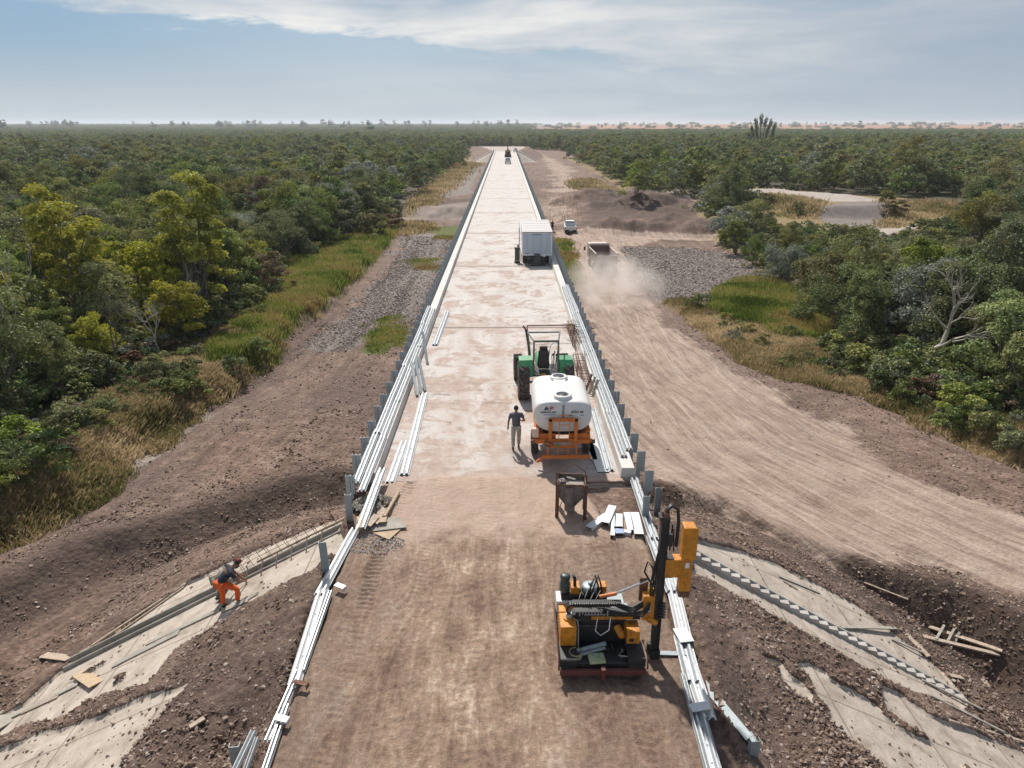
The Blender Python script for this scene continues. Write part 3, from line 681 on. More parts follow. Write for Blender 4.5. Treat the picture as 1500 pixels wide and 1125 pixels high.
SPEC = [  # px, py of the foot, kind, scale, label
 (300,462,'yellow',1.6,'tall yellow-green tree with the highest crown among the near trees on the left'),
 (218,476,'yellow',1.42,'spreading yellow tree with bare grey branches showing, left of the tallest yellow-green tree'),
 (130,492,'yellow',1.38,'yellow-crowned tree nearest the left edge of the photo'),
 (262,500,'yellow',.95,'small pale yellow tree in front of the other yellow trees on the left'),
 (338,440,'bright',1.15,'bright green tree right of the tallest yellow-green tree'),
 (400,432,'brown',.62,'rusty brown bush at the edge of the green reeds on the left'),
 (432,352,'silver',.95,'silvery grey tree above the green reeds on the left'),
 (505,322,'silver',.75,'pale silvery tree beside the creek bank on the left'),
 (1142,418,'silver',.78,'round silver-green bush standing at the end of the gravel patch on the right'),
 (1235,400,'silver',.72,'wide silvery willow behind the light green grass on the right'),
 (1290,410,'silver',.7,'pale grey-green tree behind the leaning bare-branched tree, on the right'),
 (1058,300,'dark',1.25,'large dark round tree at the left end of the gravel track on the right'),
 (1100,352,'olive',1.0,'broad olive tree between the dirt mound and the gravel track'),
 (1155,372,'olive',.55,'grey-olive tree below the gravel track on the right'),
 (1075,372,'olive',.8,'dusty olive bush at the right end of the dirt berm'),
 (1200,455,'olive',.9,'olive tree at the upper corner of the light green grass'),
 (1490,600,'bright',.85,'light green leafy tree leaning over the dry grass at the right edge of the photo'),
 (1168,318,'bright',.5,'small yellow-green bush below the gravel track'),
]
def pick_kind(x, y, rr):
    n = float(vn(np.array([x*.045]), np.array([y*.045]), 77)[0]); n2 = float(vn(np.array([x*.02]), np.array([y*.02]), 78)[0])
    if x < 0 and y < 85 and rr > .9: rr = .6
    if x < 0 and y < 85 and rr < .42: return 'yellow' if rr < .12 else ('bright' if rr < .3 else 'olive')
    w = {'dark': .38, 'olive': .30+.3*(n > .6), 'bright': .12+.14*(n < .3), 'silver': .07+.25*(n2 < .25), 'brown': .03}
    t = sum(w.values()); a = rr*t
    for k, v in w.items():
        a -= v
        if a <= 0: return k
    return 'dark'
def px_size(x, y, z, s):
    v = Vector((x-CAMX, y, z-CAMZ)); f = v.y*math.cos(PIT)-v.z*math.sin(PIT)
    if f < 1: return 0, 0, 0
    u = v.y*math.sin(PIT)+v.z*math.cos(PIT)
    return s/f, 750+F*(v.x-f*YAW)/f, 562.5-F*u/f
def place_trees():
    rng = np.random.default_rng(5); cand = []
    for (y0, y1, sp) in ((14, 150, 4.0), (150, 620, 5.3)):
        for yy in np.arange(y0, y1, sp):
            W_ = .84*yy+20
            xs = np.arange(-W_, W_, sp); xs = xs+rng.uniform(-.42,.42,len(xs))*sp; ys = yy+rng.uniform(-.42,.42,len(xs))*sp
            ok = dens_ok(xs, ys)&(rng.random(len(xs)) > .06)
            cand += [(x, y) for x, y in zip(xs[ok], ys[ok])]
    cand = np.array(cand); zs = terrain(cand[:,0], cand[:,1], False)
    out = []
    spl = [(*hit(px, py)[:2], k, s, lb) for px, py, k, s, lb in SPEC]
    used = set(); n = 0
    for x, y, k, s, lb in spl:
        pr = PROTO[k][n % len(PROTO[k])]; n += 1
        o = pr if id(pr) not in used else copy_tree(pr); used.add(id(pr))
        o.location = (x, y, zg(x, y)-.1); o.scale = (s,)*3; o.rotation_euler.z = n*1.7
        tag(o, lb, 'bush' if 'bush' in lb else 'tree')
        if 'bush' in lb: o.name = 'bush'
    spl.append((*hit(1318,534)[:2], '', 1.3, '')); spl.append((hit(1330,545)[0], hit(1330,545)[1]-2.5, '', 1.3, ''))
    items = []
    for (x, y), z in zip(cand, zs):
        if any((x-a[0])**2+(y-a[1])**2 < (2.6*a[3])**2 for a in spl): continue
        sc = .78+.42*rng.random()+.18*(vn(np.array([x*.05]), np.array([y*.05]), 9)[0]-.5)
        if y > 110: sc *= 1.05
        if rng.random() < .13: sc *= 1.28
        ps, px, py = px_size(x, y, z+3, sc)
        if 1080 < px < 1440 and x > 0 and 50 < y < 170:
            for _ in range(8):
                if px_size(x, y, z+6.6*sc, 1)[2] < 353+8*math.sin(px*.05): sc *= .84
        if 40 < px < 370 and x < 0 and y < 64: sc *= .8
        if sc < .3: continue
        vis = 1 if (-120 < px < 1620 and py < 1250) else 0
        items.append((ps*vis, x, y, z, sc, rng.random(), rng.random()))
    items.sort(key=lambda a: -a[0])
    near = items[:300-len(SPEC)]; rest = items[300-len(SPEC):]
    nm = {'dark': 'dark green', 'olive': 'olive green', 'bright': 'light green', 'silver': 'grey-green', 'brown': 'brownish', 'yellow': 'yellowish'}
    first = set()
    for i, (ps, x, y, z, sc, r1, r2) in enumerate(near):
        k = pick_kind(x, y, r1); L = PROTO[k]; pr = L[int(r2*997) % len(L)]
        o = copy_tree(pr) if id(pr) in used else pr; used.add(id(pr))
        o.location = (x, y, z-.15); o.scale = (sc*(.9+.2*r2), sc*(.9+.2*r1), sc*(.88+.3*r2)); o.rotation_euler = (0, 0, r2*40)
        side = 'left' if x < 0 else 'right'
        dist = 'near' if y < 58 else ('middle' if y < 95 else 'far')
        g = f'{nm[k]} bushy trees in the {dist} part of the wood on the {side}'
        tag(o, f'{nm[k]} bushy tree, {dist} part of the wood {side} of the bridge', 'tree', g)
    for L in PROTO.values():
        for pr in L:
            if id(pr) not in used and not pr.name.startswith('shrub'):
                print('unused proto', pr.name); bpy.data.objects.remove(pr)
    return rest
REST = place_trees()
# ---- everything farther: one mass of canopy, instanced on points
def gn_scatter(name, pts, idx, rot, scl, coll, label, cat=None):
    me = bpy.data.meshes.new(name); me.vertices.add(len(pts)); me.vertices.foreach_set('co', np.asarray(pts, np.float32).ravel())
    for an, ty, arr in (('idx', 'INT', idx), ('rz', 'FLOAT', rot), ('sc', 'FLOAT', scl)):
        a = me.attributes.new(an, ty, 'POINT'); a.data.foreach_set('value', np.asarray(arr, np.int32 if ty == 'INT' else np.float32))
    o = bpy.data.objects.new(name, me); link(o)
    g = bpy.data.node_groups.new(name+'_nodes', 'GeometryNodeTree')
    g.interface.new_socket('Geometry', in_out='INPUT', socket_type='NodeSocketGeometry'); g.interface.new_socket('Geometry', in_out='OUTPUT', socket_type='NodeSocketGeometry')
    N = g.nodes; Lk = g.links.new
    gi = N.new('NodeGroupInput'); go = N.new('NodeGroupOutput'); ip = N.new('GeometryNodeInstanceOnPoints'); ci = N.new('GeometryNodeCollectionInfo')
    ci.inputs['Collection'].default_value = coll; ci.inputs['Separate Children'].default_value = True; ci.inputs['Reset Children'].default_value = True
    def na(nm, ty):
        a = N.new('GeometryNodeInputNamedAttribute'); a.data_type = ty; a.inputs['Name'].default_value = nm; return a.outputs['Attribute']
    cx = N.new('ShaderNodeCombineXYZ'); Lk(na('rz', 'FLOAT'), cx.inputs[2]); er = N.new('FunctionNodeEulerToRotation'); Lk(cx.outputs[0], er.inputs[0])
    Lk(gi.outputs[0], ip.inputs['Points']); Lk(ci.outputs[0], ip.inputs['Instance']); ip.inputs['Pick Instance'].default_value = True
    Lk(na('idx', 'INT'), ip.inputs['Instance Index']); Lk(er.outputs[0], ip.inputs['Rotation']); Lk(na('sc', 'FLOAT'), ip.inputs['Scale']); Lk(ip.outputs[0], go.inputs[0])
    md = o.modifiers.new('scatter', 'NODES'); md.node_group = g
    tag(o, label, cat, kind='stuff'); return o
def far_protos(nm, specs):
    c = bpy.data.collections.new(nm)
    for i, (k, seed, Rr, H, base, nl, npl, ls) in enumerate(specs):
        V, Fq, L, lob = crown(seed, Rr, H, base, nl, npl, ls)
        o = np_mesh('canopy', V, Fq, LM[k], False, {'lv': ('FLOAT', L)}); COL.objects.unlink(o)
        o.name = f'{nm}_{i:02d}'; c.objects.link(o)
    return c
MIDC = far_protos('wood_canopy', [('dark',301,3.1,5.6,.3,26,40,.50),('dark',302,3.4,5.0,.3,26,40,.50),('dark',303,2.7,6.1,.4,24,40,.48),('olive',304,3.2,5.3,.3,26,40,.50),('olive',305,2.8,5.8,.3,24,40,.48),('bright',306,2.8,5.2,.3,24,40,.48),('silver',307,2.9,4.9,.3,24,40,.46),('brown',308,2.4,4.4,.3,20,36,.46)])
KI = {'dark': (0,1,2), 'olive': (3,4), 'bright': (5,), 'silver': (6,), 'brown': (7,), 'yellow': (5,)}
pts = []; ix = []; rz = []; sc = []
for ps, x, y, z, s_, r1, r2 in REST:
    k = KI[pick_kind(x, y, r1)]; pts.append((x, y, z-.15)); ix.append(k[int(r2*991) % len(k)]); rz.append(r2*50); sc.append(s_*1.08)
gn_scatter('distant_wood', pts, ix, rz, sc, MIDC, 'dense mixed green wood stretching away on both sides behind the nearer trees', 'wood')
print('mid trees', len(pts))
FARC = far_protos('far_canopy', [('dark',401,9,6.2,.2,36,40,.95),('dark',402,9,5.4,.2,36,40,.95),('olive',403,9,5.8,.2,36,40,.95),('dark',404,9,7.2,.2,34,40,.95),('bright',405,8,5.4,.2,28,40,.9)])
def far_wood():
    rng = np.random.default_rng(9); pts = []; ix = []; rz = []; sc = []
    y = 600
    while y < 5200:
        sp = 11+max(0, (y-1500))*.008
        W_ = .80*y+30; xs = np.arange(-W_, W_, sp); xs = xs+rng.uniform(-.45,.45,len(xs))*sp; ys = y+rng.uniform(-.5,.5,len(xs))*sp
        q = xs/ys; nzz = fbm(xs, ys, .0015, 2, 170)
        farm = (ys > 1100+450*vn(xs*.002, ys*0, 6))&(q+.06*nzz > .03)
        keep = (~farm | (rng.random(len(xs)) < .012))&(rng.random(len(xs)) < np.where(ys > 2600, .5, .94))
        zz = terrain(xs[keep], ys[keep], False)
        for a, b, c_ in zip(xs[keep], ys[keep], zz):
            pts.append((a, b, c_-.3)); ix.append(int(rng.choice([0,1,2,3,4], p=[.3,.25,.2,.18,.07]))); rz.append(rng.random()*6.28); sc.append((.75+.45*rng.random())*(sp/11)**.5)
        y += sp
    gn_scatter('far_wood', pts, ix, rz, sc, FARC, 'far blue-green woodland reaching the horizon', 'wood'); print('far', len(pts))
far_wood()
# ---- tall trees standing on the horizon: each its own thing
def horizon():
    rng = random.Random(4)
    rows = [(1118,1100,13.5,'dark','lone tall tree with separate upright tufts against the sky on the right horizon'),
            (540,1150,21,'dark','tall dark round tree breaking the left horizon'),
            (5,1500,24,'dark','spreading tree on the horizon at the left edge of the photo'),
            (1083,1500,17,'dark','dark rounded tree just left of the lone tufted tree on the horizon'),
            (1162,2300,17,'silver','pair-like rounded grey tree right of the lone tufted tree'),
            (1260,2500,19,'silver','broad grey grove tree in the middle of the right horizon'),
            (1377,2000,12,'dark','low dark bush in the tan field on the right'),(1462,2000,15,'dark','low dark tree in the tan field near the right edge')]
    xs = [(rng.uniform(15, 1490), rng.uniform(1900, 3600)) for _ in range(95)]+[(rng.uniform(470, 1000), rng.uniform(2200, 3200)) for _ in range(25)]
    base = {}
    for k in ('dark', 'silver'):
        for v in range(2):
            V, Fq, L, lob = crown(500+v+(k == 'dark')*9, .36, 1.0, .05, 30, 26, .09, 1.0)
            r = empty('horizon_tree'); L = L*.6; np_mesh('crown', V, Fq, LM[k], False, {'lv': ('FLOAT', L)}, r)
            mb = MB(); stems(mb, lob, 5+v, .022, 4, 0); mb.build('trunk', M['bark'], r); base[(k, v)] = r
    used = set()
    def put(px, D, H, k, lb, g=None, wide=1.0):
        v = rng.randrange(2); pr = base[(k, v)]; o = pr if (k, v) not in used else copy_tree(pr); used.add((k, v))
        d = ray(px, 183); x = CAMX+d.x/d.y*D; z = zg(x, D); o.location = (x, D, z-.5); o.scale = (H*wide, H*wide, H); o.rotation_euler.z = rng.random()*6
        tag(o, lb, 'tree', g)
    for i, (px, D, H, k, lb) in enumerate(rows):
        if i == 0: continue
        put(px, D, H, k, lb, wide=1.5 if 'broad' in lb or 'low' in lb or 'rounded' in lb else 1.0)
    for px, D in xs:
        side = 'left' if px < 740 else 'right'
        hf = 1.0 if px < 760 else .45
        put(px, D, hf*(rng.uniform(20, 27) if D < 2900 else rng.uniform(24, 33)), rng.choice(['dark','silver']), f'small blue-grey tree on the skyline {side} of the bridge', f'small trees along the {side} skyline', rng.uniform(.7, 1.35))
    for k in base:
        if k not in used:
            for c in list(base[k].children): bpy.data.objects.remove(c)
            bpy.data.objects.remove(base[k])
    # the tufted landmark tree
    d = ray(1118, 183); D = 480; x = CAMX+d.x/d.y*D; z = zg(x, D)
    r = empty('tufted_tree', (x, D, z), 0, rows[0][4], 'tree'); mb = MB(); Vs = []; Fs = []; Ls = []; off = 0; rg = np.random.default_rng(3)
    arms = [(-9,14,1.5),(-6.2,18,2),(-2.2,20.5,2.1),(1.8,18.5,2),(5.6,17.5,1.9),(9.4,15,1.6),(-10.5,9.8,1.4),(8.2,10.5,1.5),(4,13,1.8),(-4.8,12.8,1.8),(-8.0,11.5,1.5)]
    for ax, az, rr in arms:
        az *= .92; mb.tube([(0,0,-1),(ax*.15,0,4),(ax*.7,rg.uniform(-1,1),az*.6),(ax,0,az)], [.8,.6,.35,.1], 6)
        for q in range(3):
            n = 70; dd = rg.normal(size=(n,3)); dd /= np.linalg.norm(dd, axis=1, keepdims=True)
            c = np.array([[ax*(1-.10*q), rg.uniform(-1,1), az-1.5*q]])+dd*rr*.95*rg.random((n,1))**.4*np.array([[.8,.8,1.3]])
            V, Fq = quads(c, dd+.3*rg.normal(size=(n,3)), 1.0, rg); Vs.append(V); Fs.append(Fq+off); off += len(V); Ls.append(np.full(len(V), rg.random()*.5))
    np_mesh('crown', np.concatenate(Vs), np.concatenate(Fs), LM['dark'], False, {'lv': ('FLOAT', np.concatenate(Ls))}, r); mb.build('trunk', M['bark'], r); r.scale = (.82,.82,1.06)
horizon()
# ---- low growth filling the wood's floor near its edges
def undergrowth():
    c = far_protos('low_bush', [('dark',701,1.3,1.5,.1,16,70,.17),('olive',702,1.3,1.3,.1,16,70,.17),('bright',703,1.1,1.2,.1,14,70,.16),('brown',704,1.1,1.0,.1,14,60,.15),('silver',705,1.1,1.2,.1,14,60,.15)])
    rng = np.random.default_rng(12); n = 26000; y = 12*np.exp(rng.random(n)*math.log(130/12)); x = rng.uniform(-1, 1, n)*(y*.84+14)
    VL, VR, TL, TR = sdf(VEG_L, x, y), sdf(VEG_R, x, y), sdf(TREE_L, x, y), sdf(TREE_R, x, y)
    inside = ((TL < 1.2)&(VL < -1))|((TR < 1.2)&(VR < -1)); edge = ((VL < -.6)|(VR < -.8))&~inside
    k = (inside&(rng.random(n) < .5))|(edge&(rng.random(n) < .42)); k &= zmask(GREEN, x, y, 1, 1, 9) < .3; k &= sdf(CLR2, x, y) > 0
    x, y, e_ = x[k], y[k], edge[k]; z = terrain(x, y, False)
    gn_scatter('undergrowth', np.stack([x, y, z-.1], 1), rng.choice([0,1,2,3,4], size=len(x), p=[.34,.3,.16,.12,.08]), rng.random(len(x))*6.28, np.where(e_, .25+.5*rng.random(len(x))**2, .6+.8*rng.random(len(x)))*np.where(x > 0, 1.0, np.maximum(1, y/60)), c, 'low green and brown scrub covering the floor at the edge of the wood', 'scrub'); print('undergrowth', len(x))
undergrowth()
# ---- shrubs along the wood's edge and in the dry grass
def shrubs():
    rows = [(258,588,'olive',1.3,'olive shrub on the lip of the bank beside the pale ditch'),(282,570,'dark',.85,'dark green shrub just right of the olive shrub on the bank'),
            (230,560,'olive',1.0,'loose olive shrub behind the olive shrub on the bank'),(345,548,'dark',1.0,'green shrub where the reeds meet the dirt, left side'),(380,520,'bright',.9,'bright green shrub in the reeds on the left'),
            (60,690,'dark',1.3,'dark green bush at the left edge above the dirt bank'),(35,655,'bright',1.2,'leafy green bush in the shade of the wood at the left edge'),(90,640,'olive',1.0,'dusty bush between the two left-edge bushes and the dry grass'),
            (15,720,'olive',1.1,'low olive bush on the bank at the far left edge'),(140,625,'olive',.9,'grey-olive bush in the dry grass on the left bank'),
            (1285,572,'dark',1.0,'dark upright shrub below the leaning bare tree, on the right'),(1318,592,'dark',.85,'low dark shrub right of the upright shrub'),(1405,612,'bright',1.5,'large light green bush on the bank at the right'),
            (1385,632,'bright',1.0,'light green bush in front of the large one at the right'),(1438,640,'olive',1.1,'olive bush at the right end of the bushes on the bank'),(1210,512,'olive',.9,'small dark shrub beside the light green grass'),
            (1345,585,'brown',.9,'dry brown brush behind the large light green bush'),(1480,668,'olive',1.0,'scrubby bush on the bank at the right edge'),
            (1118,302,'olive',.8,'bush beside the left end of the gravel track'),(935,285,'bright',1.2,'pale green bush at the wood edge behind the dirt mounds'),(552,348,'olive',1.4,'tawny bush at the head of the reeds by the creek'),(575,338,'brown',1.0,'brown tussock at the bend of the creek bank'),
            (1312,316,'brown',.8,'pale brown brush at the end of the gravel track'),(1300,300,'olive',.8,'grey brush behind the end of the gravel track')]
    used = set()
    for i, (px, py, k, s, lb) in enumerate(rows):
        pr = PROTO['bush_'+k][0]; o = pr if k not in used else copy_tree(pr); used.add(k)
        p = hit(px, py); o.location = p-Vector((0,0,.05)); f = max(1, p.y/60); o.scale = (s*f, s*f*.9, s*f*(.8+.1*(i % 3))); o.rotation_euler.z = i*2.1
        o.name = 'shrub'; tag(o, lb, 'shrub')
    if 'silver' not in used:
        r = PROTO['bush_silver'][0]
        for c in list(r.children): bpy.data.objects.remove(c)
        bpy.data.objects.remove(r)
shrubs()
# ---- leaning tree with bare pale branches (right) and dead limbs (left)
def branchy(name, foot, seed, L0, lean, depth, r0, label, cat, leaf=None, mat='bark_pale', spread=.62):
    rng = random.Random(seed); root = empty(name, foot, 0, label, cat); mb = MB(); tips = []
    def grow(p, d, L, r, k):
        pts = [p]; rs = [r]
        for s in range(4):
            d = (d+Vector((rng.uniform(-1,1), rng.uniform(-1,1), rng.uniform(-.5,.9)))*.17).normalized()
            p = p+d*L/4; pts.append(p); rs.append(r*(1-.11*(s+1)))
        mb.tube(pts, rs, 7 if k < 2 else 4)
        if k >= depth: tips.append(p); return
        for j in range(3 if k < 3 else 2):
            a = rng.uniform(0, 6.28); ax = d.orthogonal().normalized(); ax.rotate(Matrix.Rotation(a, 3, d)); nd = (d*1.0+ax*spread*rng.uniform(.7,1.35)+Vector((0,0,.16))).normalized()
            grow(pts[-1-(j % 2)], nd, L*rng.uniform(.58,.8), r*.56, k+1)
    grow(Vector((0,0,-.2)), Vector(lean).normalized(), L0, r0, 0)
    mb.build('trunk', M[mat], root)
    if leaf:
        rg = np.random.default_rng(seed); T = np.array([tuple(t) for t in tips if t.z > 1.5]); C = np.repeat(T, 16, 0)+rg.normal(size=(len(T)*16,3))*.26
        V, Fq = quads(C, rg.normal(size=C.shape)+np.array([[0,0,.6]]), .15, rg); np_mesh('crown', V, Fq, LM[leaf], False, {'lv': ('FLOAT', np.repeat(rg.random(len(C)), 4))}, root)
    return root
branchy('leaning_tree', hit(1318,540), 8, 3.1, (.70,-.25,.75), 5, .24, 'leaning tree with pale bare branches fanning out before the dark wood, right', 'tree', None, spread=.8)
branchy('dead_tree', hit(-2,590), 21, 4.0, (.55,.1,.85), 4, .10, 'fallen grey dead tree with bare limbs at the left edge of the photo', 'tree', spread=.4)
branchy('bare_tree', hit(235,520), 33, 1.7, (-.25,0,1), 5, .09, 'bare grey tree with twisted branches below the yellow trees', 'tree')
branchy('bare_tree', hit(160,545), 35, 2.2, (.35,0,1), 5, .10, 'multi-branched dark bare tree at the wood edge on the left', 'tree', mat='bark')
branchy('bare_tree', hit(290,480), 36, 2.0, (-.2,0,1), 4, .08, 'thin pale bare tree right of the twisted bare tree', 'tree')
# ---- grass: blades in clumps, one uncountable mass per kind
def grass(name, polys, n, h, wdt, cols, label, seed, ymax=130, near=None, clump=.22, lean=.35):
    rng = np.random.default_rng(seed); P_ = []
    A = np.concatenate([np.asarray(p) for p in polys]); x0, x1, y0, y1 = A[:,0].min(), A[:,0].max(), max(8, A[:,1].min()), min(ymax, A[:,1].max())
    tot = 0; Xs = []
    while tot < n:
        # weight towards the camera, as in even screen coverage
        y = y0*np.exp(rng.random(60000)*math.log(y1/y0)); x = rng.uniform(x0, x1, 60000)
        m = zmask(polys, x, y, .6, 1.4, seed, .35)*(.35+.65*(fbm(x, y, .5, 3, seed+3) > -.1)) > rng.random(60000)
        if near is not None: m &= near(x, y)
        q = np.stack([x[m], y[m]], 1); Xs.append(q); tot += len(q)
        if len(Xs) > 60: break
    C = np.concatenate(Xs)[:n]; k = 9
    n = len(C); B = np.repeat(C, k, 0)+rng.normal(size=(n*k,2))*clump*np.repeat(np.maximum(1, C[:,1:]/50), k, 0)
    z = terrain(B[:,0], B[:,1], False)
    f = np.maximum(1, B[:,1]/50); hh = h*(.5+.8*rng.random(n*k))*np.repeat(.6+.7*vn(C[:,0]*.4, C[:,1]*.4, seed), k)*f**.35; ww = wdt*f*(.7+.6*rng.random(n*k))
    a = rng.random(n*k)*2*PI; dx, dy = np.cos(a), np.sin(a); b = rng.random(n*k)*2*PI; ln = lean*hh*(.3+rng.random(n*k)); lx, ly = np.cos(b)*ln, np.sin(b)*ln
    p0 = np.stack([B[:,0]-dx*ww/2, B[:,1]-dy*ww/2, z-.05], 1); p1 = np.stack([B[:,0]+dx*ww/2, B[:,1]+dy*ww/2, z-.05], 1)
    p2 = np.stack([B[:,0]+lx*.45+dx*ww*.35, B[:,1]+ly*.45+dy*ww*.35, z+hh*.62], 1); p3 = np.stack([B[:,0]+lx*1.1, B[:,1]+ly*1.1, z+hh], 1)
    V = np.stack([p0,p1,p2,p3], 1).reshape(-1, 3); Fq = np.arange(n*k*4).reshape(-1, 4)
    L = np.repeat(np.clip(np.repeat(.5+.75*fbm(C[:,0], C[:,1], .3, 4, seed+5)+rng.normal(size=n)*.12, k)+rng.normal(size=n*k)*.13, 0, 1), 4)
    nt = NT(name+'_blades'); lv = nt.n('Attribute', attribute_name='lv').outputs['Fac']; c = nt.ramp(lv, cols)
    d = nt.n('BsdfDiffuse'); nt.setin(d, 'Color', c); tr = nt.n('BsdfTranslucent'); nt.setin(tr, 'Color', c); m1 = nt.n('MixShader'); m1.inputs[0].default_value = .35
    nt.t.links.new(d.outputs[0], m1.inputs[1]); nt.t.links.new(tr.outputs[0], m1.inputs[2]); nt.t.links.new(m1.outputs[0], nt.out.inputs[0])
    o = np_mesh(name, V, Fq, nt.m, False, {'lv': ('FLOAT', L)}); tag(o, label, 'grass', kind='stuff'); print(name, n*k)
gcol = [(.05,(.07,.10,.02)),(.35,(.17,.23,.04)),(.55,(.32,.34,.08)),(.75,(.46,.38,.15)),(.95,(.30,.19,.09))]
dcol = [(.05,(.12,.13,.04)),(.3,(.28,.23,.10)),(.55,(.46,.34,.19)),(.9,(.68,.55,.34))]
grass('green_reeds', GREEN[:1], 15000, .62, .034, gcol, 'tall green reeds and grass along the left edge of the dirt', 601, 130)
grass('green_grass', GREEN[1:2], 8000, .62, .036, gcol, 'patch of bright green tall grass on the right', 602, 90)
grass('grass_tufts', GREEN[2:], 2200, .22, .04, gcol, 'low green tufts scattered beside the bridge', 603, 110)
edge_l = P([(-300,900),(-40,780),(75,742),(190,652),(290,582),(330,560),(395,515),(400,480),(380,450),(300,500),(250,530),(130,600),(0,660),(-300,760)], -3.6)
edge_r = P([(975,440),(1010,462),(1100,530),(1150,556),(1290,584),(1350,620),(1430,660),(1500,692),(1700,780),(1700,700),(1500,620),(1380,585),(1290,560),(1225,512),(1120,490),(1050,455),(1010,440)], -4.2)
def hang(x, y): return np.ones(x.shape, bool)
grass('dry_grass', [edge_l], 22000, .34, .018, dcol, 'dry straw-coloured grass on the bank at the left', 604, 95, None, .2, .6)
grass('dry_brush', [edge_r], 14000, .36, .024, dcol, 'dry yellow grass between the dirt and the wood on the right', 605, 95, None, .2, .5)
grass('creek_grass', DRY, 5000, .4, .07, dcol, 'dry and yellow grass around the creek and the gravel track', 606, 330, lambda x, y: zmask(PATHS, x, y, .6, .8, 155) < .2, .4, .4)
# ------------------------------------------------------------------ the bridge
def deck_mat():
    n = NT('dusty_deck_concrete'); pos = n.pos(); sx = n.n('SeparateXYZ'); n.setin(sx, '0', pos); x, y = sx.outputs[0], sx.outputs[1]
    med = n.noise(pos, .55, 7, .7, .3); big = n.noise(pos, .16, 4, .6); fin = n.noise(pos, 6, 5, .7)
    c = n.ramp(n.math('ADD', n.math('MULTIPLY', med, .6), n.math('MULTIPLY', fin, .4)), [(.36,(.37,.335,.30)),(.46,(.49,.455,.42)),(.58,(.57,.54,.505))])
    # each cast panel has its own tone
    pan = n.n('TexWhiteNoise', noise_dimensions='1D'); n.setin(pan, 'W', n.math('FLOOR', n.math('DIVIDE', n.math('ADD', y, -2.0), 10.0)))
    c = n.mix(n.mr(pan.outputs[0], 0, 1, 0, .38), c, (.50,.45,.41))
    def joint(per, wd, amp): 
        d = n.math('ABSOLUTE', n.math('SUBTRACT', n.math('MODULO', n.math('ADD', n.math('ADD', y, -2.0+per/2), n.math('MULTIPLY', n.math('SUBTRACT', n.noise(pos, .9, 4, .7), .5), amp)), per), per/2))
        return d
    # dried mud carried in by wheels
    mud = n.ramp(n.noise(pos, 2.2, 6, .7), [(.3,(.22,.135,.095)),(.5,(.33,.22,.165)),(.7,(.43,.31,.24))])
    p1 = n.mr(n.math('ADD', med, n.math('MULTIPLY', n.math('SUBTRACT', fin, .5), .5)), .50, .62)
    near = n.mr(n.math('ADD', y, n.math('MULTIPLY', n.math('SUBTRACT', big, .5), 14)), 21.5, 34, 1.0, .25)
    trk = n.math('MINIMUM', n.math('ABSOLUTE', n.math('SUBTRACT', x, -.15)), n.math('ABSOLUTE', n.math('SUBTRACT', x, -1.9)))
    tm = n.mr(n.math('ADD', trk, n.math('MULTIPLY', n.math('SUBTRACT', med, .5), 1.4)), .15, .75, 1, 0)
    tm = n.math('MULTIPLY', tm, n.mr(y, 34, 68, .85, .15))
    st = n.noise(n.scale(pos, (1.5, .22, 1)), 1.0, 7, .72, .3)
    streaks = n.mr(st, .50, .62, 0, 1)
    f = n.math('MAXIMUM', n.math('MULTIPLY', p1, near), n.math('MULTIPLY', tm, n.mr(med, .38, .55)))
    f = n.math('MAXIMUM', f, n.math('MULTIPLY', streaks, n.mr(y, 20, 75, .6, .12)))
    jm = joint(20, 0, 1.2); jf = n.mr(n.math('ADD', jm, n.math('MULTIPLY', n.math('SUBTRACT', med, .5), 3.5)), .2, 1.5, .75, 0)
    jf = n.math('MULTIPLY', jf, n.mr(y, 30, 140, 1, .35)); f = n.math('MAXIMUM', f, jf)
    apron = n.mr(n.math('ADD', y, n.math('MULTIPLY', n.math('SUBTRACT', med, .5), 3)), 22.0, 23.4, .85, 0); f = n.math('MAXIMUM', f, apron)
    f = n.math('MAXIMUM', f, n.math('MULTIPLY', n.mr(n.math('ADD', n.noise(pos, .42, 8, .76, .6), n.mr(y, 22, 110, .05, -.04)), .52, .58), .9))
    c = n.mix(n.math('MULTIPLY', f, .82), c, mud)
    jl = joint(20, 0, .10); c = n.mix(n.mr(jl, .06, .16, .85, 0), c, (.09,.065,.05))
    js = joint(10, 0, .03); c = n.mix(n.mr(js, .02, .06, .45, 0), c, (.25,.2,.17))
    sp = n.noise(n.scale(pos, (.55, 1.6, 1)), 1.6, 5, .62, .8); c = n.mix(n.mr(sp, .64, .675, 0, .65), c, (.17,.125,.10))
    dark_patch = n.math('MULTIPLY', n.mr(n.math('ADD', n.math('ABSOLUTE', n.math('SUBTRACT', x, 1.2)), n.math('MULTIPLY', n.math('SUBTRACT', med, .5), 3)), .6, 1.8, 1, 0), n.mr(n.math('ABSOLUTE', n.math('SUBTRACT', y, 24.2)), .6, 1.8, 1, 0))  # darker, smoother patch of deck by the tank trailer
    c = n.mix(n.math('MULTIPLY', dark_patch, .55), c, (.15,.095,.07))
    n.bsdf(c, n.mr(dark_patch, 0, 1, .85, .35), 0, fin, .35, .012)
    return n.m
DECKM = deck_mat()
BR = empty('bridge', (0, 22, -4.5), 0, 'long straight concrete road bridge crossing the cleared valley', 'bridge')
def bp(mb, name, mat, **k): 
    o = mb.build(name, mat, BR, **k); o.location = (0, -22, 4.5); return o
bp(MB().box((0, 182.5, -.11), (9.4, 321, .24)), 'deck', DECKM)
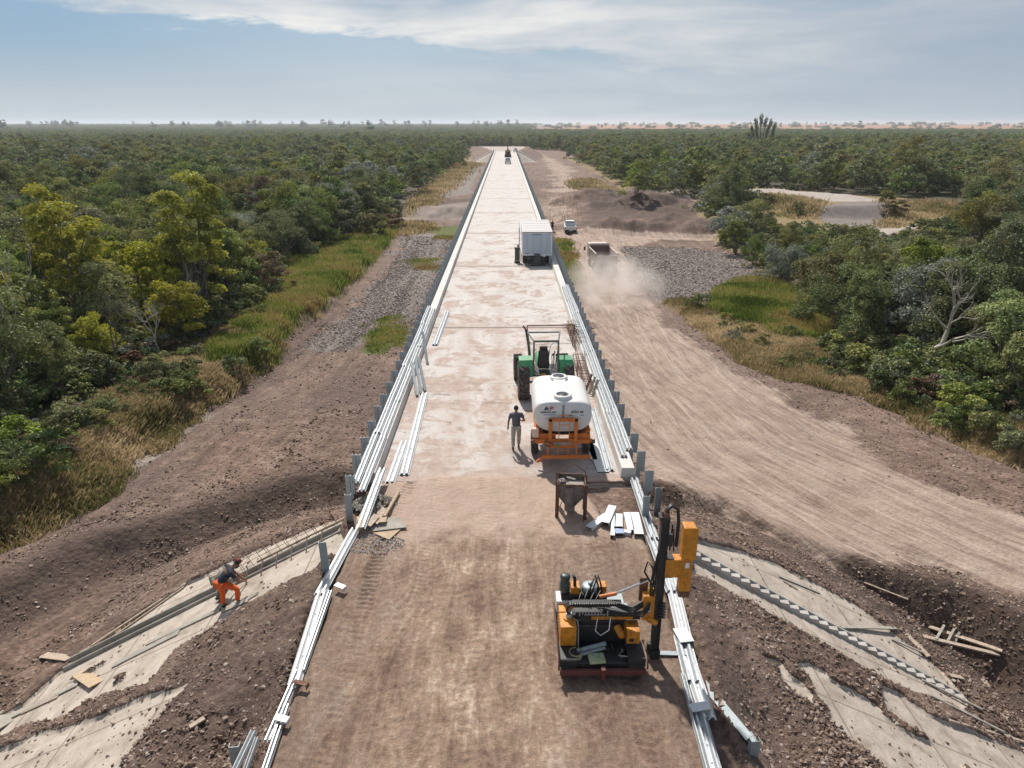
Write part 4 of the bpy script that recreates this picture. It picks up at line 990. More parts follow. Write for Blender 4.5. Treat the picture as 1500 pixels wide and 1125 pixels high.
for sgn in (-1, 1):
    mb = MB(); y = 22.0 if sgn < 0 else 22.3
    while y < 342:
        L = min(9.96, 343-y); mb.prism([(sgn*4.25,.01),(sgn*4.29,.40),(sgn*4.74,.40),(sgn*4.76,-.3),(sgn*4.72,-.3),(sgn*4.70,.01)][::sgn], y, y+L); y += 10
    bp(mb, 'kerb', M['conc_white'], bevel=.015)
for k in (-3.3, -1.1, 1.1, 3.3):
    bp(MB().prism([(k-.35,-1.5),(k+.35,-1.5),(k+.35,-1.25),(k+.12,-1.1),(k+.12,-.5),(k+.5,-.234),(k-.5,-.234),(k-.12,-.5),(k-.12,-1.1),(k-.35,-1.25)], 22.3, 342.7), 'girder', M['conc'])
for i in range(1, 16):
    y = 22+20*i; mb = MB().box((0, y, -1.92), (8.6, 1.3, .8)); 
    for x in (-3, 0, 3): mb.cyl((x, y, -9), (x, y, -2.3), .45, 16)
    bp(mb, 'pier', M['conc'])
bp(MB().box((0, 22.0, -1.4), (9.3, .5, 2.5)), 'abutment', M['conc_old']); bp(MB().box((0, 343.2, -1.4), (11, .5, 2.5)), 'abutment', M['conc_old'])
# far wing edges: pale kerbs running down the paved cone
for s in (-1, 1):
    MB().tube([(s*6.2, 343.4, .02), (s*14.6, 342.2, -4.4)], .3, 4).build('slope_kerb', M['conc_white'])
for o in [o for o in COL.objects if o.name.startswith('slope_kerb')]:
    side = 'left' if o.data.vertices[8 % len(o.data.vertices)].co.x < 0 else 'right'
    tag(o, f'pale concrete edging down the {side} side of the far paved cone', 'kerb')
# ------------------------------------------------------------------ guardrail posts along both outer faces
def post_mesh(h=1.3):
    mb = MB(); t = .008
    for x, w_, d_ in ((0, .15, .09), (.16, .13, .12)):
        hh = h if x == 0 else h*.62; z0 = 0 if x == 0 else h-hh+.001
        mb.box((x, 0, z0+hh/2), (w_, t, hh)); 
        for s in (-1, 1): mb.box((x+s*(w_/2-t/2), d_/2, z0+hh/2), (t, d_-t, hh))
    return mb
pm = post_mesh(); pmat = simple('blue_grey_zinc', (.36,.41,.43), .5, .3, .16, .12, (.24,.2,.16), 3, .1)
post0 = pm.build('guardrail_post', pmat); post0.location = (-5.06, 21.2, -.6)
tag(post0, 'blue-grey steel guardrail post standing at the left end of the bridge, nearest the camera', 'post', 'guardrail posts along the bridge')
far_v = []; far_f = []; n = 0
for s in (-1, 1):
    y = 22.8 if s < 0 else 21.5; i = 0
    while y < 343:
        if i < 145:
            o = post0.copy(); link(o); o.location = (s*5.0+random.uniform(-.015,.015), y, -.6+random.uniform(-.03,.03)); o.scale.x = s; o.rotation_euler = (random.uniform(-.02,.02), random.uniform(-.02,.02), random.uniform(-.06,.06)); n += 1
            tag(o, 'blue-grey steel guardrail post fixed to the '+('left' if s < 0 else 'right')+' outer face of the bridge', 'post', 'guardrail posts along the '+('left' if s < 0 else 'right')+' side of the bridge')
        else:
            b = len(far_v); far_v += [(v[0]*s+s*5.0, v[1]+y, v[2]-.45) for v in pm.v]; far_f += [tuple(q+b for q in f) for f in pm.f]
        y += 1.52; i += 1
tag(MB().add(far_v, far_f).build('far_guardrail_posts', pmat), 'row of tiny guardrail posts along the far half of the bridge', 'posts', kind='stuff')
def lone_post(px, py, z, hgt, lb, rz=0, tilt=0, rx=0):
    t_ = .01; hh_ = hgt+.5; o = MB().box((0,0,hh_/2), (.20,t_,hh_)).box((-.095,.055,hh_/2), (t_,.10,hh_)).box((.095,.055,hh_/2), (t_,.10,hh_)).build('steel_post', M['galv_dull']); p = at(px, py, z); o.location = (p.x, p.y, z-.5); o.rotation_euler = (rx, tilt, rz); tag(o, lb, 'post'); return o
lone_post(513, 770, -.25, 1.1, 'grey steel post standing beside the plywood sheets at the left road edge', 0)
lone_post(482, 862, -.5, 1.5, 'lone grey steel post on the left slope above the worker in orange trousers', .2, -.03)
lone_post(352, 1150, -.7, 1.0, 'grey steel post with attached rail ends at the bottom left of the road', .1)
lone_post(945, 768, -.2, 1.0, 'grey steel post just behind the top of the drill mast', 0)
lone_post(1098, 1150, -.85, 1.15, 'grey steel post at the bottom right, at the lower end of the leaning rail', .15)
o = lone_post(962, 752, -.3, .95, 'broad grey steel post right of the rails before the drill mast', 3.0)
# ------------------------------------------------------------------ guardrail beams
def wbeam_mesh(L=4.13):
    p = [(-.155,.012),(-.14,-.004),(-.122,.02),(-.092,.082),(-.055,.082),(-.022,.014),(0,.0),(.022,.014),(.055,.082),(.092,.082),(.122,.02),(.14,-.004),(.155,.012)]
    return MB().prism(p+[(a, b-.006) for a, b in p[::-1]], -L/2, L/2)
def cchan_mesh(L=1.0, w_=.2, h_=.1):
    t = .008; p = [(-w_/2,0),(-w_/2,h_),(w_/2,h_),(w_/2,0),(w_/2-t,0),(w_/2-t,h_-t),(-w_/2+t,h_-t),(-w_/2+t,0)]
    return MB().prism(p, -L/2, L/2)
bm_ = {}
for k, m_ in (('clean', M['galv']), ('white', M['galv_flat'])):
    q = wbeam_mesh(); bx_ = q.build('guardrail_beam', m_)
    holes = MB()
    for yy in (-1.98, -1.9, -.95, 0, .95, 1.9, 1.98):
        holes.box((0, yy, .0085), (.018, .05, .004)); 
    holes.build('bolt_slots', M['black'], bx_); bm_[k] = [bx_, False]
def beam(p0, p1, lb, k='clean', group=None, roll=0.0, name='guardrail_beam', wide=1.0):
    p0, p1 = Vector(p0), Vector(p1); src = bm_[k]
    o = src[0] if not src[1] else copy_tree(src[0]); src[1] = True
    d = p1-p0; o.location = (p0+p1)/2; q = d.to_track_quat('Y', 'Z'); o.rotation_euler = (q.to_matrix() @ Matrix.Rotation(roll, 3, 'Y')).to_euler(); o.scale = (wide, d.length/4.13, 1)
    tag(o, lb, 'guardrail beam', group); return o
for s, offs, y0, y1 in ((-1, (4.47, 4.77), 20.6, 42), (1, (4.50, 4.78), 23.1, 48)):
    side = 'left' if s < 0 else 'right'
    for j, xo in enumerate(offs):
        y = y0+j*.55; i = 0
        while y < y1:
            z = .43+.015*(i % 2)+.09*j*(s < 0)*0+(.02 if j else 0)
            a = (s*(xo+random.uniform(-.03,.03)), y, z); b = (s*(xo+random.uniform(-.03,.03)), y+4.3, .43+.015*((i+1) % 2)+(.02 if j else 0))
            beam(a, b, f'long ribbed guardrail beam lying on top of the {side} kerb in the {"inner" if j == 0 else "outer"} row', 'clean', f'guardrail beams laid on the {side} kerb', random.uniform(-.1,.1), wide=.85)
            y += 4.02; i += 1
# third line on the left, hanging past the end of the kerb
for j, (a, b, lb) in enumerate([((528,775,.25),(560,688,.45),'ribbed beam sticking out past the left end of the kerb')]):
    beam(at(*a), at(*b), lb)
LP = [((381,1150),(420,1035),'narrow muddy rail at the bottom left road edge','clean',.5),((392,1088),(437,985),'half-buried beam covered in soil at the left road edge','clean',.6),((431,1003),(472,868),'flat white beam lying along the left road edge','white',1.0),((443,985),(484,868),'ribbed beam on the road side of the flat white beam, left','clean',.45),
      ((468,872),(520,776),'clean beam below the plywood sheets on the left road edge','white',1.0),
      ((928,700),(958,790),'ribbed beam directly past the right kerb end','clean',1.0),((953,785),(984,868),'beam passing behind the drill mast on the right road edge','clean',1.0),
      ((982,845),(1003,935),'smooth white beam right of the drill mast foot','white',1.15),((998,930),(1016,1000),'ribbed beam beyond the bracket at the right road edge','clean',1.3),((1008,965),(1038,1055),'wide muddy beam at the right road edge near the bottom','white',1.1),((1022,1040),(1052,1150),'ribbed beam at the bottom right of the road','clean',1.0),
      ((1000,990),(1043,1150),'thin inner rail at the bottom right of the road','clean',.5)]
for a, b, lb, k, wd in LP: beam(at(*a, .06), at(*b, .07), lb, k, wide=wd)
beam(at(330,1160,.1), at(372,1072,.45), 'two-part white rail propped on the post at the bottom left', 'white', wide=.5); beam(at(345,1170,.1), at(377,1082,.42), 'narrow white rail beside the propped one at the bottom left', 'white', wide=.35)
for a, b, lb, k in [((571,708),(592,648),'shorter beam lying on the left of the deck near its end','white'),((592,696),(622,577),'long beam lying on the left of the deck','white'),((637,506),(655,457),'beam lying on the left of the deck farther up','clean'),((893,690),(868,598),'ribbed beam lying on the right of the deck beside the trailer','clean')]:
    p, q = at(*a, .03), at(*b, .03); beam(p, q, lb, k, wide=1.15)
def plate(nm, a, b, wd, h_, lb, mat, cat, z=.03, z1=None, group=None):
    p, q = at(*a, z), at(*b, z if z1 is None else z1); d = q-p
    o = cchan_mesh(d.length, wd, h_).build(nm, mat); o.location = (p+q)/2; o.rotation_euler = d.to_track_quat('Y', 'Z').to_euler(); return tag(o, lb, cat, group)
plate('steel_plate', (884,692), (865,645), .42, .03, 'flat white plate on the deck right of the trailer, nearest the kerb beam', M['galv_flat'], 'plate')
plate('steel_plate', (870,674), (863,646), .26, .03, 'flat pale plate on the deck just right of the trailer wheel', M['galv_flat'], 'plate', .03)
for i, (a, b, wd, z, lb) in enumerate([((862,777),(889,758),.24,.03,'white channel piece pointing left in the loose pile by the road edge'),((886,770),(897,745),.26,.10,'white channel piece lying across the top left of the pile'),((897,789),(899,757),.13,.03,'narrow upright-lying channel piece in the middle of the pile'),((906,779),(906,757),.24,.03,'white channel piece right of the narrow one in the pile'),((908,786),(905,776),.26,.03,'bluish short channel piece in front of the pile'),((913,782),(924,784),.15,.03,'short crosswise channel piece in front of the pile'),((924,781),(918,755),.22,.03,'thin white channel piece left of the largest one in the pile'),((936,787),(929,755),.28,.03,'largest white channel piece at the right end of the pile')]):
    plate('steel_channel', a, b, wd, .12, lb, M['galv_flat'] if i != 4 else simple('bluish_zinc', (.42,.50,.66), .3, .5, .1, .1), 'steel channel', z)
for i, (a, z0, b, z1, lb) in enumerate([((617,577),.05,(606,512),1.5,'left one of the dark posts leaning over the left kerb'),((623,573),.05,(609,506),1.6,'middle dark post leaning over the left kerb'),((611,580),.05,(601,522),1.3,'lowest dark post leaning over the left kerb'),((626,533),.05,(618,480),1.5,'thin dark post leaning over the left kerb behind the others')]):
    p, q = at(*a, z0), at(*b, z1); d = q-p; d = d.normalized()*2.0; q = p+d
    o = cchan_mesh(2.0, .13, .08).build('leaning_post', M['galv_dull']); o.location = (p+q)/2; o.rotation_euler = d.to_track_quat('Y', 'Z').to_euler(); tag(o, lb, 'post')
# big I-section resting on the post at the bottom right, and its short companion
def longbox(nm, p, q, w_, h_, mat, lb, cat):
    d = q-p; L = d.length; o = MB().box((0,0,h_/2), (w_, L, .012)).box((0,0,-h_/2), (w_, L, .012)).box((0,0,0), (.012, L, h_-.012)).build(nm, mat)
    o.location = (p+q)/2; o.rotation_euler = (d.to_track_quat('Y', 'Z').to_matrix() @ Matrix.Rotation(.5, 3, 'Y')).to_euler(); return tag(o, lb, cat)
longbox('steel_beam', at(1032,1003,-.25), at(1100,1085,.02), .17, .16, M['galv_dull'], 'dull blue-grey steel beam slanting over the hole at the bottom right', 'steel beam')
longbox('steel_beam', at(1098,1075,-.5), at(1116,1112,-.6), .14, .12, M['galv_dull'], 'short end of a steel beam sticking out behind the bottom right post', 'steel beam')
# small bits: spacer plates on the rails
for i, (px, py, w_, d_, z, rz, lb) in enumerate([(1025,1035,.42,.22,.2,.2,'square white plate bolted across the right rail near the bottom'),(1001,930,.34,.5,.18,.15,'bent white plate lying over the right rail'),(498,858,.30,.16,.2,-.5,'folded white plate under the plywood on the left rail'),(440,1000,.34,.12,.2,-.3,'rusty plate at the end of the flat white beam'),(412,1052,.3,.16,.2,-.3,'bent plate at the muddy end of the left rail')]):
    o = MB().box((0,0,0), (w_, d_, .02)).box((w_/2,0,-.05), (.02,d_,.1)).build('steel_plate', M['galv_flat'] if i != 3 else M['rust'], bevel=.004); o.location = at(px, py, z); o.rotation_euler.z = rz; tag(o, lb, 'plate')
# ------------------------------------------------------------------ things on the side slopes
def oncone(px, py): 
    return hit(px, py)
def board(nm, a, b, wd, th, lb, mat=None, cat='plank', lift=.03, group=None, tilt=0.0):
    p, q = hit(*a)+Vector((0,0,lift)), hit(*b)+Vector((0,0,lift)); d = q-p
    mb = MB().box((0,0,0), (wd, d.length, th)); o = mb.build(nm, mat or M['wood'], bevel=.004)
    o.location = (p+q)/2; o.rotation_euler = (d.to_track_quat('Y', 'Z').to_matrix() @ Matrix.Rotation(tilt, 3, 'Y')).to_euler(); return tag(o, lb, cat, group)
# --- left: formwork of the drainage channel running down the ridge
A0 = hit(500, 790); B0 = hit(88, 993); A0.z += .05; B0.z += .05
dv = (B0-A0); Lr = dv.length; e = dv.normalized(); nrm = Vector((0,0,1)); sd_ = e.cross(nrm).normalized()
if sd_.y < 0: sd_ = -sd_
up_ = sd_.cross(e); up_ = up_ if up_.z > 0 else -up_
def fpt(s, off, h): return A0+e*s+sd_*off+up_*h
def fbox(mb, s0, s1, off, h0, h1, th):
    vs = [fpt(s, off+o_, h) for s in (s0, s1) for o_ in (-th/2, th/2) for h in (h0, h1)]
    mb.add(vs, [(0,1,3,2),(4,6,7,5),(0,4,5,1),(2,3,7,6),(0,2,6,4),(1,5,7,3)]); return mb
o = fbox(fbox(MB(), 0, Lr, .30, -.1, .08, .05), 0, Lr*.98, .56, -.1, .16, .05).build('channel_formwork', M['conc_old'], bevel=.005)  # darker finish puts the boards' shade into their colour
tag(o, 'long shade-darkened board formwork of the drain running down the left slope', 'formwork')
o = fbox(MB(), .2, Lr, .44, -.06, .02, .32).build('drain_channel', M['conc_old']); tag(o, 'concrete floor of the drain between the boards on the left slope', 'drain')
cage = MB(); s = .15
while s < Lr*.46:
    cage.tube([fpt(s, .70, -.1), fpt(s+random.uniform(-.02,.02), .72, .62)], .009, 5); 
    if int(s*10) % 2 == 0: cage.tube([fpt(s+.08, .74, -.1), fpt(s+.08, .73, .5)], .008, 5)
    s += .33
for h in (.34, .48): cage.tube([fpt(.1, .71, h), fpt(Lr*.46, .71, h-.02)], .008, 5)
tag(cage.build('rebar_fence', M['rust']), 'row of thin upright rusty bars tied along the drain on the left slope', 'rebar')
s = .5; i = 0
while s < Lr*.44:
    o = MB().tube([fpt(s+.18, -.02, .02), fpt(s, .30, .34)], .022, 4).build('brace_stick', M['wood']); i += 1
    tag(o, 'pale diagonal wooden stick bracing the drain boards on the left slope', 'stick', 'brace sticks along the left drain'); s += .52
board('plank', (273,857), (118,962), .07, .06, 'long thin timber marking the outer edge of the left paved strip')
board('plank', (270,862), (122,966), .05, .05, 'second thin timber just inside the outer edge timber on the left', lift=.05)
board('plank', (322,895), (215,945), .16, .04, 'dark plank lying just below the drain boards on the left slope', M['conc_old'])
board('plank', (262,928), (166,977), .22, .04, 'wide grey plank with a pointed end on the left slope', M['conc_old'])
board('plank', (115,1003), (20,1050), .20, .04, 'weathered plank at the lower left end of the drain', M['conc_old'], tilt=.1)
board('plank', (85,1022), (32,1046), .10, .04, 'thin split plank beside the weathered one at the lower left')
board('board', (120,985), (146,1002), .55, .03, 'square board stained with mortar across the left drain', M['ply'], 'board')
board('board', (64,962), (103,966), .30, .03, 'loose trapezoid board lying on the dirt left of the drain', M['wood'], 'board')
board('board', (-10,1052), (12,1062), .6, .03, 'dark board cut off by the left edge of the photo', M['conc_old'], 'board')
board('board', (330,893), (366,878), .35, .03, 'scrap board under the worker in orange trousers', M['conc_old'], 'board')
board('board', (345,890), (378,870), .12, .03, 'narrow scrap of board right of the worker in orange trousers', M['conc_old'], 'board')
board('plank', (278,1068), (300,1054), .12, .05, 'small wood offcut half buried in the soil of the left slope')
tag(fbox(MB(), 0, 3.2, 1.15, -.06, .02, .06).build('edge_board', M['wood']), 'thin board edging at the top of the left drain', 'board')
# --- right: stepped spillway with saw-tooth steps
A1 = hit(1012, 812)+Vector((0,0,-.02)); B1 = hit(1412, 1028)+Vector((0,0,-.02)); dv1 = B1-A1; L1 = dv1.length; e1 = dv1.normalized()
sd1 = Vector((0,0,1)).cross(e1).normalized()
if sd1.y < 0: sd1 = -sd1
ns = 28; run = L1/ns; hx = Vector((e1.x, e1.y, 0)).normalized(); drop = -dv1.z/ns; hrun = math.hypot(dv1.x, dv1.y)/ns
def stair(mb, off0, off1):
    for i in range(ns):
        p = A1+dv1*(i/ns)
        a = p+Vector((0,0,.02)); b = p+dv1/ns*.97+Vector((0,0,.13)); c = p+dv1/ns-Vector((0,0,.15)); d_ = p-Vector((0,0,.15))
        vs = []
        for of in (off0, off1): vs += [a+sd1*of, b+sd1*of, c+sd1*of, d_+sd1*of]
        mb.add(vs, [(0,1,2,3),(7,6,5,4),(0,4,5,1),(1,5,6,2),(2,6,7,3),(3,7,4,0)])
    return mb
root = empty('stepped_spillway', A1, 0, 'concrete spillway with saw-tooth steps running down the right slope', 'spillway')
for nm, mb in (('steps', stair(MB(), -.02, .17)),):
    o = mb.build(nm, M['conc'], root); o.location = -A1
def rbox(mb, off, h0, h1, th, s0=0.0, s1=1.0):
    vs = []
    for s in (s0, s1):
        for o_ in (-th/2, th/2):
            for h in (h0, h1): vs.append(A1+dv1*s+sd1*(off+o_)+Vector((0,0,h)))
    return mb.add(vs, [(0,1,3,2),(4,6,7,5),(0,4,5,1),(2,3,7,6),(0,2,6,4),(1,5,7,3)])
o = rbox(MB(), .22, -.2, .13, .07).build('side_wall', M['conc'], root, bevel=.01); o.location = -A1
o = rbox(MB(), -.06, -.2, -.09, .06).build('side_wall', M['conc'], root, bevel=.01); o.location = -A1
board('plank', (1232,920), (1312,922), .14, .04, 'bent plank lying on the outer edge of the right paving', M['conc_old'])
board('plank', (1140,845), (1200,870), .12, .03, 'curved strip of wood on the upper right paving', M['conc_old'])
board('plank', (1147,852), (1168,865), .05, .03, 'short stick left of the curved strip on the right paving')
board('plank', (1327,930), (1360,964), .16, .04, 'pale plank crossing another near the foot of the right slope')
board('plank', (1305,938), (1352,960), .08, .04, 'darker plank crossed by the pale one near the foot of the right slope', M['conc_old'])
board('plank', (1360,921), (1468,955), .18, .05, 'upper of the two long pale planks lying side by side on the right')
board('plank', (1352,934), (1462,965), .16, .05, 'lower of the two long pale planks lying side by side on the right')
for i, (a, b) in enumerate([((1370,941),(1381,924)),((1386,946),(1396,928)),((1396,949),(1404,932))]): board('wood_peg', a, b, .08, .07, 'short dark timber laid across the two long pale planks', M['conc_old'], 'timber', .12, 'short timbers on the long pale planks')

board('board', (1440,1000), (1448,1004), .32, .03, 'small square board on the dirt at the right', M['wood'], 'board')
board('board', (1390,992), (1410,994), .2, .03, 'small pale board on the dirt below the long planks', M['wood'], 'board')
board('plank', (1350,998), (1438,1042), .07, .05, 'long dark stick along the bottom of the right steps', M['conc_old'])
board('plank', (1362,1020), (1470,1074), .08, .05, 'long batten on the lower right paving', M['conc_old']); board('plank', (1390,1056), (1500,1088), .10, .05, 'pale batten reaching the right edge of the photo')
board('plank', (1265,855), (1330,880), .06, .04, 'thin straight stick on the dirt above the right paving')
# --- plywood sheets and scraps beside the left kerb end
def sheet(pts, z, th, lb, mat, nm='plywood_sheet'):
    v = [at(x, y, z) for x, y in pts]; n = len(v); w2 = [p-Vector((0,0,th)) for p in v]
    fs = [tuple(range(n)), tuple(range(n, 2*n))[::-1]]+[(i, (i+1)%n, n+(i+1)%n, n+i) for i in range(n)]
    o = MB().add([tuple(p) for p in v+w2], fs).build(nm, mat, bevel=.003); return tag(o, lb, 'board')
sheet([(532,760),(585,757),(596,772),(545,778)], .10, .02, 'grey mud-covered plywood sheet on the left road edge', M['conc_old'])
sheet([(540,778),(594,769),(570,790)], .06, .02, 'clean tan plywood sheet sticking out under the muddy one', M['ply'])
sheet([(545,762),(560,742),(566,746),(553,768)], .2, .02, 'pale scrap board standing in the plywood heap', M['wood'])
sheet([(535,768),(548,752),(556,757),(543,771)], .24, .02, 'curved strip of veneer on the plywood heap', M['wood']); sheet([(556,758),(567,757),(565,764),(555,765)], .22, .02, 'small square offcut on the plywood heap', M['ply'])
sheet([(522,757),(531,755),(534,771),(527,773)], .3, .03, 'pinkish block at the foot of the stacked beams', M['ply'])
p, q = at(563,757,.2), at(584,721,.1); d = q-p; o = MB().cyl((0,-d.length/2,0), (0,d.length/2,0), .055, 10).build('wooden_pole', M['ply']); o.location = (p+q)/2; o.rotation_euler = d.to_track_quat('Y','Z').to_euler(); tag(o, 'round wooden pole resting on the plywood heap', 'pole')
# rubble heap, spilled cement
def heap(nm, c, r, h, mat, lb, cat, n=420, s=.05, sq=.7):
    rg = random.Random(len(lb)); mb = MB()
    for i in range(n):
        a = rg.uniform(0, 6.28); q = r*math.sqrt(rg.random()); x, y = q*math.cos(a), q*sq*math.sin(a); z = h*max(0, 1-(q/r)**1.5)*rg.random()
        sz = s*rg.uniform(.5, 1.6); mb.box((x, y, z), (sz, sz*rg.uniform(.6,1.2), sz*.7), rg.uniform(0,3), rg.uniform(-.7,.7), rg.uniform(-.7,.7), taper=.6)
    o = mb.build(nm, mat); o.location = c; return tag(o, lb, cat, kind='stuff')
heap('rubble', at(549,738,.02), .75, .32, M['conc_old'], 'grey rubble and mortar lumps at the left end of the kerb', 'rubble', 520, .07)
heap('cement_crumbs', at(548,796,.03), .9, .06, M['conc'], 'grey cement crumbs spilled below the plywood', 'rubble', 500, .03, .6)
# ------------------------------------------------------------------ clods and stones lying loose
def stones(name, n, region, smin, smax, cols, label, seed, ymax=60):
    rg = np.random.default_rng(seed); C = []; tot = 0
    while tot < n:
        y = 9*np.exp(rg.random(60000)*math.log(ymax/9)); x = rg.uniform(-1, 1, 60000)*(y*.9+5)
        k = region(x, y) > rg.random(60000); C.append(np.stack([x[k], y[k]], 1)); tot += int(k.sum())
    C = np.concatenate(C)[:n]; z = terrain(C[:,0], C[:,1], True); n = len(C)
    ph = (1+5**.5)/2; ico = np.array([(-1,ph,0),(1,ph,0),(-1,-ph,0),(1,-ph,0),(0,-1,ph),(0,1,ph),(0,-1,-ph),(0,1,-ph),(ph,0,-1),(ph,0,1),(-ph,0,-1),(-ph,0,1)])/1.9
    F_ = np.array([(0,11,5),(0,5,1),(0,1,7),(0,7,10),(0,10,11),(1,5,9),(5,11,4),(11,10,2),(10,7,6),(7,1,8),(3,9,4),(3,4,2),(3,2,6),(3,6,8),(3,8,9),(4,9,5),(2,4,11),(6,2,10),(8,6,7),(9,8,1)])
    s = (smin+(smax-smin)*rg.random(n)**3.2)*np.maximum(1, C[:,1]/26)**.6; V = ico[None]*(1+.35*rg.normal(size=(n,12,1)))*np.array([[[1,1,.7]]])*(.7+.6*rg.random((n,1,3)))
    a = rg.random(n)*6.28; ca, sa = np.cos(a)[:,None], np.sin(a)[:,None]; X = V[:,:,0]*ca-V[:,:,1]*sa; Y = V[:,:,0]*sa+V[:,:,1]*ca
    V = np.stack([X, Y, V[:,:,2]], -1)*s[:,None,None]+np.stack([C[:,0], C[:,1], z+s*.15], -1)[:,None,:]
    Fq = (F_[None]+np.arange(n)[:,None,None]*12).reshape(-1, 3)
    nt = NT(name+'_surface'); lv = nt.n('Attribute', attribute_name='lv').outputs['Fac']; c = nt.ramp(lv, cols); c = nt.mix(nt.noise(nt.pos(), 18, 3, .6), c, nt.mix(.5, c, (.08,.055,.045))); nt.bsdf(c, .95)
    o = np_mesh(name, V.reshape(-1, 3), Fq, nt.m, False, {'lv': ('FLOAT', np.repeat(rg.random(n), 12))}); tag(o, label, 'stones', kind='stuff')
def reg_soil(x, y):
    r = rough(x, y)*(1-slabmask(x, y)*.97)*(np.where((np.abs(x) < 4.7)&(y < 22.5), 0, 1))
    r = r*(1-sst(.5,-.5, sdf(VEG_L, x, y)))*(1-sst(.5,-.5, sdf(VEG_R, x, y)))*(1-.97*sst(.1,.5, roadmask(x, y)))
    return np.clip(r*(.35+.65*(fbm(x, y, .5, 3, 300) > 0)), 0, 1)
scol = [(0,(.10,.06,.042)),(.45,(.21,.14,.10)),(.8,(.34,.25,.19)),(1,(.52,.44,.37))]
stones('soil_clods', 90000, reg_soil, .010, .06, scol, 'loose brown clods and pebbles over the bare ground', 31)
stones('gravel', 42000, lambda x, y: zmask(GRAV[:2], x, y, 1.0, 1.5, 140), .014, .058, [(0,(.15,.11,.095)),(.5,(.30,.245,.215)),(1,(.48,.42,.38))], 'grey-brown gravel and pebbles on the cleared strips', 32, 110)
stones('road_grit', 9000, lambda x, y: ((np.abs(x) < 4.3)&(y < 21.5))*(.25+.75*(np.abs(x+.8) > 2.2)*(fbm(x, y, .6, 3, 303) > -.1)), .008, .045, scol, 'small stones scattered on the dirt road', 33, 22)
# ------------------------------------------------------------------ text helper
def text(name, s, size, mat, parent, loc, rot=(PI/2, 0, 0), ext=.004, bold=0.0, sx=1.0):
    cu = bpy.data.curves.new(name, 'FONT'); cu.body = s; cu.size = size; cu.extrude = ext; cu.offset = bold; cu.align_x = 'CENTER'; cu.resolution_u = 3
    t = bpy.data.objects.new(name, cu); COL.objects.link(t); dg = bpy.context.evaluated_depsgraph_get(); me = bpy.data.meshes.new_from_object(t.evaluated_get(dg)); bpy.data.objects.remove(t)
    o = bpy.data.objects.new(name, me); me.materials.clear(); me.materials.append(mat); link(o, parent); o.location = loc; o.rotation_euler = rot; o.scale.x = sx; return o
def wheel(parent, c, rad, wid, lugs=0, rimmat='orange', name='wheel', axis=1):
    """a wheel whose axle runs along x: tyre with lugs, rim and hub"""
    w_ = wid/2; W_ = empty(name); W_.parent = parent; W_.location = c
    mb = MB().lathe([(rad*.58,-w_*.8),(rad*.75,-w_),(rad*.93,-w_*.97),(rad*.985,-w_*.75),(rad,0),(rad*.985,w_*.75),(rad*.93,w_*.97),(rad*.75,w_),(rad*.58,w_*.8),(rad*.56,0),(rad*.58,-w_*.8)], 36, axis='x')
    if lugs:
        for i in range(lugs):
            a = 2*PI*i/lugs
            for s in (-1, 1):
                aa = a+(PI/lugs if s > 0 else 0)
                m = Matrix.Rotation(aa, 4, 'X') @ Matrix.Translation((s*w_*.48, 0, rad+.012)) @ Matrix.Rotation(s*.62, 4, 'Z')
                mb.add([m @ Vector(v) for v in [(-w_*.56,-.03,-.05),(w_*.56,-.03,-.05),(w_*.56,.03,-.05),(-w_*.56,.03,-.05),(-w_*.56,-.022,.03),(w_*.56,-.022,.045),(w_*.56,.022,.045),(-w_*.56,.022,.045)]], [(0,3,2,1),(4,5,6,7),(0,1,5,4),(1,2,6,5),(2,3,7,6),(3,0,4,7)])
    else:
        for i in range(40):
            m = Matrix.Rotation(2*PI*i/40, 4, 'X') @ Matrix.Translation((0,0,rad)); mb.box(m @ Vector((0,0,0)), (wid*.7, .02, .02), rx=2*PI*i/40)
    mb.build('tyre', M['rubber'], W_)
    MB().lathe([(rad*.10,-w_*.25),(rad*.3,-w_*.3),(rad*.5,-w_*.55),(rad*.585,-w_*.8),(rad*.60,-w_*.78),(rad*.60,w_*.78),(rad*.585,w_*.8),(rad*.5,w_*.55),(rad*.3,w_*.3),(rad*.1,w_*.25)], 28, axis='x').cyl((-w_*.34,0,0),(w_*.34,0,0), rad*.16, 12).build('rim', M[rimmat], W_)
    return W_
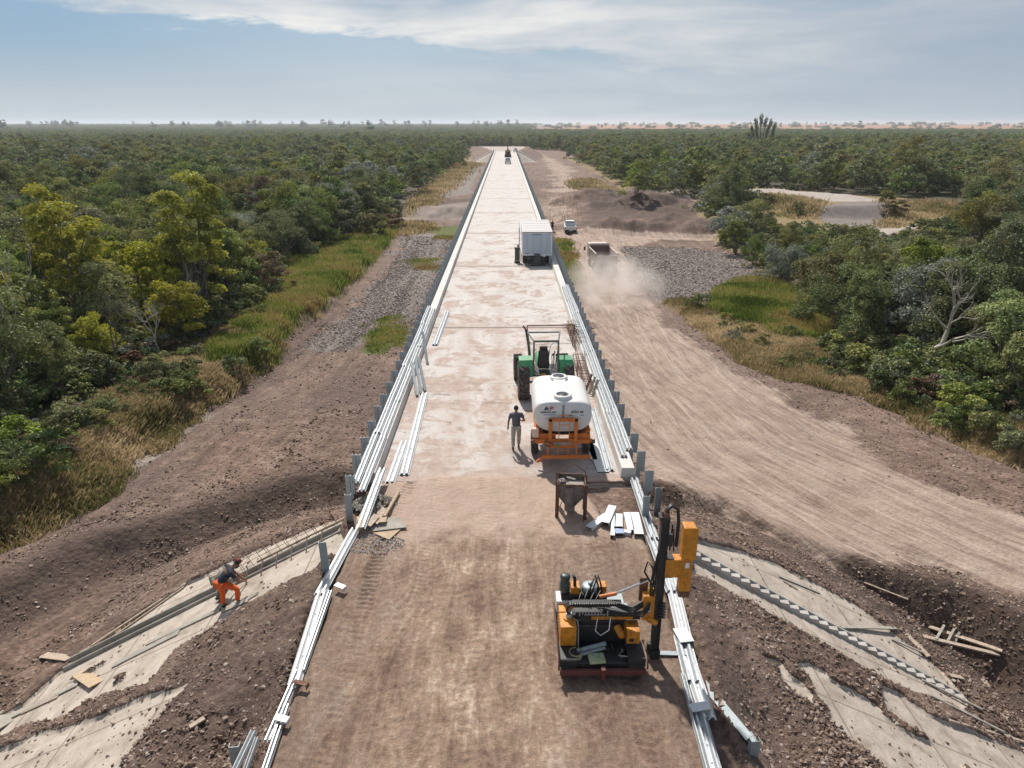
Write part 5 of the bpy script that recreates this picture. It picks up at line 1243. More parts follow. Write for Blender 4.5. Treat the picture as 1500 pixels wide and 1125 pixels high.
# ------------------------------------------------------------------ water tank trailer
def tank_trailer():
    c = at(820, 661); T = empty('tank_trailer', (c.x, c.y, 0), 0, 'white plastic water tank on an orange two-wheeled trailer behind the green tractor', 'water trailer')
    # rounded tank: superellipse sections along y
    secs = []; n = 40
    for y, k in ((-1.08,.0),(-1.075,.86),(-1.04,.93),(-.97,.975),(-.82,1),(1.62,1),(1.77,.975),(1.84,.93),(1.875,.86),(1.88,.0)):
        ring = []
        for i in range(n):
            a = 2*PI*i/n; ca, sa = math.cos(a), math.sin(a); e = .62
            x = 1.05*k*math.copysign(abs(ca)**(.42 if sa > 0 else .6), ca); z = (.60 if sa > 0 else .62)*k*math.copysign(abs(sa)**(.66 if sa > 0 else .9), sa)
            ring.append((x, y, 1.86+z))
        secs.append(ring)
    V = [p for r in secs for p in r]; Fq = [(i*n+k, i*n+(k+1)%n, (i+1)*n+(k+1)%n, (i+1)*n+k) for i in range(len(secs)-1) for k in range(n)]
    tk = MB().add(V, Fq, 0, True).build('tank', M['plastic'], T)
    rib = MB()
    for z, wd in ((1.80, .03),):
        ring = [(1.035*math.copysign(abs(math.cos(a))**.35, math.cos(a)), .40+1.49*math.copysign(abs(math.sin(a))**.3, math.sin(a)), z) for a in [2*PI*i/48 for i in range(49)]]
        rib.tube(ring, .022, 6, cap=False)
    rib.build('seam_rib', M['plastic'], tk)
    MB().box((0,.35,2.495), (.46, 1.7, .07)).build('top_ridge', M['plastic'], tk, bevel=.02)
    for y in (-.62, 1.35):
        h = MB().lathe([(.33,2.44),(.34,2.53),(.30,2.575),(.235,2.58),(.225,2.52)], 28, (0,y,0)).build('hatch_collar', M['plastic'], tk)
        MB().lathe([(0,2.545),(.22,2.545),(.225,2.50)], 24, (0,y,0)).build('hatch_lid', M['black'], h)
    MB().box((0,-1.075,2.02), (.085,.02,.62)).build('level_gauge', M['galv_dull'], tk)
    tm = simple('dark_print', (.03,.03,.04), .5, 0, .05, 0); tr = simple('red_print', (.5,.03,.05), .5, 0, .05, 0); tb = simple('blue_print', (.10,.30,.55), .5, 0, .05, 0); tg = simple('green_print', (.0,.30,.25), .5, 0, .05, 0)
    yy = -1.085; R_ = (PI/2-.0, 0, 0)
    text('letter', 'A', .20, tm, tk, (-.60,yy,2.13), R_, bold=.006, sx=1.3); text('letter', 'P', .20, tr, tk, (-.42,yy,2.13), R_, bold=.006, sx=1.3)
    MB().box((-.60,yy-.004,2.15), (.07,.006,.04)).build('logo_triangle', tg, tk)
    text('lettering', 'AGROPLAST', .095, tm, tk, (-.53,yy,2.02), R_, bold=.0015, sx=1.08); text('year_lettering', 'AÑO 20', .125, tm, tk, (.50,yy,2.02), R_, bold=.002)
    MB().box((-.5,yy,1.955), (.42,.006,.022)).build('blue_print', tb, tk); MB().box((.27,yy,1.93), (.13,.006,.04)).build('green_print', tg, tk); MB().box((.68,yy,1.93), (.10,.006,.03)).build('blue_print', tb, tk)
    fr = MB()
    for x in (-.5, .5): fr.box((x, .75, .92), (.10, 3.9, .16))
    for y in (-1.1, 0, 1.2, 2.6): fr.box((0, y, .92), (1.9 if y < 2 else 1.0, .10, .14))
    fr.box((0,-1.16,.98), (2.12,.12,.12)); 
    for s in (-1, 1): fr.box((s*.27, 3.35, .72), (.1, 1.5, .12), rz=s*.33); fr.box((s*.72, .3, 1.14), (.66, 2.6, .05), ry=-s*.5); fr.box((s*.62,-1.08,1.12), (.75,.05,.2))
    fr.box((0, 4.1, .66), (.12,.5,.1))
    fr.build('frame', M['orange'], T, bevel=.008)
    hp = MB()
    for x in (-.46, .46): hp.box((x,-1.22,1.42), (.12,.09,.9))
    hp.box((0,-1.22,1.82), (1.04,.09,.12)).box((0,-1.22,1.02), (1.04,.07,.10)).box((0,-1.2,.82), (1.0,.05,.22)); hp.build('rear_hoop', M['orange'], T, bevel=.008)
    for s in (-1, 1):
        e_ = MB().cyl((s*1.04,-1.24,.98), (s*1.16,-1.24,.98), .075, 16); e_.build('roller', M['rust'], T)
    bb = MB().box((.13,-1.45,.47), (1.75,.07,.13)).box((-.80,-1.42,.36), (.34,.06,.10), ry=-.6)
    for x in (-.55, .48): bb.box((x,-1.35,.72), (.05,.05,.5))
    bb.build('bumper', M['orange'], T, bevel=.006)
    ld = MB()
    for x in (-.16, .20): ld.tube([(x+.02,-1.28,2.02),(x,-1.38,1.2),(x-.03,-1.42,.42)], .016, 6)
    for z in (2.02, 1.66, 1.3, 1.0, .7, .42): ld.tube([(-.16,-1.30-(2.02-z)*.06,z),(.20,-1.30-(2.02-z)*.06,z)], .014, 6)
    ld.build('ladder', M['orange'], T)
    MB().box((-.98,-1.08,1.27), (.22,.18,.34)).build('side_box', simple('faded_peach', (.72,.50,.38), .5, 0, .1, .1), T, bevel=.02)
    MB().cyl((-.95,0,.44), (.95,0,.44), .06, 12).build('axle', M['rust'], T)
    for s in (-1, 1): wheel(T, (s*.97, 0, .44), .44, .27)
    MB().box((0,.4,1.16), (1.4,2.7,.08)).build('cradle', M['black'], T)
    v = MB().box((.05,-1.3,.94), (.5,.12,.10)).cyl((-.35,-1.34,.95),(-.05,-1.34,.95),.035,10); v.build('valve', M['galv_dull'], T); MB().cyl((-.22,-1.40,.86),(-.22,-1.40,.94),.045,8).build('valve_handle', M['green'], T)
    MB().tube([(-.6,-1.3,1.1),(-.7,-1.38,.95),(-.5,-1.4,.85),(-.3,-1.36,.9),(-.62,-1.36,1.05)], .02, 6).build('hose', M['hose'], T)
tank_trailer()
# ------------------------------------------------------------------ tractor
def tractor():
    c = at(800, 592); T = empty('tractor', (c.x, c.y+.85, 0), R(2), 'green open-station tractor with large lugged tyres in front of the white water tank', 'tractor')
    for s in (-1, 1): 
        wheel(T, (s*1.0, 0, .84), .82, .50, 20, 'amber')
    for s in (-1, 1): wheel(T, (s*1.12, 2.55, .60), .60, .40, 16, 'amber', 'front_wheel')
    MB().prism([(-.28,.6),(.28,.6),(.3,1.15),(-.3,1.15)], -.5, 1.3).box((0,2.2,.9), (.5,2.0,.4)).box((0,2.55,.62), (1.7,.2,.2)).build('chassis', M['black'], T, bevel=.02)
    MB().prism([(-.28,.9),(.28,.9),(.30,1.22),(.22,1.36),(-.22,1.36),(-.30,1.22)], 1.15, 2.7).build('bonnet', M['green'], T, bevel=.05, seg=3)
    MB().box((0,2.72,1.1), (.5,.05,.4)).build('grille', M['black'], T, bevel=.02)
    for s in (-1, 1):
        prof = []
        pts = [(-.42,1.18),(-.36,1.58),(-.12,1.84),(.35,1.90),(.75,1.70),(.95,1.25)]
        V = []
        for (y, z) in pts: V += [(s*.60, y, z), (s*1.20, y, z-.02)]
        for (y, z) in pts: V += [(s*.60, y+.02, z-.05), (s*1.20, y+.02, z-.07)]
        n = len(pts)*2; F_ = []
        for i in range(len(pts)-1): a = i*2; F_ += [(a, a+1, a+3, a+2), (n+a, n+a+2, n+a+3, n+a+1), (a, a+2, n+a+2, n+a), (a+1, n+a+1, n+a+3, a+3)]
        F_ += [(0, n, n+1, 1), (n-2, n-1, 2*n-1, 2*n-2)]
        f = MB().add(V, F_, 0, False).add([(s*.6,-.42,1.18),(s*.6,-.12,1.84),(s*.6,.75,1.70),(s*.6,.95,1.0),(s*.6,0,.95)], [(0,1,2,3,4)]).build('fender', M['green'], T, bevel=.02)
        MB().box((s*.93,-.415,1.50), (.22,.03,.09), rx=-.15).build('tail_light', M['red'], f, bevel=.01)
    MB().box((0,.35,1.18), (1.2,1.5,.06)).build('platform', M['black'], T)
    seat = MB().box((-.08,.32,1.42), (.5,.5,.14)).build('seat', M['black'], T, bevel=.05, seg=3)
    sb = MB().box((-.10,.06,1.86), (.56,.15,.80), rx=.1, taper=.8).build('seat_back', M['black'], T, bevel=.06, seg=3)
    MB().box((-.10,.12,2.30), (.36,.14,.22), rx=.1).build('headrest', M['black'], T, bevel=.05, seg=3)
    # four-post frame
    fm = simple('olive_grey_paint', (.12,.135,.11), .5, 0, .2, .25, (.3,.26,.2)); rp = MB()
    for s in (-1, 1):
        rp.tube([(s*.56,-.15,1.3),(s*.55,-.12,2.15),(s*.54,-.08,2.68)], .045, 6)
        rp.tube([(s*.58,1.1,1.25),(s*.66,1.05,2.0),(s*.74,1.25,2.72)], .042 if s < 0 else .03, 6)
        rp.tube([(s*.54,-.08,2.68),(s*.74,1.25,2.72)], .035, 6)
    rp.box((0,-.08,2.69), (1.16,.08,.09)).tube([(-.74,1.25,2.72),(.76,1.25,2.72)], .035, 6)
    rp.build('roof_frame', fm, T)
    MB().tube([(-.62,1.0,1.2),(-.69,1.15,2.1),(-.80,1.6,2.75),(-.92,1.75,2.9)], [.06,.06,.05,.035], 8).build('exhaust_pipe', M['black'], T)
    mb = MB().tube([(.05,1.0,1.2),(.0,.75,1.85)], .03, 8); ring = [(.0+.2*math.cos(a), .72+.09*math.sin(a)*1.0, 1.88+.17*math.sin(a)) for a in [2*PI*i/20 for i in range(21)]]
    mb.tube(ring, .016, 6, cap=False); mb.build('steering_wheel', M['black'], T)
    lv = MB()
    for i, (x, y) in enumerate([(.28,.3),(.34,.42),(.40,.55),(.46,.35),(.44,.75)]): lv.tube([(x,y,1.2),(x+.03,y+.02,1.65),(x+.05*(i%2),y-.04,1.9)], .014, 5).cyl((x+.03,y,1.88),(x+.04,y-.03,1.97),.03,8)
    lv.build('levers', M['black'], T)
    MB().tube([(.2,1.05,1.2),(.3,1.1,2.1),(.5,1.1,2.3),(.72,1.15,2.2)], .018, 6).tube([(-.45,.9,1.2),(-.5,.9,1.9),(-.35,.9,2.05)], .018, 6).build('hand_rail', M['galv_dull'], T)
    MB().box((-.12,-.34,1.22), (.22,.03,.09)).build('number_plate', M['amber'], T, bevel=.005)
    MB().box((0,-.62,.62), (.24,.5,.1)).box((0,-.45,.95), (.7,.25,.14)).build('hitch', M['black'], T, bevel=.01)
tractor()
# ------------------------------------------------------------------ rusty rebar cages between tractor and kerb
def rebar(name, p, q, w_, h_, lb, seed, mat='rust', n=9):
    p, q = Vector(p), Vector(q); d = q-p; L = d.length; rg = random.Random(seed); mb = MB()
    for i in range(n):
        x, z = rg.uniform(-w_, w_), rg.uniform(0, h_); mb.tube([(x,-L/2+rg.uniform(-.2,.2),z),(x+rg.uniform(-.08,.08),0,z+rg.uniform(-.05,.1)),(x+rg.uniform(-.12,.12),L/2+rg.uniform(-.3,.2),z)], .013, 5)
    k = 0; y = -L/2+.1
    while y < L/2:
        s = rg.uniform(.8,1.1); mb.tube([(-w_*s,y,0),(w_*s,y+.04,.02),(w_*s,y-.03,h_*s),(-w_*s,y+.05,h_*s),(-w_*s,y,0)], .010, 4, cap=False); y += rg.uniform(.16,.30)
    o = mb.build(name, M[mat]); o.location = (p+q)/2; o.rotation_euler = d.to_track_quat('Y','Z').to_euler(); return tag(o, lb, 'rebar cage')
rebar('rebar_cage', at(850,512,.05), at(838,480,.1), .36, .5, 'rusty rebar cage lying between the tractor and the right kerb', 1, n=16)
rebar('rebar_cage', at(858,572,.05), at(846,524,.1), .30, .4, 'smaller rusty rebar cage against the right kerb', 2, n=12)
rebar('rebar_bundle', at(842,492,.3), at(828,480,.5), .25, .35, 'tangle of thin rusty bars on top of the rebar cage', 3, n=8)
for i, (a, b) in enumerate([((858,572,.1),(867,548,.85)),((863,577,.1),(872,552,.85)),((868,581,.1),(876,556,.8))]):
    p, q = at(*a), at(*b); o = MB().box((0,0,0), (.12,(q-p).length,.04)).build('plank', M['conc_old'] if i else M['rust'], bevel=.004); o.location = (p+q)/2; o.rotation_euler = (q-p).to_track_quat('Y','Z').to_euler()
    tag(o, ('leftmost','middle','rightmost')[i]+' of three dark boards leaning on the right kerb beside the tank', 'plank')
p, q = at(772,477,.9), at(842,476,.9); tag(MB().tube([p, q], .035, 8).tube([(p.x+.1,p.y,0),p], .03, 6).tube([(q.x-.1,q.y,0),q], .03, 6).build('pipe_rack', M['rust']), 'long thin dark bar held across the deck beyond the tractor', 'rack')
# ------------------------------------------------------------------ concrete bucket
def bucket():
    c = at(837, 758); B = empty('concrete_bucket', (c.x, c.y+.28, 0), R(-5), 'rusty mortar-stained concrete hopper on four legs with a lifting bail', 'concrete bucket')
    lg = []
    for sx in (-1, 1):
        for sy in (-1, 1):
            x, y = sx*.44, sy*.34+(0 if sx < 0 else -.08); MB().box((x, y, .62), (.11, .02, 1.24)).box((x-sx*.05, y+.03*sy, .62), (.02, .09, 1.24)).build('leg', M['rust'], B, bevel=.004)
    # hopper: open top box narrowing to the gate, thin walls
    prof = [((-.42,-.36),(.42,.36),1.18),((-.42,-.36),(.42,.36),.80),((-.16,-.20),(.12,.20),.36),((-.16,-.20),(.12,.20),.16)]
    V = []; 
    for (x0,y0),(x1,y1),z in prof: V += [(x0,y0,z),(x1,y0,z),(x1,y1,z),(x0,y1,z)]
    F_ = [(i*4+k, i*4+(k+1)%4, (i+1)*4+(k+1)%4, (i+1)*4+k) for i in range(3) for k in range(4)]
    o = MB().add(V, F_).build('hopper', M['bucket'], B); sm = o.modifiers.new('thickness', 'SOLIDIFY'); sm.thickness = .015
    MB().cyl((-.06,-.30,.30), (-.06,-.30,1.12), .15, 18).build('gate_tube', M['bucket'], B)
    MB().box((0,-.37,1.19), (.88,.03,.05)).box((0,.37,1.19), (.88,.03,.05)).box((-.43,0,1.19), (.03,.74,.05)).box((.43,0,1.19), (.03,.74,.05)).build('rim', M['rust'], B)
    MB().box((-.02,.02,1.0), (.8,.68,.04)).build('mortar', M['conc_old'], B)
    MB().tube([(-.44,-.02,1.1),(-.42,-.02,1.45),(.02,.0,1.78),(.42,.0,1.48),(.46,0,1.0)], .018, 8).build('bail', M['rust'], B)
    MB().tube([(-.20,-.40,.25),(-.34,-.42,.45),(-.30,-.42,.62)], .015, 6).box((-.02,.05,1.20), (.30,.10,.05), rz=-.5).tube([(-.36,-.30,1.15),(-.30,-.36,1.38),(-.1,-.38,1.3)], .018, 6).build('gate_lever', M['bucket'], B)
    MB().box((-.30,-.2,1.22), (.2,.25,.12), rz=.3).build('gate_bracket', M['bucket'], B, bevel=.01)
bucket()
# ------------------------------------------------------------------ post-driving rig
def rig():
    fl = at(820, 996); fr = at(944, 996); cx = (fl.x+fr.x)/2; Wd = (fr.x-fl.x)
    D = empty('pile_driver_rig', (cx, fl.y, 0), 0, 'yellow and black tracked post-driving rig with a tall dark mast and hoses', 'pile driver')
    h = Wd/2; L = 2.05
    K = M['black']
    for s in (-1, 1):
        t = MB(); n = 40; P_ = []
        for i in range(n):          # stadium loop in y,z
            u = i/n*2*((L-.46)+PI*.22)
            a_, b_ = L-.46, PI*.22
            if u < a_: P_.append((.23+u, .45))
            elif u < a_+b_: q = (u-a_)/.22; P_.append((L-.23+.22*math.sin(q), .23+.22*math.cos(q)))
            elif u < 2*a_+b_: P_.append((L-.23-(u-a_-b_), .01))
            else: q = (u-2*a_-b_)/.22; P_.append((.23-.22*math.sin(q), .23-.22*math.cos(q)))
        x0 = s*(h-.19)
        t.add([(x0-.16, y, z+.0) for y, z in P_]+[(x0+.16, y, z) for y, z in P_], [(i, (i+1)%n, n+(i+1)%n, n+i) for i in range(n)]+[tuple(range(n)), tuple(range(n, 2*n))[::-1]])
        for i in range(0, n):
            y, z = P_[i]; y2, z2 = P_[(i+1)%n]; a = math.atan2(z2-z, y2-y); t.box((x0, (y+y2)/2, (z+z2)/2), (.34,.05,.05), rx=a)
        t.build('track', M['rubber'], D)
        MB().box((x0, .34, .52), (.40, .62, .04)).box((x0,.03,.44), (.40,.03,.18)).build('track_guard', K, D, bevel=.01)
    MB().box((0, 1.0, .34), (Wd-.75, 1.9, .16)).box((0,1.30,.50), (Wd-.75,1.2,.12)).build('chassis', K, D, bevel=.02)
    MB().box((0,-.06,.27), (Wd+.02,.10,.12)).box((0,-.10,.27), (.10,.14,.28)).build('front_bar', M['rustred'], D, bevel=.01)
    gd = MB().tube([(-h-.03,-.02,.3),(-h-.03,-.02,.62),(-h-.03,1.9,.66)], .022, 6).tube([(h+.05,-.02,.3),(h+.04,.0,.66),(h+.0,.45,.70)], .022, 6); gd.build('guard_rail', M['rust'], D)
    # left hydraulic tank with filter
    tk = MB().box((-h+.21,.72,.80), (.37,.52,.52)).build('oil_tank', M['yellow'], D, bevel=.02)
    MB().cyl((-h+.24,.78,1.06),(-h+.24,.78,1.10),.13,18).build('tank_lid', M['yellow'], tk); MB().cyl((-h+.24,.78,1.10),(-h+.24,.78,1.19),.075,16).cyl((-h+.22,.80,1.19),(-h+.22,.80,1.28),.03,10).build('filter_cap', M['galv'], tk)
    MB().tube([(-h+.35,.74,1.08),(-h+.43,.62,1.1),(-h+.44,.55,.9),(-h+.44,.45,.45)], .018, 6).build('tank_pipe', M['galv_dull'], D)
    MB().box((-h+.2,1.15,.84), (.34,.3,.44)).build('side_box', M['yellow'], D, bevel=.02)
    # right box, small cylinder
    rb = MB().box((h-.22,.62,.80), (.30,.42,.34)).build('control_box', M['yellow'], D, bevel=.02)
    g_ = MB()
    for k in range(3): g_.tube([(h-.27+.05*k,.68,.98),(h-.27+.05*k,.66,1.06)], .012, 6)
    g_.box((h-.26,.41,.74), (.10,.005,.09)); g_.build('control_levers', M['black'], rb)
    MB().cyl((h-.55,.72,.86),(h-.46,.50,.78),.085,18).cyl((h-.47,.53,.79),(h-.445,.47,.77),.06,12).build('hydraulic_motor', M['yellow'], D)
    MB().tube([(h-.38,.75,1.0),(h-.35,.9,1.12),(h-.40,1.0,.9),(h-.36,.6,.5),(h-.44,.3,.5)], .022, 6).tube([(h-.5,.3,.46),(h-.55,.5,.5),(h-.6,.25,.5)], .018, 6).build('hose', M['hose'], D)
    # floor clutter between the tracks
    MB().tube([(-.55,.34,.50),(.12,.52,.56)], .055, 10).tube([(-.5,.26,.46),(.1,.44,.5)], .04, 8).build('steel_tubes', M['galv_dull'], D)
    dr = MB().lathe([(.15,.40),(.16,.56),(.14,.57),(.13,.45),(0,.45)], 20, (-.58,.26,0)).build('drum', simple('pale_olive_drum', (.26,.26,.12), .6, 0, .2, .3), D)
    MB().box((-.12,.16,.45), (.36,.3,.05), rz=.1).build('rag', simple('pale_green_sack', (.42,.46,.26), .8, 0, .2, .25), D, bevel=.01)
    rg = random.Random(3)
    for k in range(7):
        x = rg.uniform(-.5,.6); y = rg.uniform(.15,.5); MB().tube([(x,y,.45),(x+rg.uniform(-.15,.15),y+rg.uniform(-.1,.1),.56),(x+rg.uniform(-.25,.25),y+rg.uniform(-.15,.15),.47)], .018, 6).build('tool', M['black' if k % 2 else 'galv_dull'], D)
    MB().box((0,1.15,.72), (Wd-.85,.9,.4)).box((.05,.78,.80), (Wd-.9,.05,.5)).build('engine_cover', K, D, bevel=.03)
    # cross beam with energy chain
    zb = 1.12; x0, x1 = -h+.34, h-.02
    MB().box(((x0+x1)/2,.86,zb), (x1-x0,.20,.20)).build('cross_beam', K, D, bevel=.012); MB().box(((x0+x1)/2+.12,.757,zb-.045), ((x1-x0)*.62,.012,.085)).build('beam_plate', M['yellow'], D, bevel=.004)
    MB().cyl((x0+.9,.83,zb+.02),(x1+.05,.83,zb+.02),.085,18).build('slide_tube', K, D)
    ch = MB(); n = 26
    for i in range(n):
        x = x0+.0+i*(x1-x0-.42)/n; ch.box((x,.84,zb+.30), (.036,.15,.09)); 
        if i % 2 == 0: ch.box((x,.765,zb+.33), (.02,.012,.06))
    for i in range(9):
        a = PI/2+PI*i/8; ch.box((x0-.02+.13*math.cos(a),.84,zb+.17+.13*math.sin(a)), (.05,.15,.05), ry=-(a-PI/2))
    for i in range(12): ch.box((x0+.06+i*.05,.84,zb+.05), (.036,.15,.06))
    ch.build('cable_chain', M['hose'], D)
    cl = MB()
    for i in range(22): cl.box((x0+.03+i*.052,.758,zb+.345), (.026,.008,.022))
    cl.cyl((x0+.0,.75,zb+.1),(x0+.0,.735,zb+.1),.05,12)
    for i in range(8): cl.box((x0+.14+i*.07,.752,zb+.09+.02*(i%2)), (.02,.01,.09 if i % 3 else .14))
    cl.box((x0+.78,.75,zb+.12), (.02,.01,.2)).box((x0+.5,.75,zb+.05), (.5,.01,.015)); cl.build('chain_clips', M['galv'], D)
    MB().tube([(x0+.55,.74,zb-.05),(x0+.5,.66,zb-.32),(x0+.62,.62,zb-.42),(x0+.82,.66,zb-.3),(x0+.85,.74,zb+.0)], .018, 8).build('loop_hose', M['chrome'], D)
    # engine behind: air filter, silencer, pipes
    MB().box((-.35,1.62,.98), (1.0,.55,.55)).build('engine', K, D, bevel=.03)
    MB().lathe([(0,1.42),(.16,1.42),(.20,1.38),(.20,1.26),(0,1.26)], 22, (-.15,1.55,0)).lathe([(.05,1.42),(.05,1.48),(0,1.48)], 12, (-.15,1.55,0)).build('air_filter', M['galv_dull'], D)
    MB().box((-.5,1.55,1.30), (.22,.3,.25)).box((.14,1.6,1.26), (.2,.26,.28)).build('engine_cowl', M['yellow'], D, bevel=.02)
    dk = simple('dark_olive_paint', (.05,.065,.055), .45, 0, .2, .3)
    MB().lathe([(0,0),(.10,.0),(.12,.06),(.12,.24),(.06,.30),(.05,.40)], 18, (-h+.20,1.50,1.26)).lathe([(.11,1.60),(.12,1.64),(.12,1.70),(.07,1.73),(0,1.73)], 18, (-h+.20,1.52,0)).cyl((-h+.12,1.5,1.5),(-h+.26,1.5,1.62),.07,12).build('air_cleaner', dk, D)
    MB().tube([(-h+.20,1.5,.7),(-h+.20,1.5,1.3)], .05, 10).build('cleaner_pipe', K, D)
    MB().box((-h+.16,1.5,.98), (.34,.42,.3)).build('battery_box', M['galv_flat'], D, bevel=.02)
    MB().tube([(-.52,1.5,1.1),(-.52,1.5,1.62),(-.57,1.46,1.74)], .038, 10).build('exhaust_stack', K, D)
    for dx in (0, .07): MB().tube([(-.25+dx,1.3,1.2),(-.14+dx,1.35,1.55),(-.06+dx,1.4,1.78),(.02+dx,1.42,1.5),(.05+dx,1.45,1.25)], .022, 8).build('hose', M['hose'], D)
    MB().box((.42,1.55,.95), (.5,.5,.06)).box((.5,1.2,1.0), (.45,.3,.08)).build('cover_plate', M['galv_dull'], D, bevel=.01)
    # diagonal ram
    mp = at(957, 962); mx, my = mp.x-cx, mp.y-fl.y           # mast foot
    MB().cyl((x0+.62,1.02,zb+.34),(x0+1.0,.98,zb+.46),.045,14).build('ram_body', M['orange'], D); MB().cyl((x0+.95,.985,zb+.445),(mx-.20,my+.2,zb+.86),.028,12).build('ram_rod', M['chrome'], D)
    # mast
    top = 3.62; ms = MB().box((mx,my,.12+top/2), (.17,.16,top-.1)).box((mx-.075,my-.09,.12+top/2), (.03,.04,top-.1)).box((mx+.075,my-.09,.12+top/2), (.03,.04,top-.1)).box((mx-.02,my,top+.12), (.22,.24,.10))
    ms.build('mast', K, D, bevel=.008); MB().box((mx-.0,my-.04,.16), (.24,.2,.22)).box((mx-.14,my-.05,.30), (.08,.12,.3)).build('mast_foot', K, D, bevel=.01)
    MB().cyl((mx-.05,my-.04,top+.18),(mx+.05,my-.04,top+.18),.09,14).box((mx,my,top+.22), (.16,.1,.1)).build('mast_pulley', M['rust'], D)
    MB().box((mx-.20,my+.02,1.42), (.30,.22,.66)).box((mx-.12,my-.05,1.10), (.26,.2,.14), ry=.5).build('slew_bracket', M['yellow'], D, bevel=.03)
    MB().box((mx-.30,my+.22,1.72), (.20,.05,.62)).build('back_plate', M['rust'], D, bevel=.04)
    MB().box((mx-.22,my-.095,1.42), (.09,.02,.16)).build('valve_block', M['galv'], D); MB().box((mx-.17,my+.05,1.82), (.10,.10,.12)).cyl((mx-.17,my+.05,1.88),(mx-.17,my+.05,1.98),.03,8).build('brass_fitting', M['amber'], D)
    cz = MB()
    for k in range(6): cz.box((mx+.08,my-.1,1.2+k*.075), (.16,.06,.035))
    cz.build('clamp_stack', M['black'], D)
    ho = MB()
    for k in range(4):
        ho.tube([(mx-.28-.01*k,my-.05,1.5+.04*k),(mx-.6,my-.12,1.33+.05*k),(x0+.95,.80,zb+.26+.03*k),(x0+.7,.82,zb+.28)], .02, 6)
    for k in range(3): ho.tube([(mx-.11-.04*k,my-.04,1.5),(mx-.12-.05*k,my-.06,2.0),(mx-.10-.03*k,my-.05,2.5),(mx-.07,my-.02,3.0)], .018, 6)
    ho.tube([(mx-.14,my,1.95),(mx-.36,my,2.35),(mx-.30,my,2.62),(mx-.18,my,2.45),(mx-.13,my,2.0)], .022, 8)
    for k in range(5): ho.tube([(x0+.1+.12*k,1.0,zb+.1),(x0+.2+.15*k,1.15,zb+.35+.05*(k%2)),(x0+.35+.12*k,1.35,zb+.05),(x0+.3+.1*k,1.5,zb-.05)], .02, 6)
    for k in range(4): ho.tube([(x0+.55+.1*k,.95,zb+.1),(x0+.75+.1*k,.74,zb+.2-.05*k),(mx-.35,my-.14,1.25+.05*k),(mx-.2,my-.12,1.45+.06*k)], .016, 6)
    ho.build('hose_bundle', M['hose'], D)
    bg_ = MB(); 
    for dx in (0, .05): bg_.tube([(mx+.02,my-.03+dx,3.60),(mx-.02,my-.04+dx,3.86),(mx+.12,my-.02+dx,4.02),(mx+.27,my+dx,3.92),(mx+.31,my+dx,3.6),(mx+.30,my+dx,3.0)], .035, 8)
    bg_.build('top_hoses', M['hose'], D); MB().tube([(mx+.16,my,2.9),(mx+.18,my,3.55)], .02, 6).tube([(mx+.24,my-.04,2.9),(mx+.20,my-.04,3.45)], .016, 6).build('guide_rods', M['black'], D)
    # hammer
    hm = MB().box((mx+.55,my,3.15), (.28,.32,.78)).build('hammer_head', M['yellow'], D, bevel=.03)
    MB().prism([(mx+.39,2.76),(mx+.71,2.76),(mx+.71,3.55),(mx+.39,3.55)], my-.165, my-.160).build('front_cover', M['yellow'], hm)
    lw = MB().box((mx+.32,my,2.50), (.50,.26,.46)).box((mx+.54,my,2.33), (.24,.28,.85)).build('hammer_body', M['yellow'], D, bevel=.02)
    MB().box((mx+.54,my-.145,2.60), (.085,.012,.13)).build('sticker', M['white'], lw)
    MB().box((mx+.54,my,1.86), (.25,.27,.22)).build('anvil', M['rust'], D, bevel=.02); MB().box((mx+.16,my,2.5), (.18,.22,.5)).box((mx+.13,my,3.2), (.12,.2,.3)).build('carriage', K, D, bevel=.01)
rig()
# bracket lying between mast and rail
o = MB().box((0,0,0), (.62,.14,.02)).box((.26,0,.03), (.1,.2,.05)).build('steel_bracket', M['galv_dull'], bevel=.004); o.location = at(985, 957, .06); o.rotation_euler.z = -.05; tag(o, 'flat grey steel bracket on the ground between the mast foot and the rail', 'bracket')
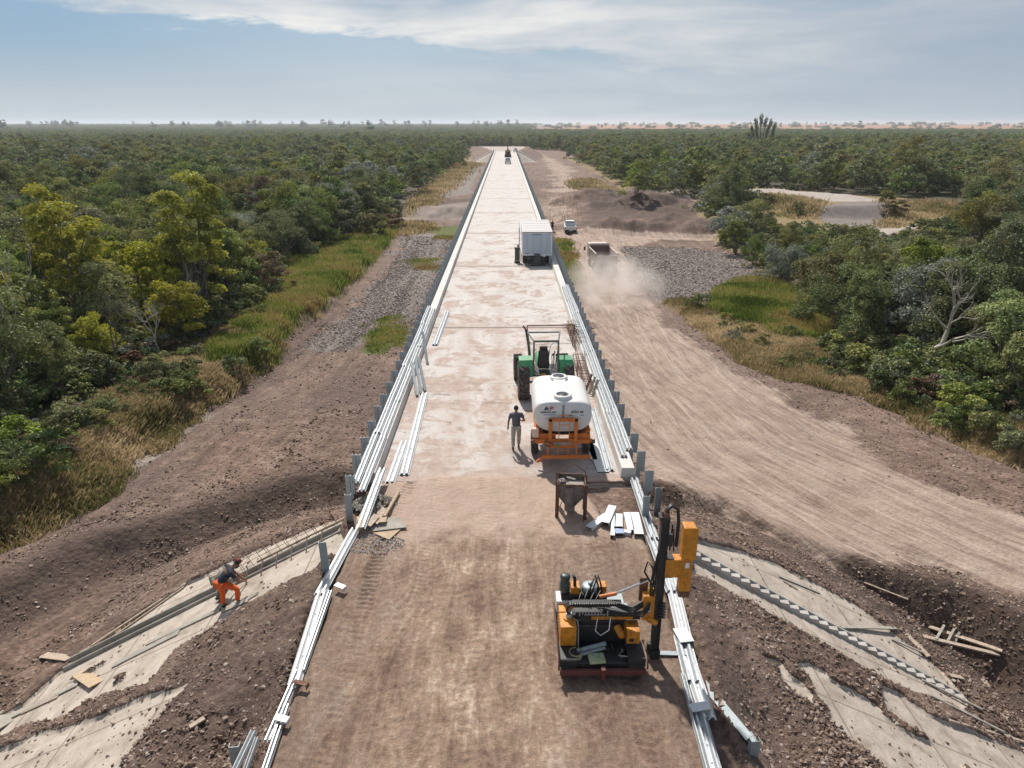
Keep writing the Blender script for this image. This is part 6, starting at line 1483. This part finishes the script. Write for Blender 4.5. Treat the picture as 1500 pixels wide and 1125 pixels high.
# ------------------------------------------------------------------ white box trailer farther along the deck
def box_trailer():
    c = at(786.5, 388); T = empty('box_trailer', (c.x, c.y, 0), R(-.6), 'white box trailer parked on the right of the bridge deck', 'trailer')
    W_, L, z0, z1 = 2.62, 8.4, .82, 2.86
    bd = MB().box((0, L/2, (z0+z1)/2), (W_, L, z1-z0)).build('box_body', simple('blue_white_panel', (.47,.53,.60), .45, 0, .06, .08, (.5,.45,.4), 1), T, bevel=.03)
    fr = MB(); 
    for x in (-W_/2+.05, W_/2-.05): fr.box((x,-.012,(z0+z1)/2), (.09,.03,z1-z0-.02))
    fr.box((0,-.012,z1-.05), (W_-.2,.03,.08)).box((0,-.012,z0+.06), (W_-.2,.03,.1)); fr.build('door_frame', M['white'], T)
    MB().box((0,-.02,z1-.01), (W_+.03,.06,.03)).build('top_seal', M['black'], T)
    rf = MB().box((0,L/2,z1+.018), (W_+.04,L+.04,.03)).build('roof', simple('dusty_roof', (.50,.47,.45), .6, .1, .1, .2), T)
    rb = MB()
    for k in range(7): rb.box((0,.6+k*1.2,z1+.04), (W_-.1,.05,.02))
    rb.build('roof_ribs', M['galv_dull'], T)
    dk = simple('faint_lettering', (.20,.22,.24), .6, 0, .1, 0); mb = MB()
    for k in range(9): mb.box((-.36+k*.09,-.03,z1-.2), (.055,.01,.09+.02*(k % 2)))
    mb.build('worn_lettering', dk, T); MB().box((-.98,-.03,z0+.16), (.16,.01,.07)).box((-.82,-.03,z0+.17), (.12,.01,.10)).build('sticker', dk, T)
    hb = MB()
    for x in (-.9, -.35, .35, .9): hb.cyl((x,-.045,z0+.12),(x,-.045,z1-.3),.016,6)
    for x in (-1.24, 1.24):
        for z in (z0+.3, z0+1.0, z1-.3): hb.box((x,-.04,z), (.10,.03,.06))
    hb.box((0,-.03,(z0+z1)/2-.1), (.015,.01,z1-z0-.5)); hb.build('door_bars', M['galv_flat'], T)
    MB().box((.55,-.06,z0-.02), (.42,.02,.12)).build('number_plate', M['white'], T)
    for s in (-1, 1): MB().box((s*(W_/2-.25),-.03,z1-.12), (.12,.02,.06)).build('lamp', M['amber'] if s < 0 else M['red'], T)
    MB().box((0,1.5,.66), (1.0,3.5,.22)).box((0,L/2,.74), (W_-.3,L,.14)).build('chassis', M['black'], T)
    for y in (1.1, 2.3):
        for s in (-1, 1): wheel(T, (s*1.05, y, .42), .42, .40, 0, 'galv_dull')
    MB().box((0,-.1,.48), (.62,.5,.5)).cyl((-.25,-.1,.80),(.25,-.1,.80),.20,14).box((0,-.36,.72), (.5,.04,.10)).build('generator', simple('dark_grey_machine', (.07,.07,.07), .6, 0, .3, .3), T, bevel=.03)
    MB().tube([(-.36,-.2,.75),(-.42,-.45,.04)], .045, 6).tube([(.36,-.2,.75),(.42,-.45,.04)], .045, 6).box((0,-.47,.05), (1.5,.10,.05)).build('support_legs', M['black'], T)
    MB().box((W_/2-.16,-.12,.45), (.2,.05,.75)).build('mud_flap', M['galv_dull'], T)
    mb = MB(); 
    for y in (2.2, 6.4): mb.tube([(-W_/2-.22,y,.1),(-W_/2-.22,y,2.9)], .03, 6)
    for z in (2.85, 1.9, 1.0): mb.tube([(-W_/2-.22,2.2,z),(-W_/2-.22,6.4,z)], .025, 6)
    mb.build('side_rack', M['galv_dull'], T)
    g = at(757.5, 385); G = empty('green_cabinet', (g.x, g.y, 0), 0, 'dark green upright cabinet with a lid standing left of the white trailer', 'cabinet')
    MB().box((0,0,.72), (.42,.42,1.1)).build('cabinet_body', dk2 := simple('dull_green_cabinet', (.075,.085,.055), .6, 0, .2, .3), G, bevel=.03); MB().box((0,0,1.33), (.52,.5,.12)).build('lid', M['black'], G, bevel=.03)
    MB().box((0,0,.10), (.5,.46,.18)).build('base', M['black'], G, bevel=.01); MB().box((0,-.23,.22), (.44,.02,.05)).box((.24,-.1,.7), (.02,.03,1.0)).build('trim', M['galv'], G)
    MB().tube([(.2,0,1.3),(.32,-.05,1.1),(.34,-.05,.5),(.3,0,.2)], .025, 6).cyl((.06,.1,1.4),(.10,.1,1.62),.07,8).build('hose', M['hose'], G)
box_trailer()
# ------------------------------------------------------------------ pickup, car, dump truck
def pickup(name, loc, rz, body, lb, cat='pickup'):
    T = empty(name, loc, rz, lb, cat)
    b = MB().prism([(-.90,.42),(.90,.42),(.93,.75),(.90,1.02),(-.90,1.02),(-.93,.75)], 0, 5.1).build('body', body, T, bevel=.07, seg=3)
    V = [(-.82,1.75,1.0),(.82,1.75,1.0),(.82,4.0,1.0),(-.82,4.0,1.0),(-.66,2.0,1.72),(.66,2.0,1.72),(.66,3.2,1.72),(-.66,3.2,1.72)]
    MB().add(V, [(0,3,2,1),(4,5,6,7),(0,1,5,4),(1,2,6,5),(2,3,7,6),(3,0,4,7)]).build('cab', body, T, bevel=.06, seg=3)
    MB().add([(-.66,1.80,1.1),(.66,1.80,1.1),(.56,1.96,1.62),(-.56,1.96,1.62)], [(0,1,2,3)]).build('rear_window', M['glass'], T)
    MB().box((0,.85,1.03), (1.56,1.5,.02)).build('load_bed', M['black'], T)
    MB().box((0,.0,.78), (1.5,.03,.34)).build('tailgate', body, T, bevel=.02)
    MB().box((0,-.06,.48), (1.7,.14,.16)).build('bumper', M['black'], T, bevel=.03)
    for s in (-1, 1):
        MB().box((s*.84,-.01,.84), (.12,.05,.28)).build('tail_light', M['red'], T, bevel=.01)
        MB().add([(s*.80,2.1,1.1),(s*.80,3.5,1.1),(s*.70,3.1,1.62),(s*.71,2.15,1.62)], [(0,1,2,3)]).build('side_window', M['glass'], T)
        MB().box((s*1.02,3.4,1.15), (.18,.1,.16)).build('mirror', body, T, bevel=.02)
        for y in (1.0, 4.1): wheel(T, (s*.80, y, .38), .38, .24, 0, 'galv_dull')
    MB().box((0,-.14,.50), (.5,.01,.12)).build('number_plate', M['white'], T)
    return T
p = at(836, 341.5, -4.3); pickup('pickup_truck', (p.x, p.y, zg(p.x, p.y)+.02), R(-2), M['white'], 'small white pickup truck parked on the dirt by the dark berm')
p = at(744, 240.5, 0); silver = simple('silver_paint', (.5,.5,.48), .35, .3, .1, .2)
pickup('pickup_truck', (p.x, p.y, .02), 0, silver, 'silver pickup far along the bridge behind the dark machine')
p = at(755, 222.5, 0); pickup('pickup_truck', (p.x, p.y-6, .03), 0, M['white'], 'tiny white vehicle at the far right end of the bridge')
def far_rig():
    p = at(744, 230.5, 0); T = empty('drilling_machine', (p.x, p.y, 0), 0, 'dark yellow-topped machine with a mast far along the bridge', 'machine')
    MB().box((0,2,.5), (2.2,4,.8)).box((0,.2,1.6), (2.0,.5,1.3)).build('body', M['black'], T, bevel=.05); MB().box((0,1.5,1.6), (1.8,2.2,1.3)).box((0,.6,2.35), (2.4,.8,.2)).build('cab', M['rust'], T, bevel=.05)
    for s in (-1, 1): wheel(T, (s*1.05,.8,.55), .55, .4, 0, 'black'); MB().box((s*.9,-.08,1.3), (.3,.05,.7)).build('panel', M['yellow'], T)
    MB().box((0,1.0,3.1), (.35,.35,2.4)).box((0,1,2.6), (.8,.4,.5)).build('mast', M['black'], T); MB().box((0,-.2,2.15), (1.0,.1,.15)).build('rear_panel', M['amber'], T)
far_rig()
def dump_truck():
    p = at(888, 400, -4.25); T = empty('dump_truck', (p.x, p.y, zg(p.x, p.y)+.02), R(3), 'pale dump truck driving away in its own dust on the haul road', 'dump truck')
    bd = simple('dusty_cream_paint', (.62,.53,.46), .6, 0, .12, .4, (.5,.38,.31)); ins = simple('dirty_tipper_inside', (.20,.13,.11), .9, 0, .3, .3)
    W_, L = 2.5, 4.8; mb = MB()
    for s in (-1, 1): mb.box((s*(W_/2-.04), L/2, 1.85), (.08, L, 1.2)); 
    mb.box((0,L-.04,2.05), (W_-.17,.08,1.6)).box((0,.05,1.75), (W_-.17,.08,.95)).box((0,L/2,1.24), (W_-.17,L-.2,.06)); mb.build('tipper_body', bd, T, bevel=.01)
    MB().box((0,L/2,1.30), (W_-.2,L-.3,.04)).build('tipper_floor', ins, T); MB().box((0,L-.10,2.0), (W_-.22,.02,1.3)).build('front_wall_lining', ins, T)
    rr = MB()
    for s in (-1, 1):
        rr.box((s*(W_/2),L/2,2.46), (.12,L,.08))
        for k in range(5): rr.box((s*(W_/2+.03),.3+k*1.05,1.8), (.06,.10,1.2))
    rr.box((0,L,2.86), (W_,.14,.08)); rr.build('body_rails', bd, T)
    MB().box((0,L+1.1,1.9), (2.3,1.7,1.7)).build('cab', bd, T, bevel=.08, seg=3); MB().box((0,3.2,.85), (.9,6.0,.3)).build('chassis', M['black'], T)
    for y in (.9, 2.2, 5.6):
        for s in (-1, 1): wheel(T, (s*1.0, y, .5), .5, .45 if y < 5 else .28, 0, 'rust')
    for s in (-1, 1):
        MB().tube([(s*1.15,L+1.7,2.2),(s*1.48,L+1.8,2.2)], .02, 6).box((s*1.5,L+1.8,2.0), (.2,.1,.45)).build('mirror', M['black'], T); MB().box((s*.95,-.02,.75), (.3,.05,.15)).build('tail_light', M['red'], T)
        MB().box((s*1.0,-.05,.55), (.5,.02,.5)).build('mud_flap', M['black'], T)
    return p
DT = dump_truck()
# dust cloud drifting behind the truck
def dust():
    nt = NT('drifting_dust'); pos = nt.obj(); n1 = nt.noise(pos, .35, 6, .62, .6)
    pv = nt.n('VolumePrincipled'); pv.inputs['Color'].default_value = (1,.92,.86,1); pv.inputs['Anisotropy'].default_value = .35
    gr = nt.n('TexGradient', gradient_type='SPHERICAL'); mp_ = nt.n('Mapping'); nt.setin(mp_, 'Vector', nt.n('TexCoord').outputs['Generated']); mp_.inputs['Location'].default_value = (-1,-1,-.7); mp_.inputs['Scale'].default_value = (2,2,2.0)
    nt.setin(gr, 'Vector', mp_.outputs[0]); f = nt.math('MULTIPLY', nt.mr(gr.outputs['Fac'], .02, .6, 0, 1, True), nt.mr(n1, .42, .64, 0, 1))
    nt.setin(pv, 'Density', nt.math('MULTIPLY', f, .42)); nt.t.links.new(pv.outputs[0], nt.out.inputs['Volume'])
    for i, (px, py, rx, ry, rz_, lb) in enumerate([(908,424,6.0,13,2.8,'pale dust cloud billowing behind the dump truck')]):
        q = at(px, py, -4.3); bm = bmesh.new(); bmesh.ops.create_icosphere(bm, subdivisions=4, radius=1)
        for v in bm.verts:
            k = 1+.18*math.sin(v.co.x*5+i)*math.cos(v.co.y*4); v.co = Vector((v.co.x*rx*k, v.co.y*ry*k, v.co.z*rz_*k))
        me = bpy.data.meshes.new('dust_cloud'); bm.to_mesh(me); bm.free(); me.materials.append(nt.m); o = bpy.data.objects.new('dust_cloud', me); link(o); o.location = (q.x, q.y, -3.0); o.rotation_euler.z = -.12; tag(o, lb, 'dust', kind='stuff')
dust()
# ------------------------------------------------------------------ people
def skin_obj(name, V, E, Rd, mat, parent, sub=2, root=0):
    me = bpy.data.meshes.new(name); me.from_pydata([tuple(v) for v in V], E, []); o = bpy.data.objects.new(name, me); COL.objects.link(o)
    o.modifiers.new('skin', 'SKIN')
    if not me.skin_vertices:
        bpy.context.view_layer.objects.active = o; bpy.ops.mesh.customdata_skin_add()
    for i, sv_ in enumerate(me.skin_vertices[0].data): sv_.radius = Rd[i]; sv_.use_root = (i == root)
    s = o.modifiers.new('sub', 'SUBSURF'); s.levels = sub; s.render_levels = sub
    dg = bpy.context.evaluated_depsgraph_get(); m2 = bpy.data.meshes.new_from_object(o.evaluated_get(dg)); bpy.data.objects.remove(o)
    m2.materials.clear(); m2.materials.append(mat); m2.polygons.foreach_set('use_smooth', [True]*len(m2.polygons))
    m2.name = name; r = bpy.data.objects.new(name, m2); link(r, parent); return r
SKINM = simple('brown_skin', (.24,.125,.08), .55, 0, .08, 0, bump=.05); LIPS = simple('lips', (.2,.07,.06), .6, 0, .05, 0); HAIR = simple('black_hair', (.012,.010,.010), .7, 0, .2, 0)
def person(loc, rz, J, shirt, pants, shoe, lb, cap=None, sleeve=.62, scale=1.0):
    """J: joints (x right, y forward, z up) keyed pel, wai, che, nec, hed, shL.. anR, toL, toR"""
    T = empty('person', loc, rz, lb, 'person'); T.scale = (scale,)*3
    J = {k: Vector(v) for k, v in J.items()}
    names = ['pel','wai','che','nec','hd0','hd1','hd2']; up = (J['hed']-J['nec']).normalized()
    J['hd0'] = J['nec']+up*.075; J['hd1'] = J['hed']; J['hd2'] = J['hed']+up*.085
    V = [J['pel'],J['wai'],J['che'],J['nec'],J['hd0'],J['hd1'],J['hd2']]; E = [(0,1),(1,2),(2,3),(3,4),(4,5),(5,6)]
    Rd = [(.13,.10),(.12,.09),(.15,.105),(.052,.055),(.062,.07),(.078,.095),(.055,.07)]
    def chain(start, pts, rads):
        prev = start
        for p_, r_ in zip(pts, rads): V.append(p_); Rd.append((r_, r_)); E.append((prev, len(V)-1)); prev = len(V)-1
        return prev
    for s in 'LR':
        w_ = chain(2, [J['sh'+s], J['sh'+s].lerp(J['el'+s], .5), J['el'+s], J['el'+s].lerp(J['wr'+s], .45), J['wr'+s]], [.058,.05,.04,.040,.026])
        d = (J['wr'+s]-J['el'+s]).normalized(); sx = -1 if s == 'L' else 1
        pl = chain(w_, [J['wr'+s]+d*.045, J['wr'+s]+d*.085], [.030,.032])
        side = d.cross(Vector((0,1,0.2))).normalized(); bend = Vector((0,.35,-.1))
        for k in range(4):
            b = J['wr'+s]+d*.085+side*(k-1.5)*.019; ln = (.062,.07,.066,.05)[k]
            chain(pl, [b+d*.012, b+d*ln*.6+bend*.01, b+d*ln+bend*.035], [.0095,.009,.0075])
        tb = J['wr'+s]+d*.035+Vector((0,.03,0)); chain(w_, [tb, tb+d*.03+Vector((0,.022,0)), tb+d*.055+Vector((0,.028,0))], [.012,.011,.009])
        chain(0, [J['hi'+s], J['hi'+s].lerp(J['kn'+s], .5), J['kn'+s], J['kn'+s].lerp(J['an'+s], .4), J['an'+s], J['to'+s]], [.088,.078,.058,.056,.038,.035])
    skin_obj('body', V, E, Rd, SKINM, T)
    V, E, Rd = [J['pel']+Vector((0,0,-.04)),J['wai'],J['che'],J['che'].lerp(J['nec'],.5),J['nec']-(J['nec']-J['che'])*.10], [(0,1),(1,2),(2,3),(3,4)], [(.17,.13),(.165,.125),(.19,.145),(.17,.14),(.075,.078)]
    for s in 'LR': chain(3, [J['sh'+s], J['sh'+s].lerp(J['el'+s], sleeve*.5), J['sh'+s].lerp(J['el'+s], sleeve)], [.078,.073,.068])
    skin_obj('shirt', V, E, Rd, shirt, T)
    V, E, Rd = [J['pel']], [], [(.155,.125)]
    for s in 'LR': chain(0, [J['hi'+s], J['hi'+s].lerp(J['kn'+s], .5), J['kn'+s], J['kn'+s].lerp(J['an'+s], .5), J['an'+s].lerp(J['kn'+s], .06)], [.108,.10,.082,.076,.070])
    skin_obj('trousers', V, E, Rd, pants, T)
    for s in 'LR':
        a = J['an'+s]; t = J['to'+s]; d = (t-a); d.z = 0; d = d.normalized(); zf = min(a.z, t.z)
        skin_obj('shoe', [a+Vector((0,0,-.02)), a-d*.05+Vector((0,0,-.05)), a+d*.07+Vector((0,0,-.05)), t+Vector((0,0,-.005))], [(0,1),(0,2),(2,3)], [(.045,.045),(.042,.038),(.046,.036),(.042,.028)], shoe, T)
    hm = J['hd1']+up*.03; fwd = Vector((0,1,0)); fwd = (fwd-up*fwd.dot(up)).normalized(); rt = fwd.cross(up).normalized()
    def ell(name, c, r, mat, cut=None):
        bm = bmesh.new(); bmesh.ops.create_uvsphere(bm, u_segments=20, v_segments=14, radius=1); mt = Matrix((rt, fwd, up)).transposed()
        dl = [v for v in bm.verts if cut is not None and v.co.z < cut-.0+ (v.co.y > .35)*.45]
        bmesh.ops.delete(bm, geom=dl, context='VERTS')
        for v in bm.verts: v.co = c+mt @ Vector((v.co.x*r[0], v.co.y*r[1], v.co.z*r[2]))
        me = bpy.data.meshes.new(name); bm.to_mesh(me); bm.free(); me.materials.append(mat); me.polygons.foreach_set('use_smooth', [True]*len(me.polygons)); o = bpy.data.objects.new(name, me); link(o, T); return o
    ell('hair', hm-fwd*.008, (.088,.105,.108), HAIR, -.45)
    if cap is not None:
        ell('cap', hm+up*.012, (.096,.113,.11), cap, .02); b = hm+fwd*.13+up*.02; mt = Matrix((rt, fwd, up)).transposed().to_4x4(); MB().box(b, (.13,.12,.014)).build('cap_peak', cap, T)
    for s in (-1, 1): ell('ear', J['hd1']+rt*s*.080, (.012,.022,.032), SKINM)
    ell('nose', J['hd1']+fwd*.105-up*.012, (.013,.02,.024), SKINM)
    for s in (-1, 1): ell('eye', J['hd1']+fwd*.088+rt*s*.032+up*.012, (.013,.008,.009), HAIR)
    ell('mouth', J['hd1']+fwd*.088-up*.045, (.024,.008,.006), LIPS)
    return T
grey = simple('slate_shirt', (.10,.105,.135), .85, 0, .15, .1, (.18,.15,.13), 5, .3); khaki = simple('pale_khaki', (.40,.41,.36), .9, 0, .15, .2, (.28,.22,.17), 6, .3); dshoe = M['black']
c = at(756, 659)
person((c.x, c.y, .03), R(4), dict(pel=(0,0,.98), wai=(0,.0,1.10), che=(0,.0,1.34), nec=(0,.0,1.52), hed=(0,.02,1.66), shL=(-.20,0,1.44), elL=(-.29,-.03,1.17), wrL=(-.30,.04,.93), shR=(.20,0,1.44), elR=(.31,-.04,1.19), wrR=(.20,.17,1.12),
       hiL=(-.095,0,.92), knL=(-.11,.05,.50), anL=(-.115,-.04,.085), toL=(-.13,.10,.035), hiR=(.095,0,.92), knR=(.12,.12,.52), anR=(.11,.16,.085), toR=(.12,.30,.035)), grey, khaki, dshoe, 'man in a slate grey t-shirt and pale trousers walking away beside the tank trailer')
org = simple('orange_workwear', (.72,.115,.012), .8, 0, .12, .1, (.3,.12,.06), 5, .3); navy = simple('dark_navy_shirt', (.022,.028,.045), .85, 0, .25, .15, (.14,.12,.1), 5, .3); redcap = simple('dark_red_cap', (.16,.02,.02), .8, 0, .1, .1)
f1 = hit(329, 890); f2 = hit(351, 873); base = f1.copy(); dz = f2.z-f1.z
s1 = Vector((f2.x-f1.x, f2.y-f1.y, dz))
person(base, R(-25), dict(pel=(.02,-.02,.88), wai=(.06,.05,.98), che=(.18,.20,1.16), nec=(.27,.31,1.28), hed=(.33,.40,1.37), shL=(.02,.30,1.22), elL=(.16,.44,.97), wrL=(.38,.46,.84), shR=(.36,.12,1.18), elR=(.54,.14,.96), wrR=(.52,.36,.82),
       hiL=(-.06,-.01,.82), knL=(-.05,.06,.45), anL=(-.02,-.02,.08), toL=(.0,.13,.03), hiR=(.11,.0,.84), knR=(.46,.16,.66), anR=(.46,.10,.27), toR=(.50,.25,.22)), navy, org, dshoe, 'worker in orange trousers, dark shirt and red cap bending over the left drain', redcap)
olive = simple('olive_grey_workwear', (.17,.17,.13), .85, 0, .15, .2, (.25,.2,.16), 5, .3)
b2 = hit(322, 880)
person(b2, R(-50), dict(pel=(.02,.0,.74), wai=(.05,.10,.84), che=(.10,.30,.96), nec=(.12,.44,1.02), hed=(.13,.55,1.04), shL=(-.08,.34,.98), elL=(-.05,.52,.74), wrL=(.05,.72,.62), shR=(.28,.28,.98), elR=(.32,.5,.74), wrR=(.25,.7,.6),
       hiL=(-.08,-.01,.70), knL=(-.10,.20,.42), anL=(-.08,-.05,.085), toL=(-.08,.1,.04), hiR=(.10,0,.70), knR=(.14,.22,.42), anR=(.10,-.02,.085), toR=(.10,.13,.04)), olive, olive, dshoe, 'worker in olive-grey clothes crouching behind the one in orange trousers')
dark = simple('dark_clothes', (.03,.03,.035), .9, 0, .2, .1); p = at(809, 339, -4.4)
STAND = dict(pel=(0,0,.98), wai=(0,0,1.10), che=(0,0,1.34), nec=(0,0,1.52), hed=(0,.02,1.66), shL=(-.20,0,1.44), elL=(-.27,-.02,1.16), wrL=(-.26,.05,.92), shR=(.20,0,1.44), elR=(.27,-.02,1.16), wrR=(.26,.05,.92),
       hiL=(-.095,0,.92), knL=(-.11,.02,.50), anL=(-.12,0,.085), toL=(-.13,.14,.035), hiR=(.095,0,.92), knR=(.11,.02,.50), anR=(.12,0,.085), toR=(.13,.14,.035))
person((p.x, p.y, zg(p.x, p.y)), R(160), STAND, dark, dark, dshoe, 'distant figure in dark clothes standing beside the bridge near the white pickup')
# ------------------------------------------------------------------ air
hz = NT('thin_haze'); pv = hz.n('VolumePrincipled'); pv.inputs['Color'].default_value = (.86,.92,1,1); pv.inputs['Density'].default_value = .00013; pv.inputs['Anisotropy'].default_value = .35
hz.t.links.new(pv.outputs[0], hz.out.inputs['Volume'])
o = MB().box((0, 3600, 12), (15500, 7900, 50)).build('haze', hz.m); tag(o, kind='stuff')
SC.cycles.use_denoising = True; SC.cycles.max_bounces = 5; SC.cycles.diffuse_bounces = 2; SC.cycles.glossy_bounces = 2; SC.cycles.transmission_bounces = 3; SC.cycles.volume_bounces = 1; SC.cycles.transparent_max_bounces = 6
SC.cycles.sample_clamp_indirect = 6; SC.cycles.volume_step_rate = 2; SC.cycles.volume_max_steps = 128; SC.cycles.use_adaptive_sampling = True; SC.cycles.adaptive_threshold = .01
